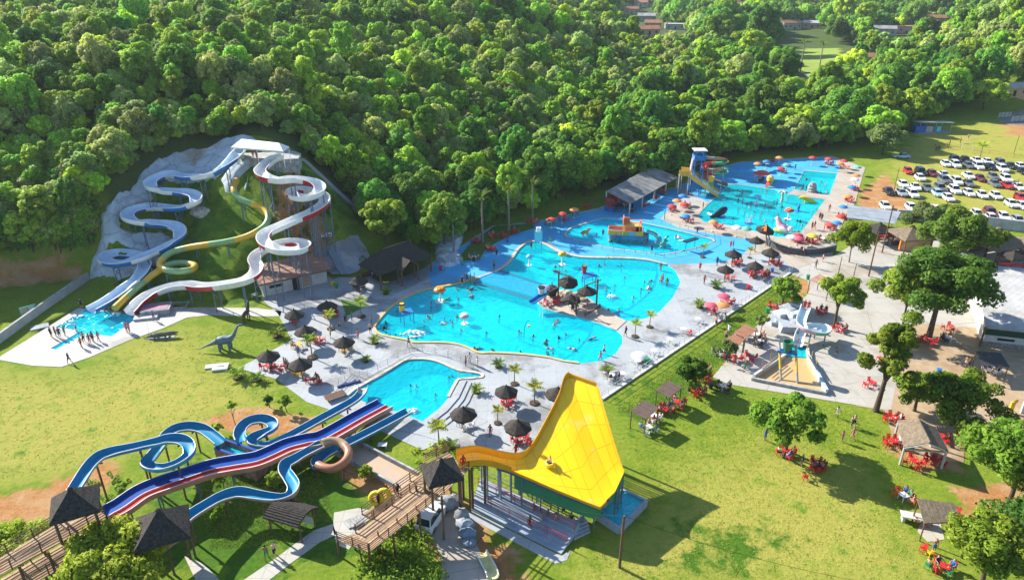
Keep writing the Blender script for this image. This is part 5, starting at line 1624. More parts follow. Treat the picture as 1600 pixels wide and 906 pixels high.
# --- far pavilion with the grey sloping roof
def far_pavilion():
 FL,FR,BR,BL = P(985,319,2.7),P(1060,277,2.7),P(1019,260,4.4),P(947,299,4.4)
 base = (FL + FR + BR + BL) / 4; base.z = 0
 t = thing('grey_pavilion','long open pavilion with a grey sloping sheet roof beside the forest','pavilion',base)
 n = 12
 for i in range(n):
  f0,f1 = i / n + .003,(i + 1) / n - .003
  for j in range(3):
   g0,g1 = j / 3,(j + 1.06) / 3
   q = [FL.lerp(FR,f0).lerp(BL.lerp(BR,f0),g0),FL.lerp(FR,f1).lerp(BL.lerp(BR,f1),g0),FL.lerp(FR,f1).lerp(BL.lerp(BR,f1),min(1,g1)),FL.lerp(FR,f0).lerp(BL.lerp(BR,f0),min(1,g1))]
   up = Vector((0,0,.05 * (2 - j) / 2 + .01 * (i % 2)))
   MB().add([p + up for p in q] + [p + up - UZ(.05) for p in q],[(0,1,2,3),(7,6,5,4),(0,4,5,1),(1,5,6,2),(2,6,7,3),(3,7,4,0)]).build('roof_sheet',M_FIBRE,t,world=True)
 for i in range(5):
  p = FL.lerp(FR,i / 4 * .98 + .01).lerp(BL.lerp(BR,i / 4),.04); q = BL.lerp(BR,i / 4 * .98 + .01)
  for r in (p,q): MB().tube([(r.x,r.y,-.1),(r.x,r.y,r.z)],.16,7).build('post',M_WALL,t,world=True)
 a,b = BL,BR
 MB().beam((a.x,a.y,1.6),(b.x,b.y,1.6),.15,3.2).build('back_wall',mat('red_wall',(.32,.05,.04),rough=.8,var=.2),t,world=True)
 c = BL.lerp(FL,.35)
 MB().beam((a.x,a.y,1.5),(c.x,c.y,1.5),.16,3.0).build('side_wall',mat('red_wall',(.32,.05,.04)),t,world=True)
 MB().beam((a.x - .1,a.y,.5),(c.x - .1,c.y,.5),.22,1.0).build('dado',M_BLUEM,t,world=True)
far_pavilion()
# --- flat sheet shelters on posts
def shelter(name,label,corners,zs,m,nseg=5,posts=True,cat='shelter',group=None,mseg='roof_sheet',ribs=1,pm=None,th=.06):
 c = [P(q[0],q[1],z) for q,z in zip(corners,zs)]
 base = sum(c,Vector()) / 4; base.z = hz(base.x,base.y)
 t = thing(name,label,cat,base,0,group)
 a,b,d,e = c
 for i in range(nseg):
  f0,f1 = i / nseg + .004,(i + 1) / nseg - .004
  q = [a.lerp(b,f0),a.lerp(b,f1),e.lerp(d,f1),e.lerp(d,f0)]
  up = Vector((0,0,.012 * (i % 2)))
  MB().add([p + up for p in q] + [p + up - UZ(th) for p in q],[(0,1,2,3),(7,6,5,4),(0,4,5,1),(1,5,6,2),(2,6,7,3),(3,7,4,0)]).build(mseg,m,t,world=True)
 if posts:
  for p in c:
   q = p.lerp(sum(c,Vector()) / 4,.08)
   MB().tube([(q.x,q.y,hz(q.x,q.y) - .2),(q.x,q.y,p.z - .04)],.07,6).build('post',pm or M_LOG,t,world=True)
 return t
GS_ = 'brown picnic shelters along the green strip'
shelter('picnic_shelter','terracotta picnic shelter roof nearest the yellow umbrella on the plaza edge',[(1146,520),(1164,506),(1183,515),(1165,528)],[2.5,2.7,2.7,2.5],M_ROOFB,4,group=GS_)
shelter('picnic_shelter','terracotta picnic shelter roof touching the one above it beside the plaza',[(1134,529),(1147,521.5),(1164,530),(1152,541)],[2.4,2.5,2.5,2.4],M_ROOFB,4,group=GS_)
shelter('picnic_shelter','terracotta picnic shelter roof standing alone behind the round green tree',[(1082,567),(1092,560),(1113,572),(1093,588)],[2.4,2.5,2.5,2.4],M_ROOFB,4,group=GS_)
shelter('picnic_shelter','dark brown picnic shelter in front of the round green tree',[(1025,610),(1044,594),(1066,605),(1046,621)],[2.4,2.6,2.6,2.4],M_ROOFD,5,group=GS_)
shelter('picnic_shelter','dark brown picnic shelter nearest the yellow slide',[(985,642),(1007,625),(1030,637),(1009,655)],[2.4,2.6,2.6,2.4],M_ROOFD,5,group=GS_)
shelter('tile_roof_shelter','small brown tiled roof half hidden by the open tree on the plaza',[(1264,437),(1281,428),(1304,440),(1296,449)],[2.5,2.9,2.9,2.5],M_TILE,6)
shelter('black_shelter','small shelter with a black corrugated roof on the tan court',[(1524,548),(1564,551),(1578,573),(1535,571)],[2.7,2.7,2.4,2.4],M_BLACKSHEET,12)
shelter('straw_shelter','grey straw lean-to above a table near the bottom right trees',[(1433,778),(1492,786),(1504,814),(1444,817)],[2.9,2.9,2.3,2.3],M_STRAW,9,th=.14)
shelter('metal_roof_shed','long shed with a pale grey metal roof between the far deck and the car park',[(1323,340),(1325,320),(1408,331),(1397,350)],[2.8,3.2,3.2,2.8],mat('blue_grey_roof',(.26,.29,.32),var=.12,scale=.5,rough=.6,objvar=.04),4,pm=M_WALL)
def straw_gable(name,label,c8,posts,m):
 L0,L1,R0,R1,E0,E1 = (P(*q) for q in c8)
 base = (L0 + L1 + E0 + E1) / 4; base.z = 0
 t = thing(name,label,'shelter',base)
 def side(a,b,c,d,nm):
  n = 7; mb = MB()
  for k in range(n):
   f0,f1 = k / n,min(1,(k + 1.2) / n)
   up = UZ(.07)
   vs_ = [a.lerp(d,f0) + up,b.lerp(c,f0) + up,b.lerp(c,f1) + up * .4,a.lerp(d,f1) + up * .4,a.lerp(d,f0) - up,b.lerp(c,f0) - up]
   mb.add(vs_,[(0,1,2,3),(4,5,1,0)])
  mb.add([a,b,c,d],[(3,2,1,0)])
  mb.build(nm,m,t,world=True)
 side(L0,L1,R1,R0,'roof_slope'); side(E1,E0,R0,R1,'roof_slope')
 MB().tube([tuple(R0 + UZ(.05)),tuple(R1 + UZ(.05))],.12,6).build('ridge',M_STRAW,t,world=True)
 for a,b in ((L0,R0),(R0,E0)):
  MB().tube([tuple(a - UZ(.1)),tuple(b - UZ(.12))],.08,6).build('rafter',M_WALL,t,world=True)
 MB().beam(tuple(L0 - UZ(.15)),tuple(E0 - UZ(.15)),.18,.2).build('tie_beam',M_WALL,t,world=True)
 for p in (L0,L1,E0,E1):
  q = p.lerp(base + UZ(p.z),.06)
  MB().tube([(q.x,q.y,-.2),(q.x,q.y,p.z)],.13,7).build('post',M_WALL,t,world=True)
 return t
straw_gable('straw_shelter','straw roofed gable shelter with pale posts on the right lawn',[(1412,699,2.4),(1402,657,2.4),(1453,692,3.7),(1434,654,3.7),(1482,705,2.4),(1464,670,2.4)],4,M_STRAW)
t = thing('stone_table','pale stone table beside the grey straw lean-to','table',P(1426,815,0),-.3)
MB().box((0,0,.75),(2.4,1.0,.1)).build('table_top',M_WALL,t)
for sx in (-.9,.9): MB().box((sx,0,.35),(.25,.7,.7)).build('leg',M_WALL,t)
# --- restaurant with the corrugated white roof
def big_roof():
 A,B,C_,D_ = P(1541,511,3.2),P(1650,521,3.2),P(1640,404,4.6),P(1519,408,4.6)
 A = P(1536,490,3.4)
 A,B,C_,D_ = P(1540,511,3.1),P(1660,524,3.1),P(1640,423,4.6),P(1521,412,4.6)
 base = (A + B) / 2; base.z = 0
 t = thing('restaurant','long building with a pale corrugated metal roof at the right edge','building',base)
 n = 22
 for i in range(n):
  f0,f1 = i / n,(i + 1) / n
  a,b,c,d = A.lerp(B,f0),A.lerp(B,f1),D_.lerp(C_,f1),D_.lerp(C_,f0)
  mb = MB()
  k = 6; vs_,fs = [],[]
  for j in range(k + 1):
   z = .05 if j % 2 else 0.0
   vs_ += [a.lerp(b,j / k) + UZ(z),d.lerp(c,j / k) + UZ(z)]
  for j in range(k): fs.append((2 * j,2 * j + 2,2 * j + 3,2 * j + 1))
  mb.add(vs_,fs).add([v - UZ(.03) for v in vs_],[tuple(reversed(q)) for q in fs])
  mb.build('roof_sheet',M_SHEET,t,world=True)
 ins = lambda p,f=.06: p.lerp((A + B + C_ + D_) / 4,f)
 a,b = ins(A,.05),ins(B,.05)
 for (z0,z1,m,nm) in ((0,.75,mat('grey_stone_base',(.22,.21,.20),var=.25,scale=3,bump=.5),'stone_base'),(.75,1.75,M_WALL,'counter_wall'),(1.75,2.75,mat('dark_green_shutter',(.012,.05,.03),rough=.5),'serving_hatch'),(2.75,3.05,M_WALL,'lintel')):
  MB().beam((a.x,a.y,(z0 + z1) / 2),(b.x,b.y,(z0 + z1) / 2),.3 if nm != 'serving_hatch' else .2,z1 - z0).build(nm,m,t,world=True)
 MB().beam(tuple(a.lerp(b,.18) + Vector((0,-.24,0)) * 1 + Vector((0,0,1.3 - a.lerp(b,.18).z))),tuple(a.lerp(b,.42) + Vector((0,-.24,0)) + Vector((0,0,1.3 - a.lerp(b,.42).z))),.05,.35).build('menu_board',M_DARK,t,world=True)
 for q,r in ((ins(A),ins(D_)),(ins(D_),ins(C_)),):
  MB().beam((q.x,q.y,1.5),(r.x,r.y,1.5),.25,3.0).build('wall',M_WALL,t,world=True)
 MB().tube([tuple(A),(A.x,A.y,0)],.16,7).build('post',M_LOG,t,world=True)
big_roof()
shelter('red_awning','long red awning behind the pale corrugated roof',[(1560,413),(1562,409),(1650,417),(1648,422)],[4.9,5.2,5.2,4.9],mat('red_awning_sheet',(.42,.04,.04),rough=.6),5,posts=False)
def straw_hut(px,z,half,rise,label,rz=.3,m=None,seed=1):
 c = P(px[0],px[1],z)
 t = thing('straw_hut',label,'straw hut',(c.x,c.y,0),rz)
 o = thatch_mb(half,rise,seed=seed).build('thatch_roof',m or M_STRAW,t); o.location = (0,0,z)
 for sx in (-1,1):
  for sy in (-1,1): MB().tube([(sx * half * .8,sy * half * .8,-.2),(sx * half * .8,sy * half * .8,z + .2)],.13,6).build('post',M_LOG,t)
 MB().box((0,half * .6,.5),(half * 1.3,.2,1.0)).build('counter',M_LOG,t)
straw_hut((1555,377),2.8,4.2,2.6,'large straw roofed hut below the car park wall',.35)
straw_hut((1608,384),2.6,3.0,2.2,'straw roofed hut cut by the right edge below the car park',.2,seed=2)
straw_hut((1424,366),3.0,3.2,1.6,'straw roofed bar with an orange wall behind the plaza trees',.1,seed=3)
straw_hut((1374,358),2.6,2.4,1.3,'black thatched bar roof beside the bright green tree',.2,m=M_THATCH,seed=4)
straw_hut((1583,400),2.4,1.7,1.0,'small black thatched roof behind the red awning',.2,m=M_THATCH,seed=5)
t = thing('orange_wall','pale orange wall with a serving hatch behind the plaza','wall',P(1428,392,0),-.06)
MB().box((0,0,1.1),(5.4,.3,2.2)).build('wall',mat('pale_orange_plaster',(.60,.40,.20),rough=.9),t)
MB().box((0,-.18,2.25),(5.8,.6,.12)).build('shelf',M_ROOFB,t)
for s in (-2.8,2.8): MB().box((s,-.1,1.3),(.3,.4,2.6)).build('pillar',mat('orange_pillar',(.62,.20,.05),rough=.8),t)
wall_thing('boundary_wall','long grey rendered wall along the lower side of the car park',[(1400,343),(1440,345),(1492,349),(1550,356),(1640,368)],2.1,.3,mat('grey_render',(.38,.40,.42),var=.15,scale=.5,rough=.9),M_GREY)
# --- kids splash area with the bent slide
KZ = P(1256,500,0)
rg = random.Random(8)
t = thing('rock_mound','pile of grey and white cut rock beside the kids slide','rock mound',P(1228,505,0))
for i,(a,b,s,z) in enumerate(((1212,505,2.2,.7),(1222,497,2.3,1.1),(1233,492,2.4,1.6),(1246,490,2.2,2.0),(1221,508,1.8,.8),(1239,500,2.2,1.5),(1230,516,2.5,1.0),(1250,503,1.8,1.4),(1212,496,1.5,.5),(1224,487,1.6,.8),(1241,512,1.7,.9))):
 p = P(a,b,0)
 mb = MB().box((0,0,z / 2),(s,s * .85,z),rg.uniform(-.4,.9))
 mb.v = [(x + rg.uniform(-.22,.22),y + rg.uniform(-.22,.22),z_ + rg.uniform(-.15,.15)) for x,y,z_ in mb.v]
 o = mb.build('rock',[M_STONE,mat('white_painted_rock',(.50,.52,.53),col2=(.30,.33,.36),scale=1.5,rough=.8)][i % 2],t); o.location = p - t.location
M_PINK = paint('pink_gelcoat',(.66,.36,.38)); M_MINT = paint('mint_green_gelcoat',(.10,.42,.22)); M_ICE = paint('ice_blue_gelcoat',(.52,.66,.72))
WK = [(1259,481,3.6),(1256,490),(1252,499),(1250,508,2.9),(1255,515),(1264,520),(1275,523,2.3),(1287,523),(1292,518.5),(1285,514.5,1.8),(1273,513.5),(1262,514),(1253,519,1.35),(1248,529),(1246,543,.4)]
slide('bent_slide','pale kids slide with a pink and green bend standing in the splash pool',keyed(WK),[u_profile(1.25,.55)],2.6,
  lambda i,f: (0,[M_ICE,M_PINK if f < .45 else (M_MINT if f < .72 else M_SWHITE),M_SWHITE]),post=3.0,pair=0,post_mat=M_STEEL,pr=.09)
sp_ = [(1228,541),(1259,544),(1260,558),(1292,614),(1173,591),(1225,557)]
sheet('splash_pad',[(1226,556),(1260,558),(1291,613),(1175,590)],.056,mat('ochre_wet_floor',(.56,.33,.11),col2=(.46,.33,.19),scale=.8,rough=.3,spec=.5),skirt=0)
w = [tuple(P(a,b,.06).xy) for a,b in ((1229,541),(1259,543.5),(1260,559),(1226,557))]
tag(MB().prism(w,.06,.07).build('splash_pool_floor',F_FAR),kind='structure'); tag(MB().prism(w,.17,.18).build('splash_pool_water',W_MAIN),kind='structure')
t = thing('splash_wall','low blue and white walls fanning out round the ochre splash pad','wall',P(1230,580,0))
for a,b,h,m in (((1229,540),(1226,556),.6,M_WALL),((1226,556),(1178,588),.7,M_WALL),((1261,543),(1263,557),.6,M_WALL),((1263,557),(1292,612),.7,mat('pale_blue_wall',(.40,.50,.62),rough=.7)),((1174,591.5),(1291,614.5),.45,M_GREY),((1229,540),(1260,542.5),.4,M_BLUEM)):
 p,q = P(*a,h / 2),P(*b,h / 2)
 MB().beam(tuple(p),tuple(q),.35,h).build('wall_panel',m,t,world=True)
for a,b,m in (((1190,575),(1215,556),mat('brown_rail',(.36,.20,.08))),((1260,552),(1274,576),mat('yellow_rail',(.70,.50,.05)))):
 for k in range(4):
  p,q = P(*a,.8 + .22 * k),P(*b,.8 + .22 * k)
  MB().tube([tuple(p),tuple(q)],.05,5).build('rail',m,t,world=True)
 for f in (0,.5,1):
  p = P(*a,0).lerp(P(*b,0),f); MB().tube([tuple(p),(p.x,p.y,1.55)],.05,5).build('post',m,t,world=True)
def bucket(parent,c,r,h,m,world=True):
 return MB().lathe([(r * .72,0),(r * .86,h * .5),(r,h),(r * .9,h),(r * .8,h * .75),(r * .2,h * .72)],c,14).build('bucket',m,parent,smooth=40,world=world)
t = thing('tipping_bucket','green tipping bucket on yellow and grey legs over the splash pad','tipping bucket',P(1236,595,0))
pA,pB = P(1220,594,0),P(1246,599,0)
up_ = UZ(4.3)
for p in (pA,pB):
 q = p + Vector((.0,2.6,0))
 MB().tube([tuple(p),tuple(p.lerp(q + up_,.3))],.16,7).build('leg_foot',M_GREY,t,world=True)
 MB().tube([tuple(p.lerp(q + up_,.3)),tuple(p.lerp(q + up_,.68))],.16,7).build('leg',paint('leg_yellow',(.62,.42,.03)),t,world=True)
 MB().tube([tuple(p.lerp(q + up_,.68)),tuple(q + up_)],.16,7).build('leg_head',M_GREY,t,world=True)
a,b = pA + Vector((0,2.2,3.3)),pB + Vector((0,2.2,3.3))
MB().beam(tuple(a - (b - a) * .1),tuple(b + (b - a) * .1),.9,.25).build('crossbeam',M_BLUEM,t,world=True)
bucket(t,tuple((a + b) / 2 + Vector((0,.1,.15))),.72,1.3,paint('bucket_green',(.02,.16,.08)))
# --- long fence of the main deck
def steel_fence(name,label,pts,h=1.05,gap=1.35,m=M_WHITEM,kerb=True,z=.05,rails=2,cat='fence'):
 p = [P(a,b,z) for a,b in pts]
 t = thing(name,label,cat,p[0])
 if kerb:
  for a,b in zip(p,p[1:]):
   MB().beam((a.x,a.y,z - .06),(b.x,b.y,z - .06),.45,.4).build('kerb',M_WALL,t,world=True)
 up = UZ(.12 if kerb else 0)
 railing(t,[q + up for q in p],h,rails,gap,m,m,.03,.035)
 return t
steel_fence('deck_fence','long white steel fence along the front edge of the pool deck',[(940,624),(1000,584),(1100,517),(1170,470),(1238,424)])
steel_fence('pool_railing','curved pale steel railing around the back of the slide pool',[(560,596),(574,587),(590,578),(606,570),(622,560),(640,552),(660,550),(680,552),(700,558),(720,566),(740,574)],.95,1.6,mat('galvanised_rail',(.40,.40,.40),rough=.4),kerb=False,rails=3)
steel_fence('pool_railing','straight steel railing around the ring store at the left of the slide pool',[(520,610),(547,583),(562,588)],.95,1.5,mat('galvanised_rail',(.40,.40,.40)),kerb=False,rails=3)
steel_fence('entry_railing','pair of steel railings over the entry steps of the slide pool',[(716,590),(736,586)],.9,1.2,M_WHITEM,kerb=False,rails=2)
steel_fence('kids_fence','low steel fence around the paddling pool',[(871,365),(880,354),(905,346),(944,336),(985,341),(1020,347),(1062,356),(1116,370),(1117,380),(1104,387),(1072,396),(1038,402),(1010,399),(958,393),(906,382),(882,375),(871,365)],.8,2.2,mat('steel_blue_rail',(.10,.16,.26),rough=.5),kerb=False,z=.06,rails=1)
for k,pts in enumerate(([(722,597),(709,622),(692,642),(668,661),(674,664),(699,645),(717,624),(729,598)],[(729,598),(717,624),(699,645),(674,664),(682,667),(707,648),(725,626),(737,599)],[(737,599),(725,626),(707,648),(682,667),(690,670),(715,651),(733,628),(745,600)])):
 w = [tuple(P(a,b,.05).xy) for a,b in pts]
 tag(MB().prism(w,.04,.40 - .12 * k).build('deck_step',M_DECK),kind='structure')
t = thing('slatted_bench','low railed frame with a dark slatted bench left of the slide pool','bench',P(524,622,0),.65)
for k in range(5): MB().box((0,-.5 + k * .25,.5),(2.6,.2,.06)).build('slat',M_LOG,t)
for sx in (-1.1,1.1):
 for sy in (-.5,.5): MB().box((sx,sy,.25),(.08,.08,.5)).build('leg',M_STEEL,t)
# --- curved black planter wall by the far pool
t = thing('curved_wall','dark curved retaining wall in front of the far deck parasols','wall',P(1255,392,0))
cw = smooth_open([(1198,377),(1215,386),(1240,392.5),(1268,393.5),(1290,391),(1306,387)],3)
for a,b in zip(cw,cw[1:]):
 p,q = P(*a,.6),P(*b,.6)
 MB().beam(tuple(p),tuple(p.lerp(q,.97)),.4,1.2).build('wall_block',mat('dark_stone',(.10,.12,.14),col2=(.05,.06,.075),scale=2,bump=.5),t,world=True)
steel_fence('timber_rail','brown timber rail below the thatched parasols near the far pool',[(1196,386),(1215,394),(1240,401),(1256,402)],.9,1.2,M_LOG,kerb=False,rails=2)
# single trees of the park
def tree(name,label,px,R_,top,base,mi,n,ls,seed,lobes=13,tr=.2,bark=None,nb=5,flat=.8,crown_at=None,rl=(.28,.44),ground_=None,inner=.5):
 g = ground_ or G(*px)
 t = thing(name,label,'tree',g)
 trunk_mb(seed + 900,base + (top - base) * .75,tr,R_ * .95,base,nb).build('trunk',bark or M_BARK,t,smooth=60)
 rl = (rl[0] * .66,rl[1] * .72); lob = crown_lobes(seed,R_,top - base,base,int(lobes * 1.9),rl)
 lob[0] = (0,0,base + (top - base) * .4,R_ * .34)
 o = obj('crown',leaf_mesh('crown',lob,int(n * .8),ls * 1.06,(LEAF if name == 'valley_tree' else LEAFN)[mi],seed,inner=.3,flat=.8),t)
 if crown_at: o.location = crown_at
 return t
tree('round_tree','broad pale green tree at the bottom left below the second hut',(196,930),5.6,6.2,1.0,3,14000,.20,201,lobes=26,rl=(.20,.32))
tree('open_tree','open bright crowned tree standing alone on the right lawn',(1226,710),4.9,6.8,1.8,1,5200,.27,202,lobes=18,rl=(.2,.34),tr=.16)
tree('shade_tree','large spreading tree with a thick trunk on the plaza',(1450,530),7.4,14.0,2.8,2,19000,.27,203,lobes=22,tr=.42,rl=(.22,.36))
tree('shade_tree','slim double trunked tree beside the large spreading tree',(1408,518),5.4,10.4,3.4,1,10000,.24,204,lobes=16,tr=.18,rl=(.22,.36))
tree('leaning_tree','tall dark trunked tree with clumped foliage at the plaza edge',(1368,642),3.3,12.0,2.8,1,9500,.22,205,lobes=16,tr=.34,rl=(.24,.42),nb=6)
tree('shrub_tree','low wide leafy tree in front of the tan court',(1486,664),5.6,6.6,.6,1,11000,.22,206,lobes=18,rl=(.22,.34))
tree('shrub_tree','low leafy tree beside the tall dark trunk',(1428,642),3.2,5.2,.7,1,6000,.20,207,lobes=12)
tree('corner_tree','large spreading tree at the right edge above the pale yard',(1570,805),5.8,10.0,2.4,1,15000,.21,208,lobes=20,tr=.26,rl=(.2,.34))
tree('corner_tree','dense bright green tree at the bottom right corner',(1532,915),5.0,7.0,.8,1,15000,.18,209,lobes=20,tr=.22,rl=(.2,.34))
tree('corner_tree','dark green tree filling the lower right corner',(1612,890),5.0,7.4,.8,2,9000,.2,210,lobes=16)
tree('plaza_tree','bright lime tree with several thin trunks in a paved ring',(1326,410),4.0,7.2,2.2,4,6000,.24,211,lobes=15,tr=.13,bark=M_PALEBARK,nb=7)
tree('plaza_tree','open crowned tree beside the kids slide',(1303,510),3.9,8.2,3.4,1,5200,.24,212,lobes=13,tr=.24,rl=(.24,.38))
tree('plaza_tree','small round tree on the green strip above the kids slide',(1222,482),3.0,5.0,1.3,1,5500,.22,213,lobes=12)
tree('plaza_tree','round green tree between the brown picnic shelters',(1076,610),2.6,4.6,.8,1,5500,.19,214,lobes=12)
tree('park_tree','wide tree in front of the car park beside the straw bar',(1450,392),6.2,8.8,2.4,0,9000,.28,215,lobes=18,rl=(.22,.36))
tree('park_tree','dense dark tree behind the large spreading tree',(1480,430),6.8,12.0,1.8,2,13000,.28,216,lobes=18,rl=(.22,.36))
tree('park_tree','leafy tree between the straw huts and the corrugated roof',(1538,402),3.4,5.6,1.2,1,6000,.26,217,lobes=14)
tree('park_tree','rounded tree at the corner of the parking lawn and the forest',(1378,242),6.0,8.2,.8,0,7000,.34,218,lobes=16)
tree('park_tree','bright tree rising out of the forest edge beside the pavilion',(606,402),5.2,11.5,2.6,3,9000,.30,219,lobes=20,rl=(.22,.36))
tree('fern_tree','thin grey leaved sapling beside the terracotta shelters',(1188,520),1.2,3.0,1.0,0,700,.18,220,lobes=7,tr=.06)
tree('fern_tree','thin sapling in front of the lower terracotta shelters',(1136,566),1.6,3.2,.9,0,900,.18,221,lobes=8,tr=.06)
for i,(px,py,R_,top,mi,lab) in enumerate(((1196,212,11,17,2,'huge dark tree rising in front of the far pool'),(1236,226,8,12,1,'mid green tree below the huge dark tree'),(1130,176,9,12,2,'dark tree left of the huge tree in the valley'),
  (1320,214,11,15,2,'huge dark bamboo like clump behind the parking lawn'),(1365,226,8,11,1,'mid green clump behind the parking lawn corner'),(1290,232,7,10,1,'rounded clump just above the far blue deck'),
  (1420,196,8,12,1,'rounded green tree behind the white roofed stall'),(1472,178,8,12,2,'dark tree behind the white roofed stall, further right'),(1240,236,6,9,0,'olive tree directly above the far parasols'),(1130,246,5,9,1,'green tree behind the spiral slide tower'),
  (1535,172,8,11,1,'green tree left of the white gates'),(1330,120,8,12,3,'yellow green tree right of the far palms'),(1180,108,10,14,1,'broad green tree left of the far palms'),(1395,150,9,13,1,'fresh green tree in the middle of the right valley'),(1270,205,6,10,2,'dark tree between the far field and the blue deck'))):
 tree('valley_tree',lab,(px,py),R_,top,1.2,mi,7000,.55,300 + i,lobes=22,rl=(.2,.34),tr=.35)
# palms and young plants
M_FROND = leaf_material('palm_frond',(.10,.20,.02),(.15,.25,.025),(.20,.27,.04))
M_FRONDY = leaf_material('young_palm_frond',(.24,.34,.02),(.32,.38,.03),(.36,.40,.05))
M_SOIL = mat('planting_soil',(.09,.06,.04),var=.3,scale=4,rough=1)
def fronds(name,n,L_,seed,m,droop=.9,w=.20,up0=.9):
 rg = random.Random(seed); mb = MB()
 for i in range(n):
  a = 2 * PI * i / n + rg.uniform(-.2,.2); el = rg.uniform(.15,1.0) * up0
  seg = 6; pts = []
  x = z = 0.0; e = el + .35
  for k in range(seg + 1):
   pts.append(Vector((math.cos(a) * x,math.sin(a) * x,z)))
   x += L_ / seg * math.cos(e); z += L_ / seg * math.sin(e); e -= droop / seg * (1.0 + .4 * k / seg)
  s = Vector((-math.sin(a),math.cos(a),0))
  for k in range(seg):
   for sg in (-1,1):
    wk = w * math.sin(PI * min(.97,(k + .7) / (seg + .3))) + .02
    p,q = pts[k],pts[k + 1]
    tip = p.lerp(q,.9) + s * sg * wk * 2.0 - UZ(wk * .7)
    mb.add([p,q,tip],[(0,1,2)])
    mid = p.lerp(q,.5)
    mb.add([mid,q.lerp(p,.1),q + (q - p) * .3 + s * sg * wk * 1.7 - UZ(wk * .7)],[(0,1,2)])
 o = mb
 return o
def palm_proto(name,label,h,L_,n,seed,m,r=.09,pot=True,cat='palm'):
 t = thing(name,label,cat)
 if h > .3:
  MB().tube([(0,0,-.1),(.02,.01,h * .5),(0,.04,h)],[r * 1.3,r,r * .8],7).build('trunk',M_PALEBARK,t,smooth=60)
 o = fronds(name,n,L_,seed,m).build('fronds',m,t); o.location = (0,.04 if h > .3 else 0,max(h,.25))
 if pot: MB().lathe([(.55,0),(.55,.14),(.45,.16)],n=10).build('planting_ring',M_SOIL,t)
 return t
PALM = Proto(palm_proto('young_palm','x',2.1,1.15,11,1,M_FRONDY,.07))
BUSHP = Proto(palm_proto('bush_palm','x',.35,1.35,14,2,M_FROND,.1))
for px,py,kind,s,lab in ((1015,511,0,1.0,'young palm standing alone in the middle of the right deck'),(992,526,0,1.05,'young palm beside the person in black on the right deck'),(1098,402,0,1.0,'young palm on the blue deck near the paddling pool corner'),
  (1171,403,0,.8,'young palm in the sand bed beside the thatched parasols'),(517,514,0,1.15,'bright young palm in the centre of the left parasols'),(565,495,0,1.25,'taller young palm beside the lawn triangle'),(488,559,0,1.35,'tall thin young palm in front of the lowest left parasol row'),
  (804,600,0,1.05,'young palm nearest the bend of the main pool'),(835,630,0,1.2,'tall young palm right of the central parasol'),(777.5,661,0,.9,'short young palm between the two big parasol shadows'),(686,697,0,1.25,'tall young palm by the corner of the slide pool steps'),
  (1093,480,1,1.1,'leafy palm bush standing on the open right deck'),(1119,450,1,1.15,'leafy palm bush beside the red parasols'),(948,583,1,1.0,'palm bush near the white umbrella on the deck'),(603,459,1,.95,'palm bush at the corner of the dark timber floor'),
  (586,536,1,1.0,'palm bush beside the left end of the main pool'),(572,565,1,.75,'small palm bush inside a parasol shadow'),(433,526,1,1.25,'palm bush on the lawn tip left of the parasols'),(402,594,1,1.0,'palm bush at the lower left edge of the deck'),
  (372,590,1,1.3,'palm bush beside the white hatch slab'),(779,573,1,.95,'palm bush right of the slide pool entry'),(745,613,1,.95,'palm bush beside the deck steps of the slide pool'),(705,699,1,.9,'palm bush on the grass near the start hut'),(880,620,1,.6,'small palm bush behind the yellow end wall'),
  (1530,250,0,1.9,'lone palm on the parking lawn by the fence')):
 g = P(px,py,.05); (BUSHP if kind else PALM).at(g,rnd.uniform(0,6),lab,'young palms of the park',s * .95)
TALL = Proto(palm_proto('tall_palm','x',9.0,2.6,16,5,M_FROND,.2,pot=False))
for px,py,s,lab in ((709.5,400,.72,'royal palm leaning over the rock cascade'),(754,379,1.0,'pale trunked royal palm at the forest edge behind the lawn patch'),(795,364,1.0,'royal palm at the forest edge right of the pale trunked one'),(832,346,.9,'royal palm beside the shaded bucket board'),
  (1250,113,1.5,'left of the two far palms beside the field'),(1279,113,1.4,'right of the two far palms beside the field'),(1040,66,1.2,'far palm standing beside the distant houses'),(1560,120,1.0,'thin palm on the slope above the white gates')):
 TALL.at(G(px,py),rnd.uniform(0,6),lab,'tall palms',s)
for i,(px,py,R_,top,mi,lab) in enumerate(((448,644,.9,2.4,3,'small bright sapling on the lawn by the deck edge'),(350,765,1.1,2.6,3,'yellow green sapling under the racing slide'),(432,770,1.2,2.6,3,'yellow green sapling beside the curve of the azure slide'),(342,815,1.2,1.9,4,'low lime bush below the azure slide'),
  (340,680,.9,1.6,3,'lime shrub beside the concrete basin'),(598,888,1.0,1.8,4,'low lime bush under the plank walkway'),(570,750,1.2,1.6,3,'shrub left of the concrete chute'),(421,636,.7,1.7,1,'small bush with red flowers on the lawn'))):
 tree('sapling',lab,(px,py),R_,top,.3,mi,900,.13,400 + i,lobes=9,tr=.05)
tree('sapling','thin bare stemmed sapling on the sandy patch',(369,668),.7,3.6,2.6,3,300,.16,420,lobes=6,tr=.05)
def cover(name,px,n,size,h,mi,seed):
 w = arr2([G(*q).xy for q in px]); rs = np.random.RandomState(seed)
 lo,hi = w.min(0),w.max(0); pts = []
 while len(pts) < n:
  q = rs.uniform(lo,hi,(n,2)); ins = inside_np(q[:,0],q[:,1],w); pts += q[ins].tolist()
 lob = [(x,y,hz(x,y) + h * rs.uniform(.1,.5),rs.uniform(.35,1.0) * h) for x,y in pts[:n]]
 return tag(obj(name,leaf_mesh(name,lob,n * 40,size,LEAFN[mi],seed)),kind='stuff')
cover('undergrowth',[(-40,826),(80,812),(100,800),(60,850),(-40,900)],60,.16,.8,3,1)
cover('undergrowth',[(610,812),(655,815),(690,906),(640,920),(560,915),(560,880)],110,.15,1.0,1,2)
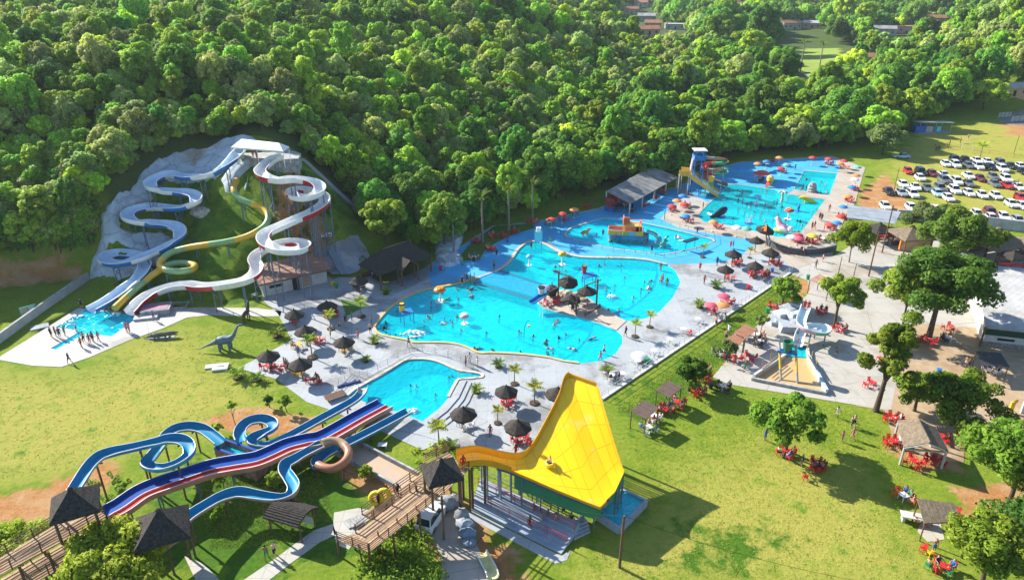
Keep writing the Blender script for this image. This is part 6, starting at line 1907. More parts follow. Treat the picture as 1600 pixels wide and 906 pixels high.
cover('undergrowth',[(100,765),(175,735),(230,760),(160,800)],30,.12,.4,1,3)
cover('undergrowth',[(640,700),(700,690),(735,712),(690,716),(650,725)],24,.12,.5,3,4)
cover('undergrowth',[(430,290),(480,270),(540,330),(520,380),(440,400),(425,350)],60,.2,.7,2,5)
cover('undergrowth',[(560,410),(610,384),(676,396),(672,402),(612,392),(575,425)],40,.2,1.0,2,6)
def tufts(name,pgs,n,seed):
 rs = np.random.RandomState(seed); V = []
 for pg,k in pgs:
  w = arr2(poly(pg)); lo,hi = w.min(0),w.max(0); got = np.zeros((0,2))
  while len(got) < k:
   q = rs.uniform(lo,hi,(k * 2,2)); got = np.concatenate([got,q[inside_np(q[:,0],q[:,1],w)]])
  V.append(got[:k])
 P_ = np.concatenate(V); m = len(P_) * 4; P4 = np.repeat(P_,4,0)
 a = rs.uniform(0,2 * PI,m); h = rs.uniform(.04,.12,m); b = P4 + rs.normal(size=(m,2)) * .10
 d = np.stack([np.cos(a),np.sin(a)],-1); wd = .035
 z = hz_np(b[:,0],b[:,1])
 v = np.stack([np.column_stack([b + d * wd,z - .01]),np.column_stack([b - d * wd,z - .01]),np.column_stack([b + d[:,::-1] * (h * .7)[:,None],z + h])],1).reshape(-1,3)
 me = bpy.data.meshes.new(name); me.from_pydata(v.tolist(),[],np.arange(3 * m).reshape(-1,3).tolist())
 me.materials.append(mat('grass_blade',(.32,.38,.04),col2=(.40,.40,.07),scale=.5,rough=.9,var=.1))
 return tag(obj(name,me),kind='stuff')
tufts('grass',[([(-60,590),(120,585),(215,540),(300,512),(430,500),(450,528),(372,573),(430,596),(470,625),(330,655),(120,728),(-60,765)],2500),
 ([(985,690),(1060,650),(1140,612),(1330,640),(1400,690),(1430,720),(1420,800),(1440,920),(880,920),(970,830),(1015,780)],6000),([(960,640),(1225,440),(1250,470),(1200,498),(1110,590),(1010,660)],5000),([(300,730),(500,740),(520,800),(440,850),(330,860)],4000)],0,9)
# words for where a thing stands
MARKS = [(687,468,'the orange mushroom shower'),(726,505,'the pale mushroom shower'),(878,412,'the yellow mushroom shower'),(635,500,'the yellow bucket stand'),(920,440,'the red bucket stand'),(818,520,'the bent spray pole'),
 (730,445,'the stone weir'),(846,485,'the island slide'),(900,480,'the thatched island'),(1040,430,'the shallow beach end'),(940,545,'the lower beach end'),(600,510,'the left pool end'),(700,530,'the near pool edge'),
 (640,585,'the slide pool middle'),(740,585,'the slide pool entry'),(1122,335,'the black whale slide'),(1183,312,'the blue fountain umbrella'),(1220,308,'the white palm fountain'),(1260,316,'the yellow crocodile slide'),(1231,340,'the red mushroom shower'),
 (1218,352,'the pink bird slide'),(1170,348,'the white pool ladder'),(1268,296,'the grey stone fountain'),(1202,288,'the yellow duck slide'),(1110,295,'the wide far slide'),(1150,320,'the far pool left side'),(1215,325,'the far pool centre'),
 (980,372,'the play ship'),(1080,380,'the black splash board'),(915,365,'the orange animal figure'),(100,525,'the landing pool channel'),(180,505,'the landing pool'),(540,530,'the left parasol rows'),(470,500,'the kiosk terrace'),(610,410,'the black pavilion'),
 (720,400,'the rock cascade'),(780,390,'the shaded lawn patch'),(790,610,'the three central parasols'),(1000,525,'the two deck palms'),(1110,470,'the red deck parasols'),(1150,410,'the right thatched parasols'),(1060,340,'the far pavilion terrace'),
 (1255,385,'the curved dark wall'),(1310,335,'the right far deck'),(1290,260,'the far deck end'),(1236,580,'the splash pad'),(1250,500,'the kids slide'),(1165,530,'the terracotta shelters'),(1085,600,'the round green tree'),(1226,700,'the open lawn tree'),
 (1310,670,'the four lawn walkers'),(1440,700,'the straw shelter'),(1400,780,'the stone table'),(1450,860,'the corner trees'),(1460,535,'the big plaza tree'),(1545,580,'the black shelter'),(1370,375,'the black thatched bar'),(1300,415,'the lime tree'),
 (860,715,'the yellow slide'),(690,740,'the start hut'),(120,800,'the left thatched tower'),(260,830,'the second hut'),(395,250,'the white tent'),(660,740,'the plank ramp'),(845,800,'the yellow slide terrace'),(1480,230,'the parking lawn fence')]
_used_labels = {}
def where(px,py):
 d,m = min(((math.hypot(px - a,(py - b) * 1.6),(a,b,n)) for a,b,n in MARKS))
 dx,dy = px - m[0],py - m[1]
 if d < 5: return 'at ' + m[2]
 if abs(dx) > abs(dy) * 1.6: s = 'right of' if dx > 0 else 'left of'
 else: s = 'before' if dy > 0 else 'behind'
 return ('just ' if d < 14 else ('' if d < 32 else 'well ')) + s + ' ' + m[2]
def unique(label):
 k = _used_labels.get(label,0); _used_labels[label] = k + 1
 return label
# people
SKINS = [mat('skin_' + n,c,rough=.55,var=.08) for n,c in (('tan',(.42,.235,.15)),('brown',(.26,.135,.08)),('fair',(.55,.34,.245)),('deep',(.13,.07,.045)))]
M_HAIR = mat('dark_hair',(.015,.011,.009),rough=.5); M_EYE = mat('eye_and_lip',(.05,.02,.02),rough=.4)
CLOTH = [('black',mat('cloth_black',(.015,.015,.018))),('navy',mat('cloth_navy',(.02,.035,.10))),('red',mat('cloth_red',(.50,.02,.02))),('white',mat('cloth_white',(.70,.69,.66))),('blue',mat('cloth_blue',(.02,.14,.42))),
   ('pink',mat('cloth_pink',(.60,.14,.25))),('yellow',mat('cloth_yellow',(.66,.48,.03))),('green',mat('cloth_green',(.03,.24,.10)))]
def skeleton(pose):
 J,E = [],[]
 def add(p,r,par=None):
  J.append((p,r)); i = len(J) - 1
  if par is not None: E.append((par,i))
  return i
 sit = pose == 'sit'; H = .47 if sit else .92
 lean = .06 if sit else 0
 pel = add((0,0,H),.135)
 wst = add((0,-lean * .4,H + .17),.12,pel); chs = add((0,-lean * .2,H + .38),.15,wst); nk = add((0,0,H + .56),.058,chs)
 hd0 = add((0,.012,H + .64),.085,nk); hd = add((0,.02,H + .73),.105,hd0); tp = add((0,.005,H + .80),.075,hd)
 add((0,.125,H + .70),.018,hd); add((.108,0,H + .71),.016,hd); add((-.108,0,H + .71),.016,hd)
 for s in (-1,1):
  sw = {'walk': .24 * s}.get(pose,0)
  hip = add((.09 * s,0,H - .05),.095,pel)
  if sit:
   kn = add((.12 * s,.42,H + .02),.062,hip); cf = add((.12 * s,.45,H - .15),.058,kn); an = add((.12 * s,.43,.09),.038,cf)
  else:
   kn = add((.10 * s,.02 + sw * .7,.50),.062,hip); cf = add((.10 * s,sw * .8,.36),.06,kn); an = add((.10 * s,sw - (.06 if sw < 0 else 0),.09),.038,cf)
  y0 = J[an][0][1]; add((.11 * s,y0 + .16,.035),.032,add((.105 * s,y0 + .06,.04),.04,an))
  sh = add((.185 * s,0,H + .49),.062,chs)
  if sit: el = add((.25 * s,.10,H + .24),.044,sh); wr = add((.17 * s,.33,H + .20),.03,el); d = Vector((-.15 * s,.95,-.2))
  elif pose == 'wade': el = add((.38 * s,.12,H + .38),.044,sh); wr = add((.42 * s,.36,H + .30),.03,el); d = Vector((.1 * s,.98,-.1))
  elif pose == 'walk': el = add((.25 * s,-.06 - sw * .3,H + .22),.044,sh); wr = add((.25 * s,.10 - sw * .7,H + .02),.03,el); d = Vector((0,.4 - sw,-.9))
  elif pose == 'wave' and s > 0: el = add((.36 * s,.02,H + .62),.044,sh); wr = add((.34 * s,.05,H + .88),.03,el); d = Vector((0,.1,1))
  else: el = add((.255 * s,-.02,H + .22),.044,sh); wr = add((.27 * s,.05,H - .03),.03,el); d = Vector((0,.15,-.98))
  d.normalize(); w = Vector(J[wr][0]); pm = add(tuple(w + d * .06),.036,wr)
  o = d.cross(Vector((1,0,0))).normalized()
  for k,(off,ln) in enumerate(((-.028,.062),(-.010,.075),(.010,.072),(.028,.055))):
   k1 = add(tuple(w + d * .10 + o * off),.0095,pm); add(tuple(w + d * (.10 + ln * .6) + o * off * 1.2 - Vector((s * .012,0,0))),.0085,k1)
  add(tuple(w + d * .085 - o * .062),.009,add(tuple(w + d * .05 - o * .045),.011,pm))
 return J,E
def skin_mesh(pose,lv=1):
 J,E = skeleton(pose)
 me = bpy.data.meshes.new('body_' + pose); me.from_pydata([j[0] for j in J],E,[])
 o = bpy.data.objects.new('tmp',me); COL.objects.link(o)
 o.modifiers.new('s','SKIN'); sb = o.modifiers.new('b','SUBSURF'); sb.levels = lv
 lay = me.skin_vertices[0].data
 for i,j in enumerate(J): lay[i].radius = (j[1],j[1] * (.82 if i in (0,1,2) else 1)); lay[i].use_root = (i == 0)
 dg = bpy.context.evaluated_depsgraph_get()
 m2 = bpy.data.meshes.new_from_object(o.evaluated_get(dg)); bpy.data.objects.remove(o); bpy.data.meshes.remove(me)
 m2.polygons.foreach_set('use_smooth',[True] * len(m2.polygons))
 H = .47 if pose == 'sit' else .92
 m2.materials.clear(); m2.materials.append(SKINS[0]); m2.materials.append(M_EYE)
 for p in m2.polygons:
  c = p.center; mi = 0
  for ex in (-.04,.04):
   if (c - Vector((ex,.115,H + .735))).length < .03: mi = 1
  if (c - Vector((0,.105,H + .655))).length < .025: mi = 1
  p.material_index = mi
 m2.name = 'body'
 return m2,H
def garment(me,name,test,off,m):
 vs_,fs,mp = [],[],{}
 for p in me.polygons:
  if test(p.center):
   q = []
   for i in p.vertices:
    if i not in mp:
     mp[i] = len(vs_); v = me.vertices[i]; vs_.append(tuple(v.co + v.normal * off))
    q.append(mp[i])
   fs.append(q)
 n = bpy.data.meshes.new(name); n.from_pydata(vs_,[],fs); n.materials.append(m)
 n.polygons.foreach_set('use_smooth',[True] * len(n.polygons))
 return n
BODY = {}; LOW = {}
PEOPLE_Q,CHAIR_Q = [],[]
for pose in ('stand','walk','sit','wade','wave'):
 me_,H_ = skin_mesh(pose)
 hair = garment(me_,'hair',lambda c,H=H_: c.z > H + .66 and (c.z > H + .775 or c.y < -.01),.018,M_HAIR)
 longhair = garment(me_,'hair',lambda c,H=H_: c.z > H + .50 and abs(c.x) < .12 and (c.z > H + .775 or c.y < -.02),.03,M_HAIR)
 shorts = garment(me_,'shorts',lambda c,H=H_,s=(pose == 'sit'): (c.z < H + .10 and c.z > H - .34 and abs(c.x) < .2 and (c.y < .36)) if not s else (c.z < H + .14 and c.y < .34 and c.z > H - .12 and abs(c.x) < .22),.016,CLOTH[0][1])
 top = garment(me_,'shirt',lambda c,H=H_: H + .02 < c.z < H + .52 and abs(c.x) < .23 and abs(c.y) < .2,.018,CLOTH[0][1])
 BODY[pose] = (me_,hair,longhair,shorts,top)
 LOW[pose] = skin_mesh(pose,0)[0]
_pr = random.Random(4)
POSEW = {'stand': 'standing','walk': 'walking','sit': 'sitting','wade': 'wading','wave': 'waving'}
def short(lab,n=16):
 w = lab.split()
 return lab if len(w) <= n else ' '.join(w[:n])
def person(loc,rz,pose,px,py,ctx=None,shirt=None,cl=None,group=None,tiny=False,scale=None,skin=None,prone=False):
 d = depth_of(Vector(loc))
 PEOPLE_Q.append(dict(loc=Vector(loc),rz=rz,pose=pose,cl=cl if cl is not None else _pr.choice((0,0,1,1,2,3,4,5,7)),shirt=(_pr.random() < .35 if shirt is None else shirt),long=_pr.random() < .4,
  s=scale or _pr.uniform(.93,1.06),sk=_pr.choice((0,0,1,1,2,2,3)),ctx=ctx or where(px,py),group=group,prone=prone,d=d * (1.6 if pose == 'sit' or 'bathers' in (group or '') else 1.0)))
def build_person(q):
 me_,hair,lh,shorts,top = BODY[q['pose']]
 cn,cm = CLOTH[q['cl']]
 verb = 'swimming' if q['prone'] else POSEW[q['pose']]
 lab = 'person in %s %s %s %s' % (cn,'shirt' if q['shirt'] else ('swimsuit' if q['long'] else 'trunks'),verb,q['ctx'])
 for k in range(16):
  c2 = (q['cl'] + k) % 8; g_ = ('shirt','swimsuit' if q['long'] else 'trunks')[(not q['shirt']) ^ (k > 7)]
  l2 = 'person in %s %s %s %s' % (CLOTH[c2][0],g_,verb,q['ctx'])
  if len(l2.split()) > 16: l2 = 'person in %s %s %s' % (CLOTH[c2][0],verb,q['ctx'])
  if l2 not in _used_labels:
   lab = l2; cn,cm = CLOTH[c2]
   if k > 7: q['shirt'] = not q['shirt']
   break
 t = thing('person',unique(lab),'person',q['loc'],q['rz'],q['group'])
 if q['prone']: t.rotation_euler = (-1.35,0,q['rz'])
 t.scale = (q['s'],) * 3
 b = obj('body',me_,t)
 b.material_slots[0].link = 'OBJECT'; b.material_slots[0].material = SKINS[q['sk']]
 obj('hair',lh if q['long'] else hair,t)
 for m_,nm in ((shorts,'shorts'),) + (((top,'shirt'),) if (q['shirt'] or q['long']) else ()):
  g = obj(nm,m_,t); g.material_slots[0].link = 'OBJECT'; g.material_slots[0].material = cm
 return t
def merge_mass(name,items):
 mb = MB(); mats = []
 for me_,M,mt in items:
  own = [m for m in me_.materials]
  sl = []
  for i,m in enumerate(own):
   m = mt if (mt and i == 0) else m
   if m not in mats: mats.append(m)
   sl.append(mats.index(m))
  b = len(mb.v)
  mb.v += [tuple(M @ v.co) for v in me_.vertices]
  for p in me_.polygons:
   mb.f.append(tuple(b + i for i in p.vertices)); mb.m.append(sl[p.material_index])
 o = mb.build(name,mats,smooth=60)
 return tag(o,kind='stuff')
def mat_of(loc,rz,s=1.0,rx=0.0):
 return Matrix.Translation(loc) @ Matrix.Rotation(rz,4,'Z') @ Matrix.Rotation(rx,4,'X') @ Matrix.Diagonal((s,s,s,1))
def tell_apart():
 by = {}
 for o in COL.objects:
  if o.parent is None and o.get('label'): by.setdefault(o['label'],[]).append(o)
 for lab,os_ in by.items():
  if len(os_) < 2: continue
  os_.sort(key=lambda o: pix(o.location)[0]); n = len(os_)
  for i,o in enumerate(os_):
   o['label'] = lab + ', ' + ('leftmost' if i == 0 else ('rightmost' if i == n - 1 else ('middle' if n == 3 else ('second','third','fourth','fifth','sixth','seventh','eighth')[min(i - 1,6)] + ' from left')))
def flush_crowds():
 PEOPLE_Q.sort(key=lambda q: q['d'])
 for q in PEOPLE_Q[:296]: build_person(q)
 it = []
 for q in PEOPLE_Q[296:]:
  M = mat_of(q['loc'],q['rz'],q['s'],-1.35 if q['prone'] else 0)
  me_,hair,lh,shorts,top = BODY[q['pose']]
  it += [(LOW[q['pose']],M,SKINS[q['sk']]),(lh if q['long'] else hair,M,None),(shorts,M,CLOTH[q['cl']][1])]
  if q['shirt'] or q['long']: it.append((top,M,CLOTH[q['cl']][1]))
 if it: merge_mass('crowd',it)
 CHAIR_Q.sort(key=lambda q: depth_of(Vector(q[0])))
 it = []
 me_ = CH_J.root.data
 for i,(loc,rz,lab,grp,col,near) in enumerate(CHAIR_Q):
  if i < 296:
   o = (CH_P if near else CH_J).at(loc,rz,unique(lab),grp)
   for ch in (o.children if near else [o]): set_mat(ch,CHM[col])
  else: it.append((me_,mat_of(loc,rz),CHM[col]))
 if it: merge_mass('plastic_chairs',it)
 tell_apart()
# thatched parasols
def parasol_proto():
 t = thing('thatched_parasol','x','parasol')
 o = thatch_mb(1.42,.92,n=8,rz=PI / 8,layers=4,drop=.16,seed=9).build('thatch_canopy',M_THATCH,t); o.location = (0,0,2.2)
 MB().tube([(0,0,-.05),(0,0,3.0)],.07,8).build('pole',M_LOG,t)
 for k in range(8):
  a = PI / 8 + 2 * PI * k / 8
  MB().tube([(0,0,2.95),(1.4 * math.cos(a),1.4 * math.sin(a),2.16)],.03,4).build('rib',M_LOG,t)
 MB().lathe([(.28,0),(.28,.1),(.1,.14)],n=10).build('foot',M_GREY,t)
 return Proto(t)
TP = parasol_proto()
PARASOLS = [(419,554,'lowest left black thatched parasol, beside the lawn'),(469,568,'black thatched parasol second from the bottom in the left rows'),(477,516,'black thatched parasol above the two lowest on the left'),(537,532,'black thatched parasol closest to the left end of the main pool'),
 (459.5,489,'black thatched parasol nearest the lawn tip and the kiosk path'),(511,477,'black thatched parasol left of the grass triangle'),(560,438,'uppermost left black thatched parasol, beside the pavilion'),
 (724,645,'left one of the three central black thatched parasols'),(791,608,'upper one of the three central black thatched parasols'),(809,665,'right one of the three central parasols, next to the yellow slide'),(872,614,'black thatched parasol mostly hidden behind the yellow slide'),
 (1134,419,'black thatched parasol over two red chairs on the right deck'),(1146,396,'black thatched parasol at the edge of the blue deck'),(1180,413,'black thatched parasol over the crowded red table'),(1204,394,'black thatched parasol nearest the plaza corner'),(1182,374,'black thatched parasol on the sand bed')]
for px,py,lab in PARASOLS:
 c = P(px,py,2.55); TP.at((c.x,c.y,.05),rnd.uniform(0,.8),lab,'black thatched parasols on the deck',rnd.uniform(.97,1.06))
def cloth_proto():
 t = thing('cloth_parasol','x','parasol')
 mb = MB(); n = 16; R_ = 1.05
 prof = [(R_,-.10),(R_,.0),(R_ * .8,.16),(R_ * .5,.31),(R_ * .2,.40),(.03,.44)]
 vs_,fs = [],[]
 for r,z in prof:
  for k in range(n):
   a = 2 * PI * k / n; q = r * (1 if k % 2 == 0 else .955)
   vs_.append((q * math.cos(a),q * math.sin(a),z - (.03 if k % 2 and r > .3 else 0)))
 for i in range(len(prof) - 1):
  for k in range(n): fs.append((i * n + k,i * n + (k + 1) % n,(i + 1) * n + (k + 1) % n,(i + 1) * n + k))
 fs.append(tuple((len(prof) - 1) * n + k for k in range(n)))
 o = mb.add(vs_,fs).build('canopy',CL_RED,t,smooth=30); o.location = (0,0,2.0)
 MB().tube([(0,0,0),(0,0,2.5)],.03,6).build('pole',M_WHITEM,t)
 MB().lathe([(.25,0),(.25,.12),(.06,.16)],n=10).build('foot',M_WHITEM,t)
 return t
PC = {'red': mat('parasol_red',(.58,.06,.055),rough=.7),'orange': mat('parasol_orange',(.72,.26,.07),rough=.7),'blue': mat('parasol_blue',(.03,.22,.55),rough=.7),'green': mat('parasol_green',(.14,.44,.30),rough=.7),
  'yellow': mat('parasol_yellow',(.76,.50,.04),rough=.7),'white': mat('parasol_white',(.74,.73,.71),rough=.7),'pink': mat('parasol_pink',(.66,.10,.16),rough=.7),'lilac': mat('parasol_lilac',(.55,.46,.66),rough=.7)}
CL_RED = PC['red']
CPR = Proto(cloth_proto())
CLOTHP = [(1270,245.6,'red'),(1295,247.6,'red'),(1319,250.6,'red'),(1313,255,'orange'),(1340,260.4,'green'),(1338,273,'orange'),(1336,279.5,'white'),(1331,291.6,'blue'),(1325.6,306,'orange'),(1318,322,'blue'),(1314,337,'red'),(1308,347,'blue'),(1297.6,350,'red'),
 (1270,367,'yellow'),(1247,366,'red'),(1248.5,371.6,'pink'),(1237,369,'white'),(1115,346,'orange'),(1152,354,'white'),(1166.6,356,'green'),(1071.6,336.6,'blue'),(1067,305,'blue'),(1069.6,318,'red'),(1058,312.6,'orange'),(1050,321,'red'),
 (1218,245.6,'orange'),(1198,251.6,'blue'),(1230,256.6,'green'),(1220.6,262,'red'),(1208,269,'blue'),(1183.4,270,'yellow'),(1156,262,'blue'),(1133,262,'green'),(1184,255,'orange'),(897,326,'orange'),(878.6,333,'red'),(861.6,341.6,'red'),
 (1131,461,'pink'),(1111,475,'pink'),(1129,475,'orange'),(999,553.6,'white'),(850,448,'lilac'),(1272,341,'blue')]
for px,py,cn in CLOTHP[:-1]:
 zc = .9 if (px,py) in ((999,553.6),) else 2.25
 if (px,py) in ((1131,461),(1111,475),(1129,475)): zc = 1.9
 c = P(px,py,zc)
 lab = unique('%s cloth parasol %s' % (cn,where(px,py + 14)))
 o = CPR.at((c.x,c.y,.07 if zc > 1 else -1.2),rnd.uniform(0,3),lab,'cloth parasols around the pools',(1.0,1.0,zc / 2.25) if zc > 1 else (1.15,1.15,1.0))
 if zc < 1: o.location.z = -1.35 + .0; o.location.z = .07 - 1.35
 for ch in o.children:
  if ch.name.startswith('canopy'): set_mat(ch,PC[cn])
# chairs, tables, groups of guests
M_RCH = mat('red_plastic',(.56,.022,.028),rough=.4,var=.08,objvar=.1); M_YCH = mat('yellow_plastic',(.72,.46,.03),rough=.4,objvar=.1); M_WCH = mat('white_plastic',(.70,.70,.68),rough=.4,objvar=.06); M_DCH = mat('dark_plastic',(.03,.035,.05),rough=.4)
M_ACH = mat('blue_plastic',(.03,.16,.42),rough=.4)
def chair_mb(part=None):
 out = {}
 out['seat'] = MB().box((0,0,.43),(.46,.44,.045)).box((.22,-.02,.64),(.05,.36,.035)).box((-.22,-.02,.64),(.05,.36,.035)).box((.22,.15,.53),(.04,.05,.2)).box((-.22,.15,.53),(.04,.05,.2))
 b = MB()
 for k in range(5): b.box((-.17 + .085 * k,-.24,.66),(.06,.03,.40),0,0,('X',.18))
 b.box((0,-.285,.86),(.44,.035,.07),0,0,('X',.18)).box((0,-.21,.47),(.44,.04,.06))
 out['backrest'] = b
 for i,(sx,sy) in enumerate(((-1,1),(1,1),(-1,-1),(1,-1))):
  out['leg%d' % i] = MB().beam((sx * .19,sy * .19,.42),(sx * .22,sy * .24,0),.05,.05)
 return out
def chair_proto_parts(m):
 t = thing('plastic_chair','x','chair')
 for k,mb in chair_mb().items(): mb.build('leg' if k.startswith('leg') else k,m,t)
 return Proto(t)
def chair_joined():
 mb = MB()
 for q in chair_mb().values(): mb.add(q.v,q.f)
 o = mb.build('plastic_chair',M_RCH); tag(o,'x','chair'); return Proto(o)
CH_P,CH_J = chair_proto_parts(M_RCH),chair_joined()
CHM = {'red': M_RCH,'yellow': M_YCH,'white': M_WCH,'dark': M_DCH,'blue': M_ACH,'orange': mat('orange_plastic',(.62,.14,.02),rough=.4),'green': mat('green_plastic',(.03,.26,.10),rough=.4)}
def table_proto():
 t = thing('plastic_table','x','table')
 MB().box((0,0,.70),(.78,.78,.04)).build('table_top',M_RCH,t)
 for sx in (-1,1):
  for sy in (-1,1): MB().beam((sx * .28,sy * .28,.69),(sx * .34,sy * .34,0),.06,.06).build('leg',M_RCH,t)
 return Proto(t)
TB = table_proto()
def things_on_table(c,z,ctx,n):
 for k in range(n):
  a = _pr.uniform(0,6.28); r = _pr.uniform(.05,.26)
  m,nm,w = _pr.choice(((M_WCH,'white','cup'),(CHM['green'],'green','bottle'),(mat('amber_glass',(.20,.08,.01),rough=.15),'brown','bottle'),(M_WCH,'white','plate'),(M_ACH,'blue','cup')))
  pr = {'cup': [(.03,0),(.04,.1),(.036,.1),(.01,.02)],'bottle': [(.035,0),(.035,.16),(.014,.21),(.014,.27)],'plate': [(.06,0),(.11,.02),(.10,.025),(.01,.012)]}[w]
  o = MB().lathe(pr,n=8).build(w,m); o.location = (c.x + r * math.cos(a),c.y + r * math.sin(a),z)
  tag(o,unique('%s %s on the table %s' % (nm,w,ctx)),w,'things on the guests\' tables')
SIDES = [('right',0),('far right',PI / 4),('far',PI / 2),('far left',3 * PI / 4),('left',PI),('near left',5 * PI / 4),('near',3 * PI / 2),('near right',7 * PI / 4)]
def guests(px,py,nch,npe,col='red',tab=True,z=.05,ctx=None,spread=1.0,tcol=None):
 c0 = P(px,py,z) if z > 0 else G(px,py)
 base_ctx = ctx or where(px,py)
 ntab = max(1,int(math.ceil(nch / 6.0)))
 near = py > 630
 left_p = npe; left_c = nch
 for ti in range(ntab):
  ax = (ti - (ntab - 1) / 2.0) * 2.2 * spread
  c = c0 + Vector((ax,_pr.uniform(-.4,.4) + (.8 * (ti % 2) if ntab > 2 else 0),0))
  c.z = c0.z
  nm = '' if ntab == 1 else (('left ','right ') if ntab == 2 else ('leftmost ','second ','third ','fourth ','rightmost '))[ti]
  tctx = base_ctx
  if tab:
   tc = tcol or (col if col in ('red','yellow','white') else 'white')
   o = TB.at(c,_pr.uniform(0,1.5),unique('%s%s plastic table %s' % (nm,tc,tctx)),'plastic tables for the guests')
   for ch in o.children: set_mat(ch,CHM[tc])
   if py > 470: things_on_table(c,c.z + .72,tctx,2)
  k = left_c // (ntab - ti) if ti < ntab - 1 else left_c
  left_c -= k
  sides = SIDES[:] if k > 4 else SIDES[::2]
  o0 = _pr.randrange(len(sides)); turn = _pr.uniform(-.3,.3)
  pp = int(round(left_p / (ntab - ti))); left_p -= pp
  for j in range(k):
   sname,a = sides[(o0 + j) % len(sides)]
   a += turn
   r = _pr.uniform(.75,1.0) * spread if tab else _pr.uniform(.6,1.2)
   q = c + Vector((math.cos(a) * r,math.sin(a) * r,0))
   face = a + PI / 2 + _pr.uniform(-.35,.35)
   lab = '%s chair %s, %stable %s' % (col,sname,nm,tctx) if tab else '%s plastic chair %s' % (col,tctx)
   CHAIR_Q.append((q.copy(),face,lab,'%s plastic chairs %s' % (col,tctx),col,near))
   if j < pp:
    person(q + UZ(.0),face,'sit',px,py,ctx='%s, %stable %s' % (sname,nm,tctx),group='guests sitting at the tables')
  for j in range(max(0,pp - k)):
   a = _pr.uniform(0,6.28); q = c + Vector((math.cos(a) * 1.5,math.sin(a) * 1.3,0))
   person(q,_pr.uniform(0,6.28),'stand',px,py,group='guests standing at the tables')
for q in [(518,494,6,2),(463,503,3,1),(497,533,5,2),(470,541,2,1,'yellow'),(431,577,7,4),(468,584,5,1,'yellow'),(540,548,4,2,'yellow'),(491,598,3,2),(561,453,4,4,'dark'),(812,690,6,2),(796,631,6,2),(728,667,3,1,'white'),
  (1152,413,5,4),(1183,432,11,8),(1212,412,6,2),(1137,437,2,0),(1110,487,3,1),(1136,474,4,2),(955,590,3,3,'white'),(1390,373,8,6),(864,475,9,3),(893,484,3,2,'dark'),
  (744,379,4,2),(779,371,8,4),(768,391,5,5),(741,405,4,4,'dark'),(803,364,4,3),(832,350,4,2),(858,351,4,2,'green'),(881,344,4,1),(896,334,4,1,'green'),(917,326,4,1),(966,323,10,9,'dark'),(985,331,3,5,'dark'),(1006,321,2,1),(1024,312,3,1),(1036,303,3,1),
  (1052,330,5,2),(1071,324,4,3),(1075,347,3,3),(1121,356,4,1),(1294,257,4,4),(1320,264,3,0),(1334,297,5,3),(1326,315,4,1),(1314,341,5,2),(1300,359,4,4),(1246,378,5,4),(1268,380,6,4),(1286,378,4,3,'dark'),(1198,260,2,1,'dark'),(1221,269,4,4),(1187,284,3,3,'dark'),(1208,254,3,1),
  (1240,375,3,2,'white'),(585,432,4,3,'dark'),(607,424,4,3,'dark'),(630,416,4,4,'dark'),(655,408,4,2,'dark'),(398,466,2,0,'dark')]:
 guests(*q)
for q in [(1220,484,8,6),(1244,481,4,1),(1287,491,5,2),(1310,516,4,3),(1172,529,8,7,'white'),(1187,538,6,6,'dark'),(1158,562,7,2),(1126,556,3,3,'white'),(1102,595,4,3),(1128,606,4,3,'dark'),(1094,618,5,3),(1012,672,4,3,'white'),(1040,648,5,5,'red'),(1060,636,4,4),(1020,655,3,2,'white'),
  (1229,712,4,4),(1271,727,6,4),(1393,656,6,2),(1396,697,6,2,'red'),(1444,728,9,1),(1484,688,9,4),(1410,781,5,3,'orange'),(1446,818,2,0),(1474,893,3,2),(1424,531,5,2),(1451,537,4,1),(1482,534,5,3,'dark'),(1484,515,3,0),(1362,604,2,0),(1551,582,6,5,'white'),(1376,568,2,0),(1490,800,2,0)]:
 guests(*q,z=.04)
guests(1431,862,1,0,'red',tab=False,z=0,ctx='on the grass left of the corner trees'); guests(1441,851,1,0,'yellow',tab=False,z=0,ctx='beside the path of the corner trees'); guests(1254,743,1,0,'red',tab=False,z=0,ctx='in front of the open lawn tree')
guests(1465,885,2,1,'green',tab=False,z=0,ctx='below the corner trees')
def picnic_proto():
 t = thing('picnic_table','x','picnic table')
 MB().lathe([(.50,.72),(.50,.75)],n=18).build('table_top',M_WHITEM,t)
 MB().tube([(0,0,0),(0,0,.74)],.05,7).build('pillar',M_WHITEM,t)
 for k in range(4):
  a = PI / 4 + PI / 2 * k; x,y = 1.0 * math.cos(a),1.0 * math.sin(a)
  MB().lathe([(.14,.42),(.14,.45)],(x,y,0),12).tube([(x,y,.44),(x * .8,y * .8,.15),(0,0,.12)],.025,6).build('stool',M_WHITEM,t)
 return Proto(t)
PT_ = picnic_proto()
for px,py,lab in ((1090,504,'white round steel picnic table nearest the palm bush and red parasols'),(1067,520,'white round steel picnic table beside the single red chair'),(1046,536,'white round steel picnic table in the middle of the fence'),(1021,554,'white round steel picnic table right of the white umbrella'),(996,570,'white round steel picnic table closest to the yellow slide'),(972,590,'white steel picnic table with people beside the palm bush')):
 PT_.at(P(px,py,.05),rnd.uniform(0,1.5),lab,'white steel picnic tables along the deck fence')
CHAIR_Q.append((P(1077,524,.05),2.0,'single red chair beside the white picnic tables by the fence','chairs by the fence','red',False))
def bin_(px,py,m,lab,z=.05):
 t = thing('litter_bin',lab,'bin',P(px,py,z))
 MB().lathe([(.26,0),(.32,.75),(.30,.75),(.24,.1)],n=14).build('body',m,t); MB().lathe([(.34,.74),(.34,.80),(.26,.80)],n=14).build('rim',m,t)
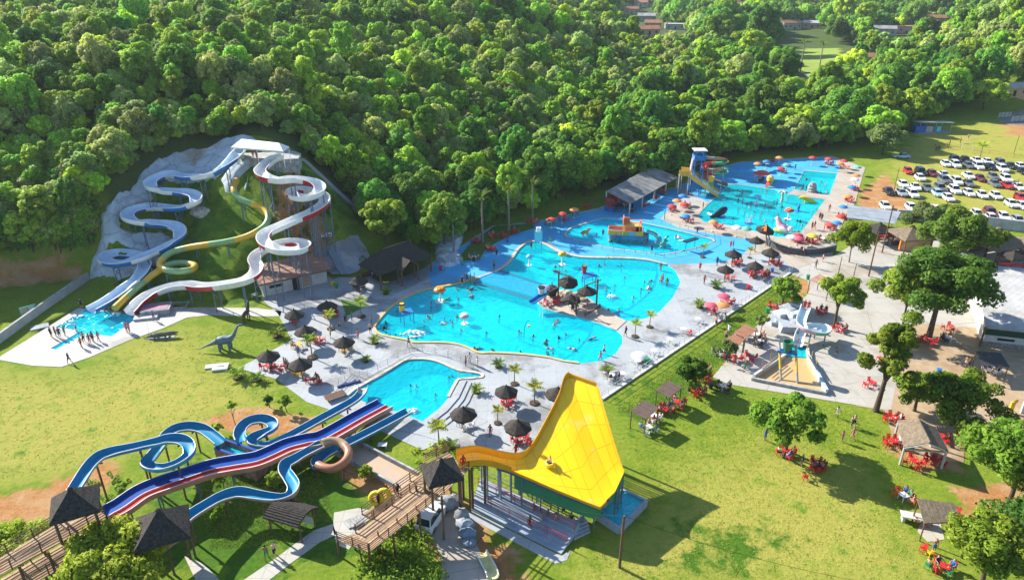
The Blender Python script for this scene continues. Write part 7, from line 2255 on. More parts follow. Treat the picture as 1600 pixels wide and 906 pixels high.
for q in ((1199,488,CHM['green'],'green litter bin at the top left corner of the plaza'),(1262,436,CHM['green'],'turquoise green bin beside the tiled roof shelter'),(1011,567,CHM['green'],'green bin between the picnic tables at the deck fence'),(1206,425,CHM['blue'],'blue bin at the end of the deck fence'),(1169,452,CHM['red'],'red bin by the deck fence'),
   (689,422,CHM['red'],'red bin at the corner of the dark timber floor'),(793,378,CHM['blue'],'blue bin on the shaded lawn edge'),(520,447,CHM['yellow'],'yellow bin beside the kiosk, left of the pair'),(526,449,CHM['green'],'green bin beside the kiosk, right of the pair'),(1110,606,M_DCH,'dark bin beside the terracotta shelter by the round tree'),(1466,584,CHM['blue'],'blue barrel in front of the black shelter')):
 bin_(*q)
# people on foot
for px,py,pose in ((109,567,'walk'),(128,543,'walk'),(81,527,'stand'),(88,526,'stand'),(94,527.5,'stand'),(102,524,'stand'),(132,535,'walk'),(141,537,'stand'),(146,534,'stand'),(155,533,'walk'),(199,520,'walk'),(203,519,'stand'),(241,501,'walk'),(128,481,'stand'),
  (517,528,'stand'),(540,507,'walk'),(550,501.5,'stand'),(560,530,'walk'),(581,509,'stand'),(579,521,'stand'),(639,541,'walk'),(467,557,'stand'),(445,574,'stand'),(531,515,'walk'),(728,572,'stand'),(734,567,'stand'),(746,573,'stand'),(766,682,'stand'),(806,713,'walk'),
  (977,526,'walk'),(1093,423,'stand'),(1100,444,'walk'),(917,484,'stand'),(1010,384,'stand'),(1018,395,'walk'),(942,370,'stand'),(1089,366,'walk'),(1098,327,'stand'),(1268,359,'stand'),(1272,358,'walk'),(1280,344,'stand'),(1283,346,'stand'),(1295,331,'walk'),(1287,361,'stand'),
  (1242,266,'wave'),(1254,297.5,'stand'),(1259,298,'stand'),(1251,397,'stand'),(1254,399,'walk'),(723,415,'stand'),(772,421,'stand'),(776,402,'walk'),(722,446,'stand'),(726,440,'stand'),(730,441,'walk'),(735,440,'stand'),(738,446,'stand'),(741,441,'stand'),(1120,415,'stand'),(1141,388,'stand'),(1145,388,'stand'),
  (830,390,'stand'),(860,382,'walk'),(1131,505,'stand'),(1118,510,'stand'),(955,383,'walk')):
 person(P(px,py,.06),rnd.uniform(0,6.28),pose,px,py)
for px,py,pose in ((1307,652,'walk'),(1329,668,'stand'),(1333,667,'walk'),(1331.5,686,'walk'),(1315,690,'stand'),(1195,688,'stand'),(1252,728,'stand'),(1513,575,'walk'),(1508,573,'stand'),(1306,556,'walk'),(1163,581,'walk'),(1285,409,'stand'),(1274,420,'walk'),(1134,532,'stand'),(1138,522,'stand'),
  (1409,391,'stand'),(1441,394,'stand'),(417,873,'walk'),(430,869,'walk'),(1458,862,'stand'),(1483,228,'stand'),(1479,232,'stand'),(1460,232,'walk'),(1500,224,'stand'),(1466,237,'stand'),(1462,237,'stand'),(1512,218,'stand'),(845,820,'stand'),(856,815,'stand'),(834,806,'walk'),(868,822,'stand'),(880,806,'walk'),(828,826,'walk'),(892,822,'stand'),(1421,375,'stand'),(1216,415,'stand')):
 person(G(px,py),rnd.uniform(0,6.28),pose,px,py)
for (px,py,z,pose,ctx,cl) in ((396,247,17.35,'stand','under the white tent on the hill, left of two',2),(402,250,17.35,'stand','under the white tent on the hill, right of two',2),(724,732,5.35,'stand','on the landing at the top of the yellow slide',2),(828,706,4.75,'stand','on the rim of the yellow slide',2),(592,790,1.9,'stand','holding the yellow rings on the plank stair',0),
  (622,777,2.9,'walk','on the plank stair above the yellow rings',0),(140,848,3.3,'stand','under the left thatched tower',3),(147,851,3.3,'stand','beside the tower posts on the lower platform',0),(1256,484,3.4,'stand','at the top of the kids slide, left of two',2),(1262,486,3.4,'stand','at the top of the kids slide, right of two',2),(268,846,3.05,'stand','below the second hut',0)):
 person(P(px,py,z),rnd.uniform(2.5,4.5),pose,px,py,ctx=ctx,cl=cl,shirt=True)
tube_p = YG[22][11] + UZ(.1)
for f in (0,):
 ring_tube('swim_ring',(866,713),3.0,'yellow swim ring carrying a rider down the big yellow slide',.40,.17,vertical=False).location = Vector(tube_p)
 person(Vector(tube_p) + UZ(-.12),2.2,'sit',866,713,ctx='riding a ring down the big yellow slide',scale=.95,shirt=False)
def at560(*q): return [(560 + u / 5.0,380 + v / 5.0) for u,v in q]
def at820(*q): return [(820 + u / 5.0,380 + v / 5.0) for u,v in q]
def at1060(*q): return [(1060 + u / 5.0,230 + v / 5.0) for u,v in q]
BATH = at560((570,460),(565,495),(540,565),(552,580),(575,548),(510,600),(780,430),(675,605),(710,625),(735,615),(800,670),(770,565),(770,355),(840,365),(880,370),(900,388),(200,655),(215,685),(238,705),(290,705),(215,615),(300,520),(990,808),(1045,820),(930,815),(905,815),
 (1055,825),(1265,835),(1255,680),(1272,690),(1365,715),(1470,750),(1565,730),(1530,630),(1480,850),(1450,800),(640,440),(668,445),(615,440),(850,345),(450,700),(1100,560),(1000,690)) + \
 at820((240,175),(270,172),(300,162),(285,210),(320,210),(580,170),(625,160),(755,165),(780,260),(705,315),(630,345),(640,362),(670,385),(690,410),(935,295),(970,295),(990,285),(910,350),(945,360),(985,355),(965,378),(655,515),(735,515),(235,630),(170,745),(265,730),(320,705),(425,745),(480,750),(325,800),(180,860),(220,850),(850,420),(560,250),(450,260))
for px,py in BATH:
 c = P(px,py,.2); pr_ = _pr.random() < .16; person((c.x,c.y,-.12 if pr_ else _pr.uniform(-1.56,-1.36)),rnd.uniform(0,6.28),'wade' if pr_ else _pr.choice(('wade','wade','stand','wave')),px,py,shirt=False,group='bathers in the main pool',prone=pr_)
for px,py in at820((1060,198),(1075,290),(1060,300),(1110,322),(620,850),(590,900)):
 c = P(px,py,.3); person((c.x,c.y,-.14),rnd.uniform(0,6.28),_pr.choice(('walk','stand')),px,py,shirt=False,group='bathers in the main pool')
for u,v in ((805,400),(850,405),(1000,470),(1130,330),(1105,335)):
 px,py = 480 + u / 5,520 + v / 5; c = P(px,py,.2); person((c.x,c.y,-1.5),rnd.uniform(0,6.28),'wade',px,py,shirt=False,group='bathers in the slide pool')
for px,py in at1060((380,398),(345,428),(470,402),(505,402),(290,474),(470,474),(430,548),(535,443),(570,428),(615,433),(555,463),(595,503),(650,503),(680,433),(710,463),(728,458),(755,463),(675,573),(645,518),(855,388),(750,408),(775,408),(930,568),(955,573),(890,653),(910,653),(940,655),(970,605),(1000,590),
 (400,322),(430,338),(465,333),(482,342),(500,342),(650,335),(690,335),(840,563),(865,548),(810,463),(840,675),(770,640),(560,590),(250,510),(1050,500),(1080,470),(330,470),(780,520),(880,470),(740,560),(520,500)):
 c = P(px,py,.2); person((c.x,c.y,_pr.uniform(-1.55,-1.35)),rnd.uniform(0,6.28),_pr.choice(('wade','stand')),px,py,shirt=False,group='bathers in the far pool')
for px,py in at1060((1115,268),(1150,288),(1000,250),(1090,350),(1110,355),(1160,350),(960,320)):
 c = P(px,py,.2); person((c.x,c.y,-1.22),rnd.uniform(0,6.28),'wade',px,py,shirt=False,group='bathers in the deep pool')
for u,v in ((1180,458),(1215,466),(700,470),(560,440)):
 px,py = 820 + u / 5,280 + v / 5; c = P(px,py,.2); person((c.x,c.y,-.33),rnd.uniform(0,6.28),'walk',px,py,shirt=False,group='bathers in the paddling pool',scale=.7)
c = P(119,515,.3); person((c.x,c.y,-.75),1.0,'wade',119,515,shirt=False)
c = P(1246,537,.4); person((c.x,c.y,.55),PI,'sit',1246,536,ctx='sliding down the end of the pale kids slide',scale=.75)
# things standing in the pools
def mushroom(px,base,z0,zcap,R_,mc,label,dots=None,stem=.16,foot=True):
 b = P(base[0],base[1],0); t = thing('mushroom_shower',label,'water mushroom',(b.x,b.y,z0))
 h = zcap - z0
 MB().lathe([(stem * 1.5,0),(stem,.3),(stem * .9,h)],n=10).build('stem',M_SWHITE,t,smooth=50)
 o = MB().lathe([(R_ * .94,-.14),(R_,-.02),(R_ * .86,.22),(R_ * .55,.40),(R_ * .2,.50),(.02,.52)],n=20).build('cap',mc,t,smooth=50); o.location = (0,0,h)
 if dots:
  for k in range(9):
   a = k * 2.4; r = R_ * (.35 + .4 * ((k * 37) % 10) / 10); z = h + .5 * (1 - (r / R_) ** 2) ** .8 + .02
   MB().ball((r * math.cos(a),r * math.sin(a),z),(.17,.17,.06),8,0,4).build('dot',dots,t)
 if foot: MB().lathe([(R_ * .8,0),(R_ * .8,.06)],n=16).build('foot',M_SWHITE,t).location = (0,0,-z0 - .02 - 0.0 if False else (-.06 - z0))
 return t
M_ORG = paint('orange_gelcoat',(.72,.18,.02)); M_AMB = paint('amber_gelcoat',(.74,.42,.02)); M_LBL = paint('light_blue_gelcoat',(.16,.55,.70)); M_PNK = paint('rose_gelcoat',(.70,.38,.36))
mushroom(0,(688,470),-1.3,2.0,1.0,M_ORG,'orange mushroom shower with yellow dots in the main pool',M_AMB)
mushroom(0,(726,505),-1.3,1.2,.72,M_PNK,'small pale pink mushroom shower in the main pool',M_SWHITE)
mushroom(0,(878,413),-1.3,2.0,.82,M_AMB,'amber mushroom shower with orange dots at the back of the main pool',M_ORG)
mushroom(0,(827,414),-1.3,1.6,.62,M_LBL,'light blue mushroom shower in the shaded arm of the main pool')
mushroom(0,(1231,342),-1.3,1.9,1.0,PC['red'],'red and yellow mushroom shower in the far pool',M_AMB)
mushroom(0,(1182,318),-1.3,1.6,.9,M_LBL,'blue and white umbrella fountain in the far pool')
def bucket_stand(legs,zp,mplat,mb_,bpx,label,hz_=1.25,rim=None,plat=1.5,r=.45):
 L = [P(a,b,-.05) for a,b in legs]; c = sum(L,Vector()) / len(L); c.z = -1.3
 t = thing('bucket_stand',label,'bucket shower',c)
 for p in L: MB().tube([(p.x,p.y,-1.3),(p.x,p.y,zp)],.06,6).build('leg',M_BLUEM,t,world=True)
 ctr = Vector((c.x,c.y,zp))
 pts = [ctr + (Vector((p.x,p.y,zp)) - ctr) * 1.15 for p in L]
 q = [pts[0],pts[1],pts[2],pts[3]] if len(pts) == 4 else pts
 a = (q[0] - ctr); 
 ang = math.atan2((q[1] - q[0]).y,(q[1] - q[0]).x)
 MB().box((ctr.x,ctr.y,zp),((q[1] - q[0]).length,max((q[2] - q[1]).length,1.0),.12),ang).build('platform',mplat,t,world=True)
 b = P(bpx[0],bpx[1],zp + .7)
 b.z = zp + .1
 MB().lathe([(r * .78,0),(r * .9,hz_ * .5),(r,hz_)],tuple(b),14).build('bucket',mb_,t,smooth=40,world=True)
 MB().lathe([(r * 1.04,hz_ - .22),(r * 1.06,hz_ + .02),(r * .85,hz_ + .02),(r * .8,hz_ - .1)],tuple(b),14).build('bucket_rim',rim or M_DARK,t,smooth=40,world=True)
 MB().beam(tuple(b + Vector((-.7,0,hz_ * .5))),tuple(b + Vector((.7,0,hz_ * .5))),.06,.06).build('axle',M_STEEL,t,world=True)
 return t
bucket_stand([(626,503),(641,500),(647,506),(632,510)],2.0,M_BLUEM,M_AMB,(628,480),'yellow bucket shower with a black rim on a blue frame in the main pool')
bucket_stand([(910,440),(926,438),(930,444),(913,447)],1.5,M_BLUEM,PC['red'],(913,421),'red bucket shower on a blue frame behind the thatched island')
t = thing('bucket_board','shaded blue board with a round bucket picture at the pool edge','sign',P(841,388,0))
for px in (836,846):
 p = P(px,388,0); MB().tube([(p.x,p.y,-1.2),(p.x,p.y,2.2)],.06,6).build('leg',M_BLUEM,t,world=True)
p = P(841,388,0)
MB().box((p.x,p.y,2.5),(1.5,.12,2.3)).build('board',M_LBL,t,world=True)
MB().lathe([(.42,0),(.5,.9),(.4,.9),(.36,.5)],(p.x,p.y - .1,3.4),14).build('bucket',M_SWHITE,t,world=True)
for px,py,top,lab in ((818,527,504,'bent spray pole with a yellow bucket in the main pool'),(944,412,398,'bent spray pole with a yellow bucket behind the island')):
 b = P(px,py,-.05); t = thing('spray_pole',lab,'spray pole',(b.x,b.y,-1.3)); h = (py - top) * .115
 MB().tube([(0,0,0),(.1,0,1.3 + h * .6),(.5,0,1.3 + h),(.9,0,1.3 + h * 1.02)],.05,6).build('pipe',M_BLUEM,t)
 MB().lathe([(.12,0),(.2,.35),(.16,.35)],(.75,0,1.3 + h * .62),10).build('bucket',M_AMB,t)
def foam(px,r,n,seed,label):
 b = P(*px,0); rg = random.Random(seed); mb = MB()
 for _ in range(n):
  a,q = rg.uniform(0,6.28),r * rg.random() ** .6; s = rg.uniform(.06,.22)
  mb.ball((q * math.cos(a) * 1.6,q * math.sin(a),rg.uniform(-.1,.55) * (1 - q / r * .7)),(s * 1.3,s,s * .7),6,0,4)
 o = mb.build('splash',mat('white_foam',(.82,.86,.88),rough=.5),smooth=60); o.location = (b.x,b.y,-.02)
 return tag(o,label,'splash',kind='stuff')
foam((646,522),1.2,60,1,'white water splash near the left rim of the main pool'); foam((957,464),.5,24,2,'small splash beside the island bathers'); foam((1060,372),.5,20,3,'small splash in the paddling pool'); foam((147,487),.5,16,4,'splash at the foot of the white slide'); foam((108,506),.7,16,5,'patch of foam in the landing pool'); foam((121,495),.6,14,6,'patch of foam along the left edge of the landing pool')
foam((645,643),.5,24,7,'splash at the foot of the azure slide'); foam((181,492),.5,20,8,'splash under the tube slide mouth')
# --- thatched island
M_ISLE = paving_material('island_stone',(.50,.42,.34),(.30,.24,.18),joint=1.2,crack=.7)
isl = [tuple(P(a,b,.1).xy) for a,b in ((979,501),(966,495.5),(958,489.5),(938,479),(922,468),(908,461),(880,453),(860,459),(845,467.5),(841,473),(851,481.5),(880,490.3),(912,497),(940,506),(953,512),(963,515.5))]
tag(MB().prism(isl,-1.25,.12).build('island',M_ISLE),kind='structure')
drape_pts = [(884,456),(900,460),(914,466),(922,473),(912,474),(896,466)]
for i,(a,b,r) in enumerate(((888,459,.9),(900,463,1.0),(911,470,.8),(880,457,.7))):
 p = P(a,b,.1); rg = random.Random(20 + i); mb = MB().ball((0,0,.15),(r * 1.2,r * .8,r * .5),9,0,6)
 mb.v = [tuple(c * (1 + rg.uniform(-.2,.2)) for c in v) for v in mb.v]
 o = mb.build('boulder',mat('tan_rock',(.46,.38,.29),col2=(.30,.24,.18),scale=1.5,rough=.9),smooth=30); o.location = p
 tag(o,('leftmost','second','third','fourth')[i] + ' tan rock along the back edge of the thatched island','boulder','rocks on the island')
def cantilever(post_px,h,canopy_px,zc,label,tilt=0.0):
 b = P(*post_px,.12); c = P(*canopy_px,zc); t = thing('hanging_parasol',label,'parasol',b)
 top = Vector((b.x,b.y,h))
 MB().tube([tuple(b),tuple(top + UZ(.35))],.14,7).build('post',M_LOG,t,world=True)
 arm = Vector((c.x,c.y,zc + 1.15)); MB().tube([tuple(top + (top - arm).normalized() * .6),tuple(arm + (arm - top).normalized() * .5)],.09,6).build('arm',M_LOG,t,world=True)
 MB().tube([(c.x,c.y,zc + .9),tuple(arm)],.03,5).build('hanger',M_STEEL,t,world=True)
 o = thatch_mb(1.5,.95,n=8,rz=PI / 8,layers=4,drop=.2,seed=31).build('thatch_canopy',M_THATCH,t); o.location = c - b; o.rotation_euler = (tilt,0,0)
 return t
cantilever((932,475),4.2,(917,455),2.6,'black thatched parasol hanging from the right post of the island')
cantilever((900,491),3.4,(892,468),2.0,'black thatched parasol hanging from the front post of the island')
cantilever((872,464),4.4,(888,441),3.1,'black thatched parasol tilted up at the back of the island',.25)
b = P(862,463,.12); t = thing('hanging_parasol','dark folded thatched parasol at the left tip of the island','parasol',b)
MB().tube([tuple(b),tuple(b + UZ(2.6))],.1,7).build('post',M_LOG,t,world=True)
MB().lathe([(.75,.3),(1.05,1.5),(.85,1.75),(.1,1.9)],(0,0,0),9).build('thatch_canopy',M_THATCH,t)
MB().tube([tuple(P(850,460,2.6)),tuple(P(888,441,5.0))],.1,6).build('beam',M_LOG,t,world=True)
t = thing('low_beam','low timber beam on two stumps crossing the island neck','beam',P(925,488,.12))
MB().beam(tuple(P(914,492,.7)),tuple(P(938,478,.7)),.25,.25).build('beam',M_LOG,t,world=True)
for q in ((914,494),(937,481)): MB().tube([tuple(P(*q,.1)),tuple(P(*q,.1) + UZ(.7))],.12,6).build('stump',M_LOG,t,world=True)
t = thing('island_slide','short blue slide with a white bucket on posts at the island tip','slide',P(846,490,-1.3))
pp = [P(853,459,2.3),P(848,463,2.1),P(838,470,1.6),P(828,476,1.2)]
extrude(resample([tuple(p) for p in pp],.3),u_profile(1.1,.4)).build('flume_section',[M_SBLUE,M_SBLUE,M_SAZURE],t,world=True)
for q in ((844,494),(848,498),(853,486)):
 p = P(*q,-.05); MB().tube([(p.x,p.y,-1.3),(p.x,p.y,2.2)],.06,6).build('leg',M_WHITEM,t,world=True)
b = P(846,459,2.4); MB().lathe([(.42,0),(.52,1.2),(.44,1.2)],tuple(b),12).build('bucket',mat('white_bucket',(.62,.52,.44)),t,world=True); MB().lathe([(.56,1.05),(.56,1.25),(.42,1.25)],tuple(b),12).build('bucket_rim',M_DARK,t,world=True)
# --- play ship in the paddling pool
def ship():
 a,b = P(948,377,0),P(1014,380,0); ax = (b - a).normalized(); L_ = (b - a).length; rz = math.atan2(ax.y,ax.x)
 t = thing('play_ship','orange and blue play ship with a teal chute in the paddling pool','play structure',(a.x,a.y,-.3),rz)
 W = 3.4
 hull = [(0,W / 2),(.5,.2),(L_ - 1.2,0),(L_,W / 2),(L_ - 1.2,W),(.5,W - .2)]
 mh = mat('ship_hull_blue',(.03,.20,.46),col2=(.05,.32,.40),scale=.9,rough=.5)
 MB().prism(hull,0,1.5).build('hull',mh,t)
 for k in range(9):
  MB().lathe([(.32,0),(.38,.3),(.2,.5),(.02,.5)],(.6 + k * (L_ - 1.6) / 8,.12,.15),8).build('wave',mat('sea_green_wave',(.08,.34,.16),rough=.6),t)
 MB().prism([(x * .98 + .08,y * .94 + .1) for x,y in hull],1.5,1.62).build('deck',M_WOOD,t)
 mo = paint('ship_orange',(.72,.22,.07)); my = paint('ship_yellow',(.70,.42,.06)); mg_ = paint('ship_green',(.14,.40,.10))
 for i,(x0,x1,m) in enumerate(((.4,3.0,my),(3.05,4.2,mg_),(4.25,5.4,paint('ship_sky',(.12,.42,.62))),(5.45,L_ - 1.3,my))):
  MB().box(((x0 + x1) / 2,.1,2.05),(x1 - x0,.1,.8)).build('rail_panel',m,t)
  MB().box(((x0 + x1) / 2,W - .1,2.05),(x1 - x0,.1,.8)).build('rail_panel',mo,t)
  MB().box(((x0 + x1) / 2,.1,2.5),(x1 - x0,.16,.1)).build('rail_cap',mo,t)
 MB().box((.25,W / 2,2.1),(.1,W * .7,1.0)).build('rail_panel',mo,t)
 for x,h in ((.3,3.1),(L_ - 1.3,3.3),(3.4,3.6),(6.2,4.6)): MB().tube([(x,.2,1.5),(x,.2,h)],.09,6).ball((x,.2,h),.16,8,0,5).build('post',mo,t)
 MB().prism([(3.2,1.2),(6.4,1.2),(6.4,W - .2),(3.2,W - .2)],1.62,3.2).build('cabin',mo,t)
 MB().prism([(3.0,1.0),(6.6,1.0),(6.6,W),(3.0,W)],3.2,3.32).build('cabin_deck',my,t)
 MB().box((3.1,W / 2 + .5,4.0),(.16,2.2,1.6)).box((3.7,W - .1,3.75),(1.4,.14,1.1)).build('cabin_back',mo,t)
 MB().box((6.0,1.15,2.5),(.8,.12,1.2)).build('door',M_DARK,t)
 for y in (1.0,W): MB().tube([(3.2,y,3.8),(6.6,y,4.0)],.06,6).build('rail',PC['red'],t)
 MB().box((6.6,2.0,3.8),(.1,1.8,.9)).build('rail_panel',PC['red'],t)
 ch = [(L_ - .6,1.6,1.9),(L_ + .5,1.4,1.75),(L_ + 1.5,.9,1.3),(L_ + 1.9,-.1,.8),(L_ + 1.6,-1.2,.35)]
 extrude(resample(smooth_open(ch,5),.25),u_profile(.95,.45)).build('chute',[paint('teal_chute',(.10,.50,.48)),paint('teal_chute',(.1,.5,.48)),M_SWHITE],t)
 for k in range(6): MB().box((2.2,-.9 + k * .16,.2 + k * .24),(.9,.16,.06)).build('step',M_BLUEM,t)
 for sx in (-.45,.45): MB().tube([(2.2 + sx,-.95,.1),(2.2 + sx,.05,2.3)],.05,5).build('handrail',M_BLUEM,t)
ship()
def animal_body(t,spine,rad,legs,m,lr=.1,name='body'):
 mb = MB().tube(spine,rad,9)
 for (a,b,c) in legs: mb.tube([a,b,c],[lr * 1.3,lr,lr * .8],7)
 return mb.build(name,m,t,smooth=60)
b = P(914,368,-.05); t = thing('animal_figure','orange spotted animal spring figure standing in the paddling pool','figure',b,.5)
animal_body(t,[(-1.0,0,.55),(-.6,0,.75),(.2,0,.8),(.7,0,.95),(1.0,0,1.25),(1.35,0,1.2)],[.18,.34,.36,.28,.24,.12],[((-.5,.2,.6),(-.5,.22,.3),(-.45,.22,-.2)),((-.5,-.2,.6),(-.5,-.22,.3),(-.45,-.22,-.2)),((.5,.2,.7),(.5,.22,.3),(.55,.22,-.2)),((.5,-.2,.7),(.5,-.22,.3),(.55,-.22,-.2))],mat('spotted_orange',(.66,.36,.10),col2=(.42,.16,.04),scale=3),.1)
b = P(1038,387,-.05); t = thing('dinosaur_figure','green upright dinosaur spray figure in the paddling pool','figure',b,.3)
animal_body(t,[(-1.1,0,.1),(-.5,0,.35),(-.1,0,.9),(.05,0,1.6),(.15,0,2.1),(.4,0,2.3),(.8,0,2.2)],[.08,.22,.42,.34,.24,.24,.1],[((0,.25,.8),(.15,.3,.4),(.1,.3,-.2)),((0,-.25,.8),(.15,-.3,.4),(.1,-.3,-.2)),((.2,.25,1.5),(.45,.25,1.35),(.6,.25,1.4)),((.2,-.25,1.5),(.45,-.25,1.35),(.6,-.25,1.4))],paint('dino_green',(.05,.34,.24)),.13)
t = thing('splash_board','black tilted splash board on two blue posts in the paddling pool','splash board',P(1080,388,-.05))
for q in ((1071,391),(1085,386)): p = P(*q,-.05); MB().tube([(p.x,p.y,-.3),(p.x,p.y,1.9)],.06,6).build('post',M_BLUEM,t,world=True)
MB().beam(tuple(P(1070,378,2.0)),tuple(P(1089,372,2.0)),1.0,.22).build('board',mat('black_board',(.02,.03,.05),rough=.4),t,world=True)
MB().beam(tuple(P(1068,375,2.1)),tuple(P(1060,376,1.7)),.5,.1).build('lip',M_SWHITE,t,world=True)
b = P(1038,343,.06); t = thing('shower_arch','blue curved shower pipe at the edge of the sandy paving','shower',b)
MB().tube([(0,0,0),(0,0,2.3),(.15,0,2.7),(.6,0,2.8),(.9,0,2.6)],.08,7).build('pipe',M_BLUEM,t,smooth=50); MB().lathe([(.16,0),(.05,.12)],(.9,0,2.45),8).build('shower_head',M_BLUEM,t)
# --- far pool toys
b = P(1122,339,-.05); t = thing('whale_slide','black and white whale figure slide in the far pool','figure',b,.45)
animal_body(t,[(-2.4,0,.9),(-2.0,0,.3),(-1.2,0,.35),(-.2,0,.7),(.8,0,1.15),(1.6,0,1.5),(2.1,0,1.6)],[.1,.22,.42,.66,.78,.7,.42],[],mat('whale_black',(.012,.018,.03),rough=.3),.1)
MB().box((-2.5,0,1.05),(.5,1.4,.1),0,0,('Y',-.8)).build('tail_fin',mat('whale_black',(.012,.018,.03)),t); MB().ball((1.95,-.35,1.75),(.18,.12,.1),8,0,5).ball((1.95,.35,1.75),(.18,.12,.1),8,0,5).build('eye_patch',M_SWHITE,t); MB().ball((1.2,0,.8),(.9,.6,.45),10,0,6).build('belly',M_SWHITE,t)
MB().lathe([(1.2,-.05),(1.2,.12)],(.6,0,0),16).build('foot',M_SBLUE,t)
b = P(1219,364,-.05); t = thing('bird_slide','large pink white and yellow bird figure slide in the far pool','figure',b,2.4)
animal_body(t,[(-1.6,0,.4),(-1.0,0,.9),(-.2,0,1.3),(.5,0,1.9),(.7,0,2.6),(1.0,0,2.9),(1.5,0,2.8)],[.5,.85,.95,.7,.5,.5,.16],[],mat('pink_bird',(.72,.22,.36),col2=(.74,.55,.55),scale=1.2,rough=.35),.1)
MB().ball((-.6,.9,1.2),(.9,.2,.5),9,0,6).ball((-.6,-.9,1.2),(.9,.2,.5),9,0,6).build('wing',M_SWHITE,t); MB().ball((0,0,.6),(1.5,1.0,.5),12,0,6).build('belly',M_AMB,t); MB().ball((-1.9,0,1.3),(.5,.7,.6),9,0,6).build('tail',M_SWHITE,t)
b = P(1202,290,.06); t = thing('duck_slide','yellow duck head slide with a red tongue at the far pool edge','figure',b,-2.2)
MB().ball((0,0,1.7),(1.0,.9,.9),12,0,8).ball((.9,0,1.5),(.6,.5,.25),10,0,6).build('head',M_AMB,t,smooth=60); MB().box((1.6,0,.75),(2.0,.8,.12),0,0,('Y',.5)).build('tongue_chute',PC['red'],t); MB().box((-.2,0,.6),(.9,.9,1.2)).build('plinth',M_AMB,t)
for s in (-.3,.3): MB().ball((.55,s,2.25),.2,8,0,6).build('eye',M_SWHITE,t)
b = P(1188,284,.06); t = thing('red_tent','red fabric canopy on posts beside the duck slide','tent',b,.2)
MB().lathe([(2.2,0),(2.1,.25),(1.2,.7),(.05,.95)],(0,0,2.0),8,sx=1.0,sy=.8).build('canopy',PC['red'],t)
for k in range(4): MB().tube([(1.7 * math.cos(k * PI / 2 + .7),1.3 * math.sin(k * PI / 2 + .7),0),(1.7 * math.cos(k * PI / 2 + .7),1.3 * math.sin(k * PI / 2 + .7),2.1)],.05,6).build('post',M_WHITEM,t)
b = P(1221,315,-.05); t = thing('palm_fountain','cream palm tree fountain in the far pool','fountain',(b.x,b.y,-.4))
MB().tube([(0,0,-.6),(.1,0,1.0),(0,0,2.5)],[.45,.28,.25],9).build('trunk',M_CREAM,t)
for k in range(6):
 a = k * PI / 3; MB().tube([(0,0,2.5),(.7 * math.cos(a),.7 * math.sin(a),2.75),(1.2 * math.cos(a),1.2 * math.sin(a),2.2)],[.2,.2,.08],6).build('frond',M_CREAM,t)
b = P(1260,316.5,-.05); t = thing('crocodile_slide','yellow and green crocodile slide at the right side of the far pool','figure',b,2.9)
animal_body(t,[(-2.2,0,.1),(-1.2,0,.35),(0,0,.8),(.9,0,1.1),(1.8,0,.9)],[.2,.42,.5,.48,.2],[((.3,.5,.6),(.5,.8,.3),(.5,.85,-.3)),((.3,-.5,.6),(.5,-.8,.3),(.5,-.85,-.3))],mat('croc_yellow',(.70,.50,.03),col2=(.36,.46,.05),scale=1.2,rough=.35),.16)
for k in range(5): MB().box((-1.2 + k * .5,0,.85 + .1 * min(k,3)),(.2,.12,.25)).build('back_spike',CHM['green'],t)
b = P(1268,300,-.05); t = thing('stone_fountain','grey layered stone fountain in the deep pool','fountain',(b.x,b.y,-.5))
for k,(s,z) in enumerate(((2.2,.5),(2.0,1.1),(1.8,1.7),(1.5,2.3),(1.0,2.75))): MB().lathe([(s * .55,0),(s * .6,.3),(s * .52,.58)],(0,0,z - .5),9,wob=.1,seed=k).build('stone_block',M_GREY,t)
t = thing('pool_ladder','white pool ladder with two tall hand rails in the far pool','ladder',P(1170,349,-.05))
for dx in (-.45,.45): MB().tube([(dx,0,-1),(dx,0,1.6),(dx,.4,1.9),(dx,.8,1.5),(dx,.8,-.6)],.06,6).build('rail',M_WHITEM,t)
for k in range(3): MB().box((0,.1,.2 + .35 * k),(.9,.25,.05)).build('rung',M_WHITEM,t)
MB().lathe([(1.0,-.06),(1.0,.05)],(0,0,0),14).build('foot',M_SBLUE,t)
b = P(1247,330,-.05); t = thing('blue_figure','small blue figure fountain right of the red mushroom','fountain',b); MB().lathe([(.3,-.5),(.2,.4),(.35,.9),(.22,1.3),(.05,1.6)],n=10).build('body',M_SBLUE,t); MB().lathe([(.8,-.06),(.8,.04)],n=14).build('foot',M_SBLUE,t)
b = P(1199,384,.06); t = thing('thatched_parasol','tall thatched parasol with a bright orange face beside the curved wall','parasol',b)
c = P(1196,357,3.6) - b
o = thatch_mb(1.7,1.1,n=8,layers=4,seed=4).build('thatch_canopy',M_THATCH,t); o.location = (c.x,c.y,3.2); o.rotation_euler = (.1,.15,0)
MB().add([(c.x - 1.6,c.y - .5,3.35),(c.x - .3,c.y - 1.5,3.5),(c.x + .1,c.y - .2,4.36)],[(0,1,2)]).add([(c.x - 1.6,c.y - .5,3.30),(c.x - .3,c.y - 1.5,3.45),(c.x + .1,c.y - .2,4.31)],[(2,1,0)]).build('orange_face',M_ORG,t)
for q in ((0,0),(.9,.3)): MB().tube([(q[0],q[1],0),(c.x + q[0] * .2,c.y,3.6)],.12,7).build('post',M_LOG,t)
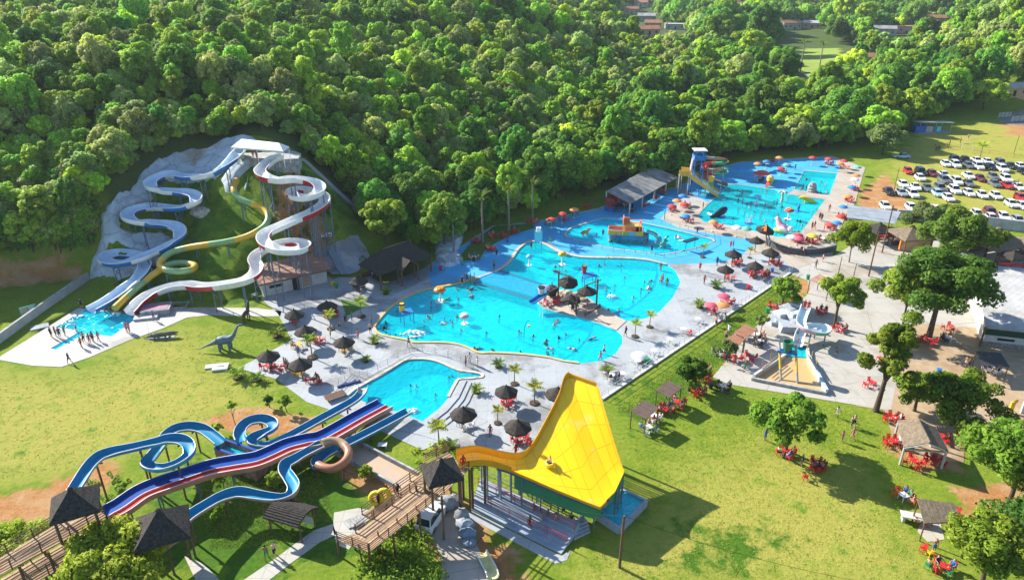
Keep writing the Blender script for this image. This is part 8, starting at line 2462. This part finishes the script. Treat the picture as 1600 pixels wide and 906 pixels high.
# --- wide slide and spiral slide at the far end
def far_slides():
 yb = paint('slide_yellow',(.70,.44,.06))
 t = thing('wide_slide','wide white and green slide with a yellow frame at the far pool','water slide',P(1082,300,0))
 p0,p1 = P(1080,272,4.6),P(1124,305,.25)
 path = [p0,p0.lerp(p1,.25) + UZ(-.25),p0.lerp(p1,.5) + UZ(.1),p0.lerp(p1,.8) + UZ(-.3),p1]
 s = (p1 - p0); s = Vector((s.y,-s.x,0)).normalized()
 for k,(off,m) in enumerate(((-.85,M_SWHITE),(.35,M_SWHITE),(1.5,paint('slide_lime',(.26,.50,.08))))):
  pr = [(-.58,.3,2),(-.52,.3,0),(-.5,.03,0),(.5,.03,0),(.52,.3,2),(.58,.3,2),(.58,-.1,1),(-.58,-.1,1)]
  extrude([p - s * off for p in resample(smooth_open([tuple(p) for p in path],5),.4)],pr).build('lane',[m,yb,M_SWHITE],t,world=True)
 for f in (.0,.35,.7):
  for off in (-1.4,2.0):
   q = p0.lerp(p1,f) - s * off; MB().tube([(q.x,q.y,0),(q.x,q.y,q.z - .1)],.12,6).build('post',M_BLUEM,t,world=True)
 for off in (-1.45,2.1):
  a,b = p0 - s * off,p1 - s * off
  MB().add([a + UZ(.5),b + UZ(.3),b - UZ(.25),a - UZ(.7)],[(0,1,2,3)]).add([q + s * .1 for q in (a + UZ(.5),b + UZ(.3),b - UZ(.25),a - UZ(.7))],[(3,2,1,0)]).build('side_panel',yb,t,world=True)
 d = (p1 - p0); d = Vector((d.x,d.y,0)).normalized()
 MB().box(tuple(p0 - d * 1.3 - s * .4 + UZ(-.1)),(2.8,4.4,.2),math.atan2(d.y,d.x)).build('platform',yb,t,world=True)
 for off in (-1.9,1.3): MB().box(tuple(p0 - d * 1.3 - s * (.4 + off) + UZ(.5)),(2.8,.12,1.0),math.atan2(d.y,d.x)).build('platform_rail',yb,t,world=True)
 for i in (-2.4,-.2):
  for off in (-1.9,2.1): q = p0 + d * i - s * off; MB().tube([(q.x,q.y,0),(q.x,q.y,p0.z)],.14,6).build('post',M_WALL,t,world=True)
 t2 = thing('spiral_tube_slide','orange and green spiral slide winding down from the blue far tower','water slide',P(1100,290,0))
 sp = [(1098,247,8.6),(1110,249.5,8.4),(1125,250,8.0),(1134,252,7.5),(1128,257,6.9),(1112,257,6.2),(1101,260,5.6),(1103,266,4.9),(1116,268,4.4),(1129,267,3.9),(1134,270,3.4),(1122,274,2.9),(1106,275,2.4),(1104,280,1.9),(1116,284,1.2),(1137,291,.3)]
 path = resample(smooth_open(keyed(sp),6),.5); n = len(path); cols = [M_SORANGE,M_SORANGE,paint('spiral_green',(.04,.32,.18)),PC['red']]
 a = 0; i = 0
 while a < n - 1:
  b = min(n - 1,a + 7); extrude(path[a:b + 1],u_profile(1.3,.6)).build('flume_section',[cols[i % 4] if i % 4 else M_SWHITE,cols[i % 4],cols[i % 4]],t2,smooth=50,world=True); a = b; i += 1
 for j in range(6,n - 4,9):
  p = path[j]; MB().tube([(p.x,p.y,0),(p.x,p.y,p.z)],.1,6).build('support_post',M_STEEL,t2,world=True)
 t3 = thing('slide_tower','tall blue steel tower with a white roof at the far pool','tower',P(1092,290,0))
 c = P(1092,248,8.4)
 for sx in (-1,1):
  for sy in (-1,1): MB().tube([(c.x + sx,c.y + sy,0),(c.x + sx,c.y + sy,10.4)],.11,6).build('post',M_BLUEM,t3,world=True)
 for z in (2.2,4.4,6.6):
  for s_ in (-1,1):
   MB().tube([(c.x - 1,c.y + s_,z),(c.x + 1,c.y + s_,z + 2.0)],.05,5).tube([(c.x + s_,c.y - 1,z),(c.x + s_,c.y + 1,z + 2.0)],.05,5).build('brace',M_BLUEM,t3,world=True)
 MB().box((c.x,c.y,8.3),(2.6,2.6,.15)).build('platform',M_BLUEM,t3,world=True)
 for s_ in (-1.25,1.25): MB().box((c.x + s_,c.y,8.9),(.08,2.6,1.0)).box((c.x,c.y + s_,8.9),(2.6,.08,1.0)).build('rail_panel',M_BLUEM,t3,world=True)
 MB().box((c.x,c.y,10.5),(3.0,3.0,.18)).build('roof',M_WHITEM,t3,world=True)
 st0,st1 = P(1079,268,4.7),Vector((c.x - 1.3,c.y,8.4))
 ms = mat('lilac_stair',(.50,.44,.60),rough=.5)
 for k in range(16):
  q = st0.lerp(st1,(k + .5) / 16); MB().box(tuple(q),(.5,1.1,.07)).build('step',ms,t3,world=True)
 for off in (-.55,.55):
  MB().beam(tuple(st0 + Vector((0,off,.6))),tuple(st1 + Vector((0,off,.6))),.08,.75).build('stair_rail',ms,t3,world=True)
 b = P(1108,305,0); t4 = thing('bucket_tower','yellow bucket on a light green frame in front of the wide slide','bucket shower',b)
 for dx,dy in ((-1.6,-.6),(1.0,-.6),(.6,1.0),(-.9,1.0)): MB().tube([(dx,dy,0),(dx * .35,dy * .35,3.4)],.08,6).build('leg',paint('frame_green',(.30,.50,.10)),t4)
 MB().lathe([(.62,0),(.8,1.2),(.65,1.2)],(0,0,3.3),12).build('bucket',M_AMB,t4)
far_slides()
# --- animal sculptures on the left lawn
def sauropod():
 b = P(352,547,0); t = thing('dinosaur_sculpture','blue grey long necked dinosaur sculpture with striped back on the left lawn','sculpture',b,.15)
 m = mat('blue_grey_hide',(.14,.20,.24),col2=(.07,.11,.14),scale=2.2,rough=.6)
 animal_body(t,[(-3.4,0,.5),(-2.4,0,.9),(-1.4,0,1.3),(-.6,0,1.6),(.2,0,1.65),(.9,0,1.75),(1.5,0,2.3),(1.9,0,3.1),(2.3,0,3.75),(2.75,0,3.85),(3.0,0,3.75)],[.05,.14,.3,.58,.68,.5,.3,.2,.16,.2,.08],
    [((-.5,.35,1.3),(-.55,.42,.7),(-.5,.42,-.05)),((-.5,-.35,1.3),(-.6,-.42,.7),(-.6,-.42,-.05)),((.7,.35,1.4),(.8,.4,.7),(.8,.4,-.05)),((.7,-.35,1.4),(.75,-.4,.7),(.7,-.4,-.05))],m,.2)
 for k in range(7): MB().tube([(-.9 + k * .28,-.62 + .03 * abs(k - 3),1.4),(-.9 + k * .28,-.3,2.05),(-.9 + k * .28,.3,2.05),(-.9 + k * .28,.62 - .03 * abs(k - 3),1.4)],.05,5).build('stripe',mat('dark_stripe',(.02,.03,.04)),t)
 for s in (-.09,.09): MB().ball((2.85,s * 1.6,3.95),.05,6,0,4).build('eye',M_EYE,t)
sauropod()
b = P(252,528,0); t = thing('crocodile_sculpture','grey crocodile sculpture lying on the left lawn beside the landing deck','sculpture',b,.18)
m = mat('croc_hide',(.16,.15,.11),col2=(.07,.07,.05),scale=3,rough=.8,bump=.6)
animal_body(t,[(-2.6,.3,.15),(-1.8,.1,.3),(-.9,0,.5),(0,0,.6),(.8,0,.62),(1.3,0,.75),(1.9,0,.8),(2.5,0,.72)],[.05,.16,.34,.42,.36,.26,.2,.08],[((-.7,.3,.4),(-.8,.65,.3),(-.7,.75,-.02)),((-.7,-.3,.4),(-.8,-.65,.3),(-.7,-.75,-.02)),((.7,.3,.5),(.8,.65,.3),(.95,.75,-.02)),((.7,-.3,.5),(.8,-.65,.3),(.95,-.75,-.02))],m,.12)
MB().tube([(1.3,0,.5),(1.9,0,.45),(2.4,0,.35)],[.2,.15,.06],7).build('lower_jaw',m,t); MB().box((0,0,.02),(3.6,1.0,.06)).build('plinth',M_GREY,t)
for k in range(8): MB().box((-1.6 + k * .34,0,.72 + (.16 if 2 < k < 7 else 0)),(.14,.08,.14)).build('back_spike',m,t)
b = P(386,503,0); t = thing('giraffe_sculpture','dark giraffe sculpture standing by the path in the slide shadow','sculpture',b,1.2)
m = mat('giraffe_hide',(.13,.085,.05),col2=(.05,.03,.02),scale=3.5,rough=.8)
animal_body(t,[(-.75,0,1.0),(-.6,0,1.35),(0,0,1.5),(.5,0,1.65),(.75,0,2.2),(.95,0,2.9),(1.1,0,3.15),(1.45,0,3.0)],[.04,.26,.34,.32,.2,.13,.15,.07],[((-.5,.18,1.2),(-.55,.2,.6),(-.5,.2,-.02)),((-.5,-.18,1.2),(-.55,-.2,.6),(-.5,-.2,-.02)),((.45,.18,1.3),(.5,.2,.6),(.5,.2,-.02)),((.45,-.18,1.3),(.5,-.2,.6),(.45,-.2,-.02))],m,.09)
for s in (-.08,.08): MB().tube([(1.05,s,3.25),(1.0,s * 1.4,3.5)],.03,5).build('horn',m,t)
t = thing('concrete_chute','shallow concrete drain chute with ochre floor below the azure slides','drain',P(560,705,0))
ca,cb = P(520,690,0),P(640,755,0)
dv = (cb - ca).normalized(); sv = Vector((-dv.y,dv.x,0))
for off in (-1.4,1.4): MB().beam(tuple(ca + sv * off + UZ(.3)),tuple(cb + sv * off + UZ(.3)),.25,.6).build('wall',M_GREY,t,world=True)
q = [ca + sv * 1.25,cb + sv * 1.25,cb - sv * 1.25,ca - sv * 1.25]
MB().prism([(p.x,p.y) for p in q],.02,.06).build('floor',mat('ochre_concrete',(.48,.32,.19),col2=(.36,.30,.25),scale=.7),t,world=True)
sheet('pool_apron',[(516,641),(575,664),(632,690),(660,703),(690,690),(662,681),(630,674),(573,661),(536,647)],.062,M_DECK,skirt=0)
t = thing('folded_towels','pile of dark blue mats on the step at the left of the slide pool','mats',P(545,600,.06),.5)
for k in range(7): MB().box((-1.2 + .4 * k,.1 * (k % 3) - .1,.12 + .03 * (k % 2)),(.7,.3,.16),.5 * (k % 3)).build('mat',mat('navy_mat',(.02,.04,.16),rough=.6),t)
t = thing('white_umbrella_store','small white kiosk stand with a chair by the azure slide end','stand',P(598,699,0)); MB().box((0,0,.45),(1.0,.7,.06)).build('table_top',M_WHITEM,t)
for sx in (-.4,.4): MB().box((sx,0,.22),(.06,.6,.44)).build('leg',M_WHITEM,t)
for px,py,top,lab in ((1357,432,362,'tall tilted timber pole standing in the middle of the plaza'),(1309,432,402,'slim pole left of the tiled roof shelter'),(1332,440,412,'short slim pole right of the tiled roof shelter'),(1378,395,322,'timber pole behind the lime tree'),(1584,240,212,'dark pole at the fence of the parking lawn'),(1397,297,263,'slim pole at the left end of the car rows'),(1583,310,280,'slim pole between the car rows')):
 pole((px,py),top,lab,.12 if 'timber' in lab else .07)
for px,py,lab in ((1578,645,'yellow standing flag shaped board on the tan court'),(1597,645,'white standing board cut by the right edge')):
 b = P(px,py,0); t = thing('standing_board',lab,'sign',b); MB().prism([(-.25,-.1),(.25,-.1),(.25,.1),(-.25,.1)],0,1.6).build('panel',CHM['yellow'] if 'yellow' in lab else M_WHITEM,t); MB().ball((.25,0,1.7),(.3,.1,.3),8,0,6).build('head',CHM['yellow'] if 'yellow' in lab else M_WHITEM,t)
# parked cars
M_CW = mat('car_white',(.66,.66,.65),rough=.25,var=.04,spec=.6); M_TYRE = mat('tyre',(.015,.015,.016),rough=.9); M_RIM = mat('wheel_rim',(.30,.31,.32),rough=.35,metal=.6)
M_HEAD = mat('headlight_glass',(.55,.57,.58),rough=.15,spec=.7); M_TAIL = mat('tail_light',(.35,.01,.01),rough=.25)
CARC = {'w': ('white',M_CW),'k': ('black',mat('car_black',(.012,.014,.02),rough=.2,spec=.6)),'g': ('grey',mat('car_grey',(.12,.13,.14),rough=.25,spec=.6)),'r': ('red',mat('car_red',(.45,.015,.02),rough=.25,spec=.6)),
  'm': ('maroon',mat('car_maroon',(.14,.015,.025),rough=.25,spec=.6)),'s': ('silver',mat('car_silver',(.40,.42,.44),rough=.25,metal=.3)),'b': ('pale blue',mat('car_pale_blue',(.32,.48,.56),rough=.25)),'n': ('dark blue',mat('car_dark_blue',(.02,.04,.12),rough=.22))}
def car_proto(kind):
 t = thing('parked_car','x','car')
 Lh,W,H = {'hatch': (1.95,.86,1.46),'suv': (2.2,.92,1.70),'sedan': (2.2,.87,1.44)}[kind]
 tail = Lh if kind != 'sedan' else Lh
 st = [(-Lh,.70,.38,.62),(-Lh * .93,.90,.26,.74),(-Lh * .45,1.0,.24,.88),(0,1.0,.24,.92),(Lh * .6,1.0,.24,.94),(Lh * .94,.95,.28,.92 if kind != 'sedan' else .90),(Lh,.86,.40,.80)]
 hs = H / 1.46
 mb = MB(); vs_,fs = [],[]
 for y,w,z0,z1 in st:
  z1 *= hs ** .8
  vs_ += [(-W * w,y,z0),(-W * w * 1.02,y,(z0 + z1) / 2),(-W * w * .93,y,z1),(W * w * .93,y,z1),(W * w * 1.02,y,(z0 + z1) / 2),(W * w,y,z0)]
 for i in range(len(st) - 1):
  for k in range(6): fs.append((i * 6 + k,i * 6 + (k + 1) % 6,(i + 1) * 6 + (k + 1) % 6,(i + 1) * 6 + k))
 fs += [tuple(range(5,-1,-1)),tuple((len(st) - 1) * 6 + k for k in range(6))]
 mb.add(vs_,fs)
 zb = .90 * hs ** .8
 cab = {'hatch': ((-.55,.88),(-.02,.70),(1.45,.68),(1.82,.86)),'suv': ((-.70,.90),(-.18,.74),(1.75,.74),(2.05,.88)),'sedan': ((-.60,.88),(.05,.70),(1.0,.68),(1.60,.84))}[kind]
 zs = (zb - .04,H - .02,H,zb - .02)
 v2 = []
 for (y,w),z in zip(cab,(zb - .03,H - .03,H - .01,zb - .03)): v2 += [(-W * w,y,z),(W * w,y,z)]
 mb.add(v2,[(2,3,5,4),(0,2,4,6),(1,7,5,3),(0,1,3,2),(4,5,7,6)])
 mb.build('body',M_CW,t,smooth=35)
 def pane(a,b,c,d,nm,off):
  q = [Vector(p) + Vector(off) for p in (a,b,c,d)]; ctr = sum(q,Vector()) / 4
  q = [p.lerp(ctr,.10) for p in q]; o = Vector(off).normalized() * .015
  MB().add([p for p in q] + [p - o for p in q],[(0,1,2,3),(7,6,5,4)]).build(nm,M_GLASS,t)
 A0,A1,B0,B1,C0,C1,D0,D1 = v2
 pane(A0,A1,B1,B0,'windscreen',(0,-.012,.012)); pane(C0,C1,D1,D0,'rear_window',(0,.012,.012))
 pane(A0,B0,C0,D0,'side_window',(-.015,0,.006)); pane(A1,D1,C1,B1,'side_window',(.015,0,.006))
 for sx in (-1,1):
  MB().ball((sx * W * .66,-Lh * .95,.64 * hs),(.17,.08,.09),8,0,5).build('headlight',M_HEAD,t); MB().box((sx * W * .74,Lh * .985,.74 * hs),(.2,.06,.16)).build('tail_light',M_TAIL,t)
  MB().box((sx * W * 1.06,-.38,.98 * hs),(.16,.1,.11)).build('mirror',M_CW,t)
  for sy in (-.62,.62):
   w = MB().tube([(sx * (W - .18),sy * Lh,.32),(sx * (W + .01),sy * Lh,.32)],.32,14).build('wheel',M_TYRE,t)
   MB().tube([(sx * (W - .02),sy * Lh,.32),(sx * (W + .02),sy * Lh,.32)],.19,10).build('rim',M_RIM,w)
 MB().box((0,-Lh * .985,.46),(.9,.05,.16)).build('grille',M_DARK,t); MB().box((0,-Lh * 1.0,.36),(.42,.03,.1)).build('number_plate',M_CW,t)
 return Proto(t)
CARP = {k: car_proto(k) for k in ('hatch','suv','sedan')}
_cr = random.Random(2)
def car(u,v,c,kind=None,rz=None,label=None,direct=None,ctx=None):
 px,py = direct or (1300 + u * .265,160 + v * .265 + 1.5)
 kind = kind or _cr.choice(('hatch','hatch','suv','sedan'))
 nm,m = CARC[c]
 p = G(px,py)
 a = rz if rz is not None else math.radians(-8) + _cr.uniform(-.06,.06)
 o = CARP[kind].at((p.x,p.y,p.z + .02),a,label or 'x','cars parked on the lawn')
 for ch in o.children:
  if ch.name.startswith(('body','mirror')): set_mat(ch,m)
 return o
ROWS = [('back row',[(668,370,'w'),(723,345,'k'),(725,375,'w'),(785,345,'k'),(802,380,'g'),(852,350,'w'),(858,385,'w'),(915,357,'w'),(930,388,'k'),(990,365,'g'),(1000,400,'w'),(1053,382,'k'),(1110,385,'w'),(1122,414,'k')]),
  ('second row',[(447,412,'r'),(521,418,'k'),(517,453,'w'),(590,427,'m'),(658,435,'w'),(658,467,'g'),(732,475,'w'),(803,440,'w'),(802,485,'g'),(871,455,'m'),(948,446,'g'),(957,488,'g'),(1022,460,'w'),(1030,497,'r'),(1097,507,'w')]),
  ('third row',[(418,492,'w'),(408,543,'s'),(333,533,'k'),(489,507,'w'),(472,550,'w'),(559,513,'g'),(635,516,'g'),(620,545,'b'),(720,527,'w'),(683,572,'w'),(803,543,'w'),(882,555,'w'),(963,560,'w')]),
  ('front row',[(1110,570,'r'),(1054,608,'w'),(1120,620,'w'),(852,668,'w'),(930,662,'m'),(938,693,'w'),(1010,685,'w'),(1093,705,'s'),(787,685,'n'),(538,625,'r'),(312,622,'w'),(465,630,'w'),(615,645,'w')])]
for rn,cars_ in ROWS:
 seen_ = sorted(cars_,key=lambda q: q[0]); n = len(seen_)
 for i,(u,v,c) in enumerate(seen_):
  kind = _cr.choice(('hatch','hatch','suv','sedan'))
  same = [q for q in seen_ if q[2] == c]; k = same.index((u,v,c))
  pos = '' if len(same) == 1 else (('leftmost','second','third','fourth','fifth','sixth','seventh','eighth','ninth')[k] + ' ')
  tail = '' if len(same) == 1 else ' from the left'
  if pos == 'leftmost ': tail = ''
  car(u,v,c,kind,label='%s%s %s%s in the %s of the parking lawn' % (pos,CARC[c][0],{'hatch': 'hatchback','suv': 'tall car','sedan': 'saloon car'}[kind],tail,rn))
car(0,0,'b','sedan',PI / 2 - .1 + PI,'pale blue saloon car standing alone side-on at the forest edge',(1408,247))
car(0,0,'w','suv',math.radians(160),'white car parked on the drive beside the plank walkway',(676,812))
# the far side of the valley
t = thing('roofed_stall','open stall with a white sheet roof and blue tarps at the forest edge','stall',G(1453,205))
g = G(1453,205)
MB().box((0,0,3.0),(11,6,.15),-.06,0,('X',-.12)).build('roof',M_SHEET,t)
for sx in (-5,0,5):
 for sy in (-2.6,2.6): MB().tube([(sx,sy,-.2),(sx,sy,3.0)],.09,6).build('post',M_WALL,t)
MB().box((-4.8,-1.5,1.1),(3.6,2.6,2.2),.1).build('blue_tarp',mat('blue_tarp',(.02,.11,.40),rough=.5,var=.2),t); MB().box((-1.2,-.5,.9),(2.4,2.0,1.8)).build('white_crate',M_WALL,t); MB().box((1.6,-1.0,.9),(1.6,1.4,1.8),.2).build('blue_crate',M_LBL,t); MB().box((0,-1,.06),(10.5,5.5,.12)).build('floor',M_GREY,t)
steel_fence('lawn_fence','long post and wire fence across the parking lawn',[(1462,236),(1500,232),(1545,241),(1584,247),(1640,255)],1.1,5.5,M_LOG,kerb=False,z=0,rails=2)
t = thing('goal_frame','white goal frame standing on the parking lawn','goal',G(1510,236)); 
for s in (-1.6,1.6): MB().tube([(s,0,0),(s,0,2.2)],.09,6).build('post',M_WHITEM,t)
MB().tube([(-1.6,0,2.2),(1.6,0,2.2)],.09,6).build('crossbar',M_WHITEM,t)
for px,py,w,lab in ((1569,184,5.0,'white slatted gate at the end of the valley road, left one'),(1592,190,6.5,'white slatted gate at the right edge of the valley road')):
 t = thing('white_gate',lab,'gate',G(px,py),.25)
 for k in range(5): MB().box((0,0,.35 + .35 * k),(w,.1,.14)).build('slat',M_WHITEM,t)
 for k in range(4): MB().box((-w / 2 + w * k / 3,0,.95),(.18,.18,1.9)).build('post',M_WHITEM,t)
sheet('valley_road',[(1556,186),(1576,178),(1604,170),(1660,160),(1660,180),(1604,196),(1572,194)],.05,mat('worn_asphalt',(.20,.19,.18),var=.2,scale=.3),skirt=0)
slope_sheet('far_field',[(1212,88),(1225,76),(1318,76),(1322,108),(1300,114),(1262,116),(1222,104)],cell=4.0,lift=.3,m= mat('mown_field',(.24,.30,.04),col2=(.19,.26,.035),scale=.04,rough=.95))
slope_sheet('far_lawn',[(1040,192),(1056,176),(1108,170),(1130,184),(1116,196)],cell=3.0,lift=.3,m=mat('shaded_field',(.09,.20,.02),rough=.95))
fp = [tuple(P(a,b,.1).xy) for a,b in ((1256,116.5),(1278,115),(1284,119),(1270,123),(1257,121))]
tag(MB().prism(fp,.0,.12).build('hotel_pool_deck',M_SAND),kind='structure')
fp = [tuple(P(a,b,.1).xy) for a,b in ((1259,117.5),(1275,116.5),(1279,119),(1269,121.5),(1260,120))]
tag(MB().prism(fp,.12,.14).build('hotel_pool_water',mat('far_turquoise_water',(.01,.40,.50),rough=.15)),kind='structure')
M_TERRA = mat('clay_roof',(.34,.16,.09),col2=(.22,.10,.06),scale=.3,rough=.85); M_PEACH = mat('peach_wall',(.55,.34,.24),var=.1,rough=.9); M_GREYR = mat('grey_roof',(.28,.28,.28),var=.2,scale=.2,rough=.8)
def house(px,py,w,d,h,mw,mr,label,rz=0.0,gable=True):
 g = G(px,py); t = thing('house',label,'house',g,rz)
 MB().box((0,0,h / 2 - 1),(w,d,h + 2)).build('wall',mw,t)
 if gable:
  for sg in (-1,1):
   a = Vector((-w / 2 - .5,sg * (d / 2 + .6),h - .1)); b = Vector((w / 2 + .5,sg * (d / 2 + .6),h - .1)); c = Vector((w / 2 + .5,0,h + d * .22)); e = Vector((-w / 2 - .5,0,h + d * .22)); up = UZ(.2)
   MB().add([a,b,c,e,a + up,b + up,c + up,e + up],[(0,1,2,3) if sg > 0 else (3,2,1,0),(4,5,6,7) if sg < 0 else (7,6,5,4),(0,4,5,1),(0,3,7,4),(1,5,6,2)]).build('roof',mr,t)
  MB().add([(-w / 2,-d / 2,h),(-w / 2,d / 2,h),(-w / 2,0,h + d * .2),(w / 2,-d / 2,h),(w / 2,d / 2,h),(w / 2,0,h + d * .2)],[(0,2,1),(3,4,5)]).build('gable',mw,t)
 else: MB().box((0,0,h + .15),(w + .8,d + .8,.3)).build('roof',mr,t)
 n = max(2,int(w / 4))
 for k in range(n):
  x = -w / 2 + w * (k + .5) / n
  if k == n // 2: MB().box((x,-d / 2 - .03,1.05),(1.1,.08,2.1)).build('door',M_DARK,t)
  else: MB().box((x,-d / 2 - .03,h * .55),(1.4,.08,1.1)).build('window',M_GLASS,t)
H_ = [(1002,10,14,9,4,M_WALL,M_TERRA,'topmost far house with a clay roof among the trees'),(1010,34,16,10,5,M_GREY,M_GREYR,'grey roofed far house below the topmost clay roof'),(1020,44,13,9,4,M_PEACH,M_TERRA,'far peach house with a dark clay roof beside the forest ridge'),(1054,46,15,9,4,M_WALL,M_SHEET,'far house with a pale blue grey sheet roof'),
  (986,22,14,9,5,M_PEACH,M_TERRA,'far red walled house at the left end of the village'),(1012,54,12,8,3,M_PEACH,M_TERRA,'lowest far clay roof half hidden by trees'),(905,4,16,10,5,M_WALL,M_GREYR,'pale far house at the very top above the ridge'),(1165,12,18,10,5,M_PEACH,M_TERRA,'single far house with a brown roof on the opposite hillside'),
  (1232,46,18,9,5,M_WALL,M_TERRA,'low far house with an orange wall beside the field palms'),(1268,44,14,8,4,M_PEACH,M_SHEET,'far house with a flat pale roof right of the low orange one'),(1380,56,15,9,5,M_WALL,M_GREYR,'white far house on the right hillside, left of two'),(1408,52,16,10,5,M_PEACH,M_TERRA,'peach far house on the right hillside, right of two'),
  (1462,40,18,10,6,M_PEACH,M_TERRA,'large peach far house with a dark roof near the ridge at the right'),(1354,98,10,7,3,M_PEACH,M_TERRA,'small salmon house among the trees right of the far field'),(1574,148,12,7,3,M_PEACH,M_SHEET,'small house with a pale roof above the white gates'),(1290,22,14,9,5,M_WALL,M_GREYR,'grey roofed house hidden on the opposite hillside')]
for i,h in enumerate(H_): house(*h,rz=((i * 37) % 9 - 4) * .09,gable=i % 4 != 3)
flush_crowds()
# thin summer haze
hm = bpy.data.materials.new('haze_air'); hm.use_nodes = True
hm.node_tree.nodes.remove(hm.node_tree.nodes['Principled BSDF'])
pv = hm.node_tree.nodes.new('ShaderNodeVolumePrincipled'); pv.inputs['Color'].default_value = (.80,.90,1.0,1); pv.inputs['Density'].default_value = HAZE; pv.inputs['Anisotropy'].default_value = .3
hm.node_tree.links.new(pv.outputs[0],hm.node_tree.nodes['Material Output'].inputs['Volume'])
tag(MB().box((0,1500,95.2),(7600,7600,199.6)).build('haze',hm),kind='stuff')
SC.cycles.volume_bounces = 1
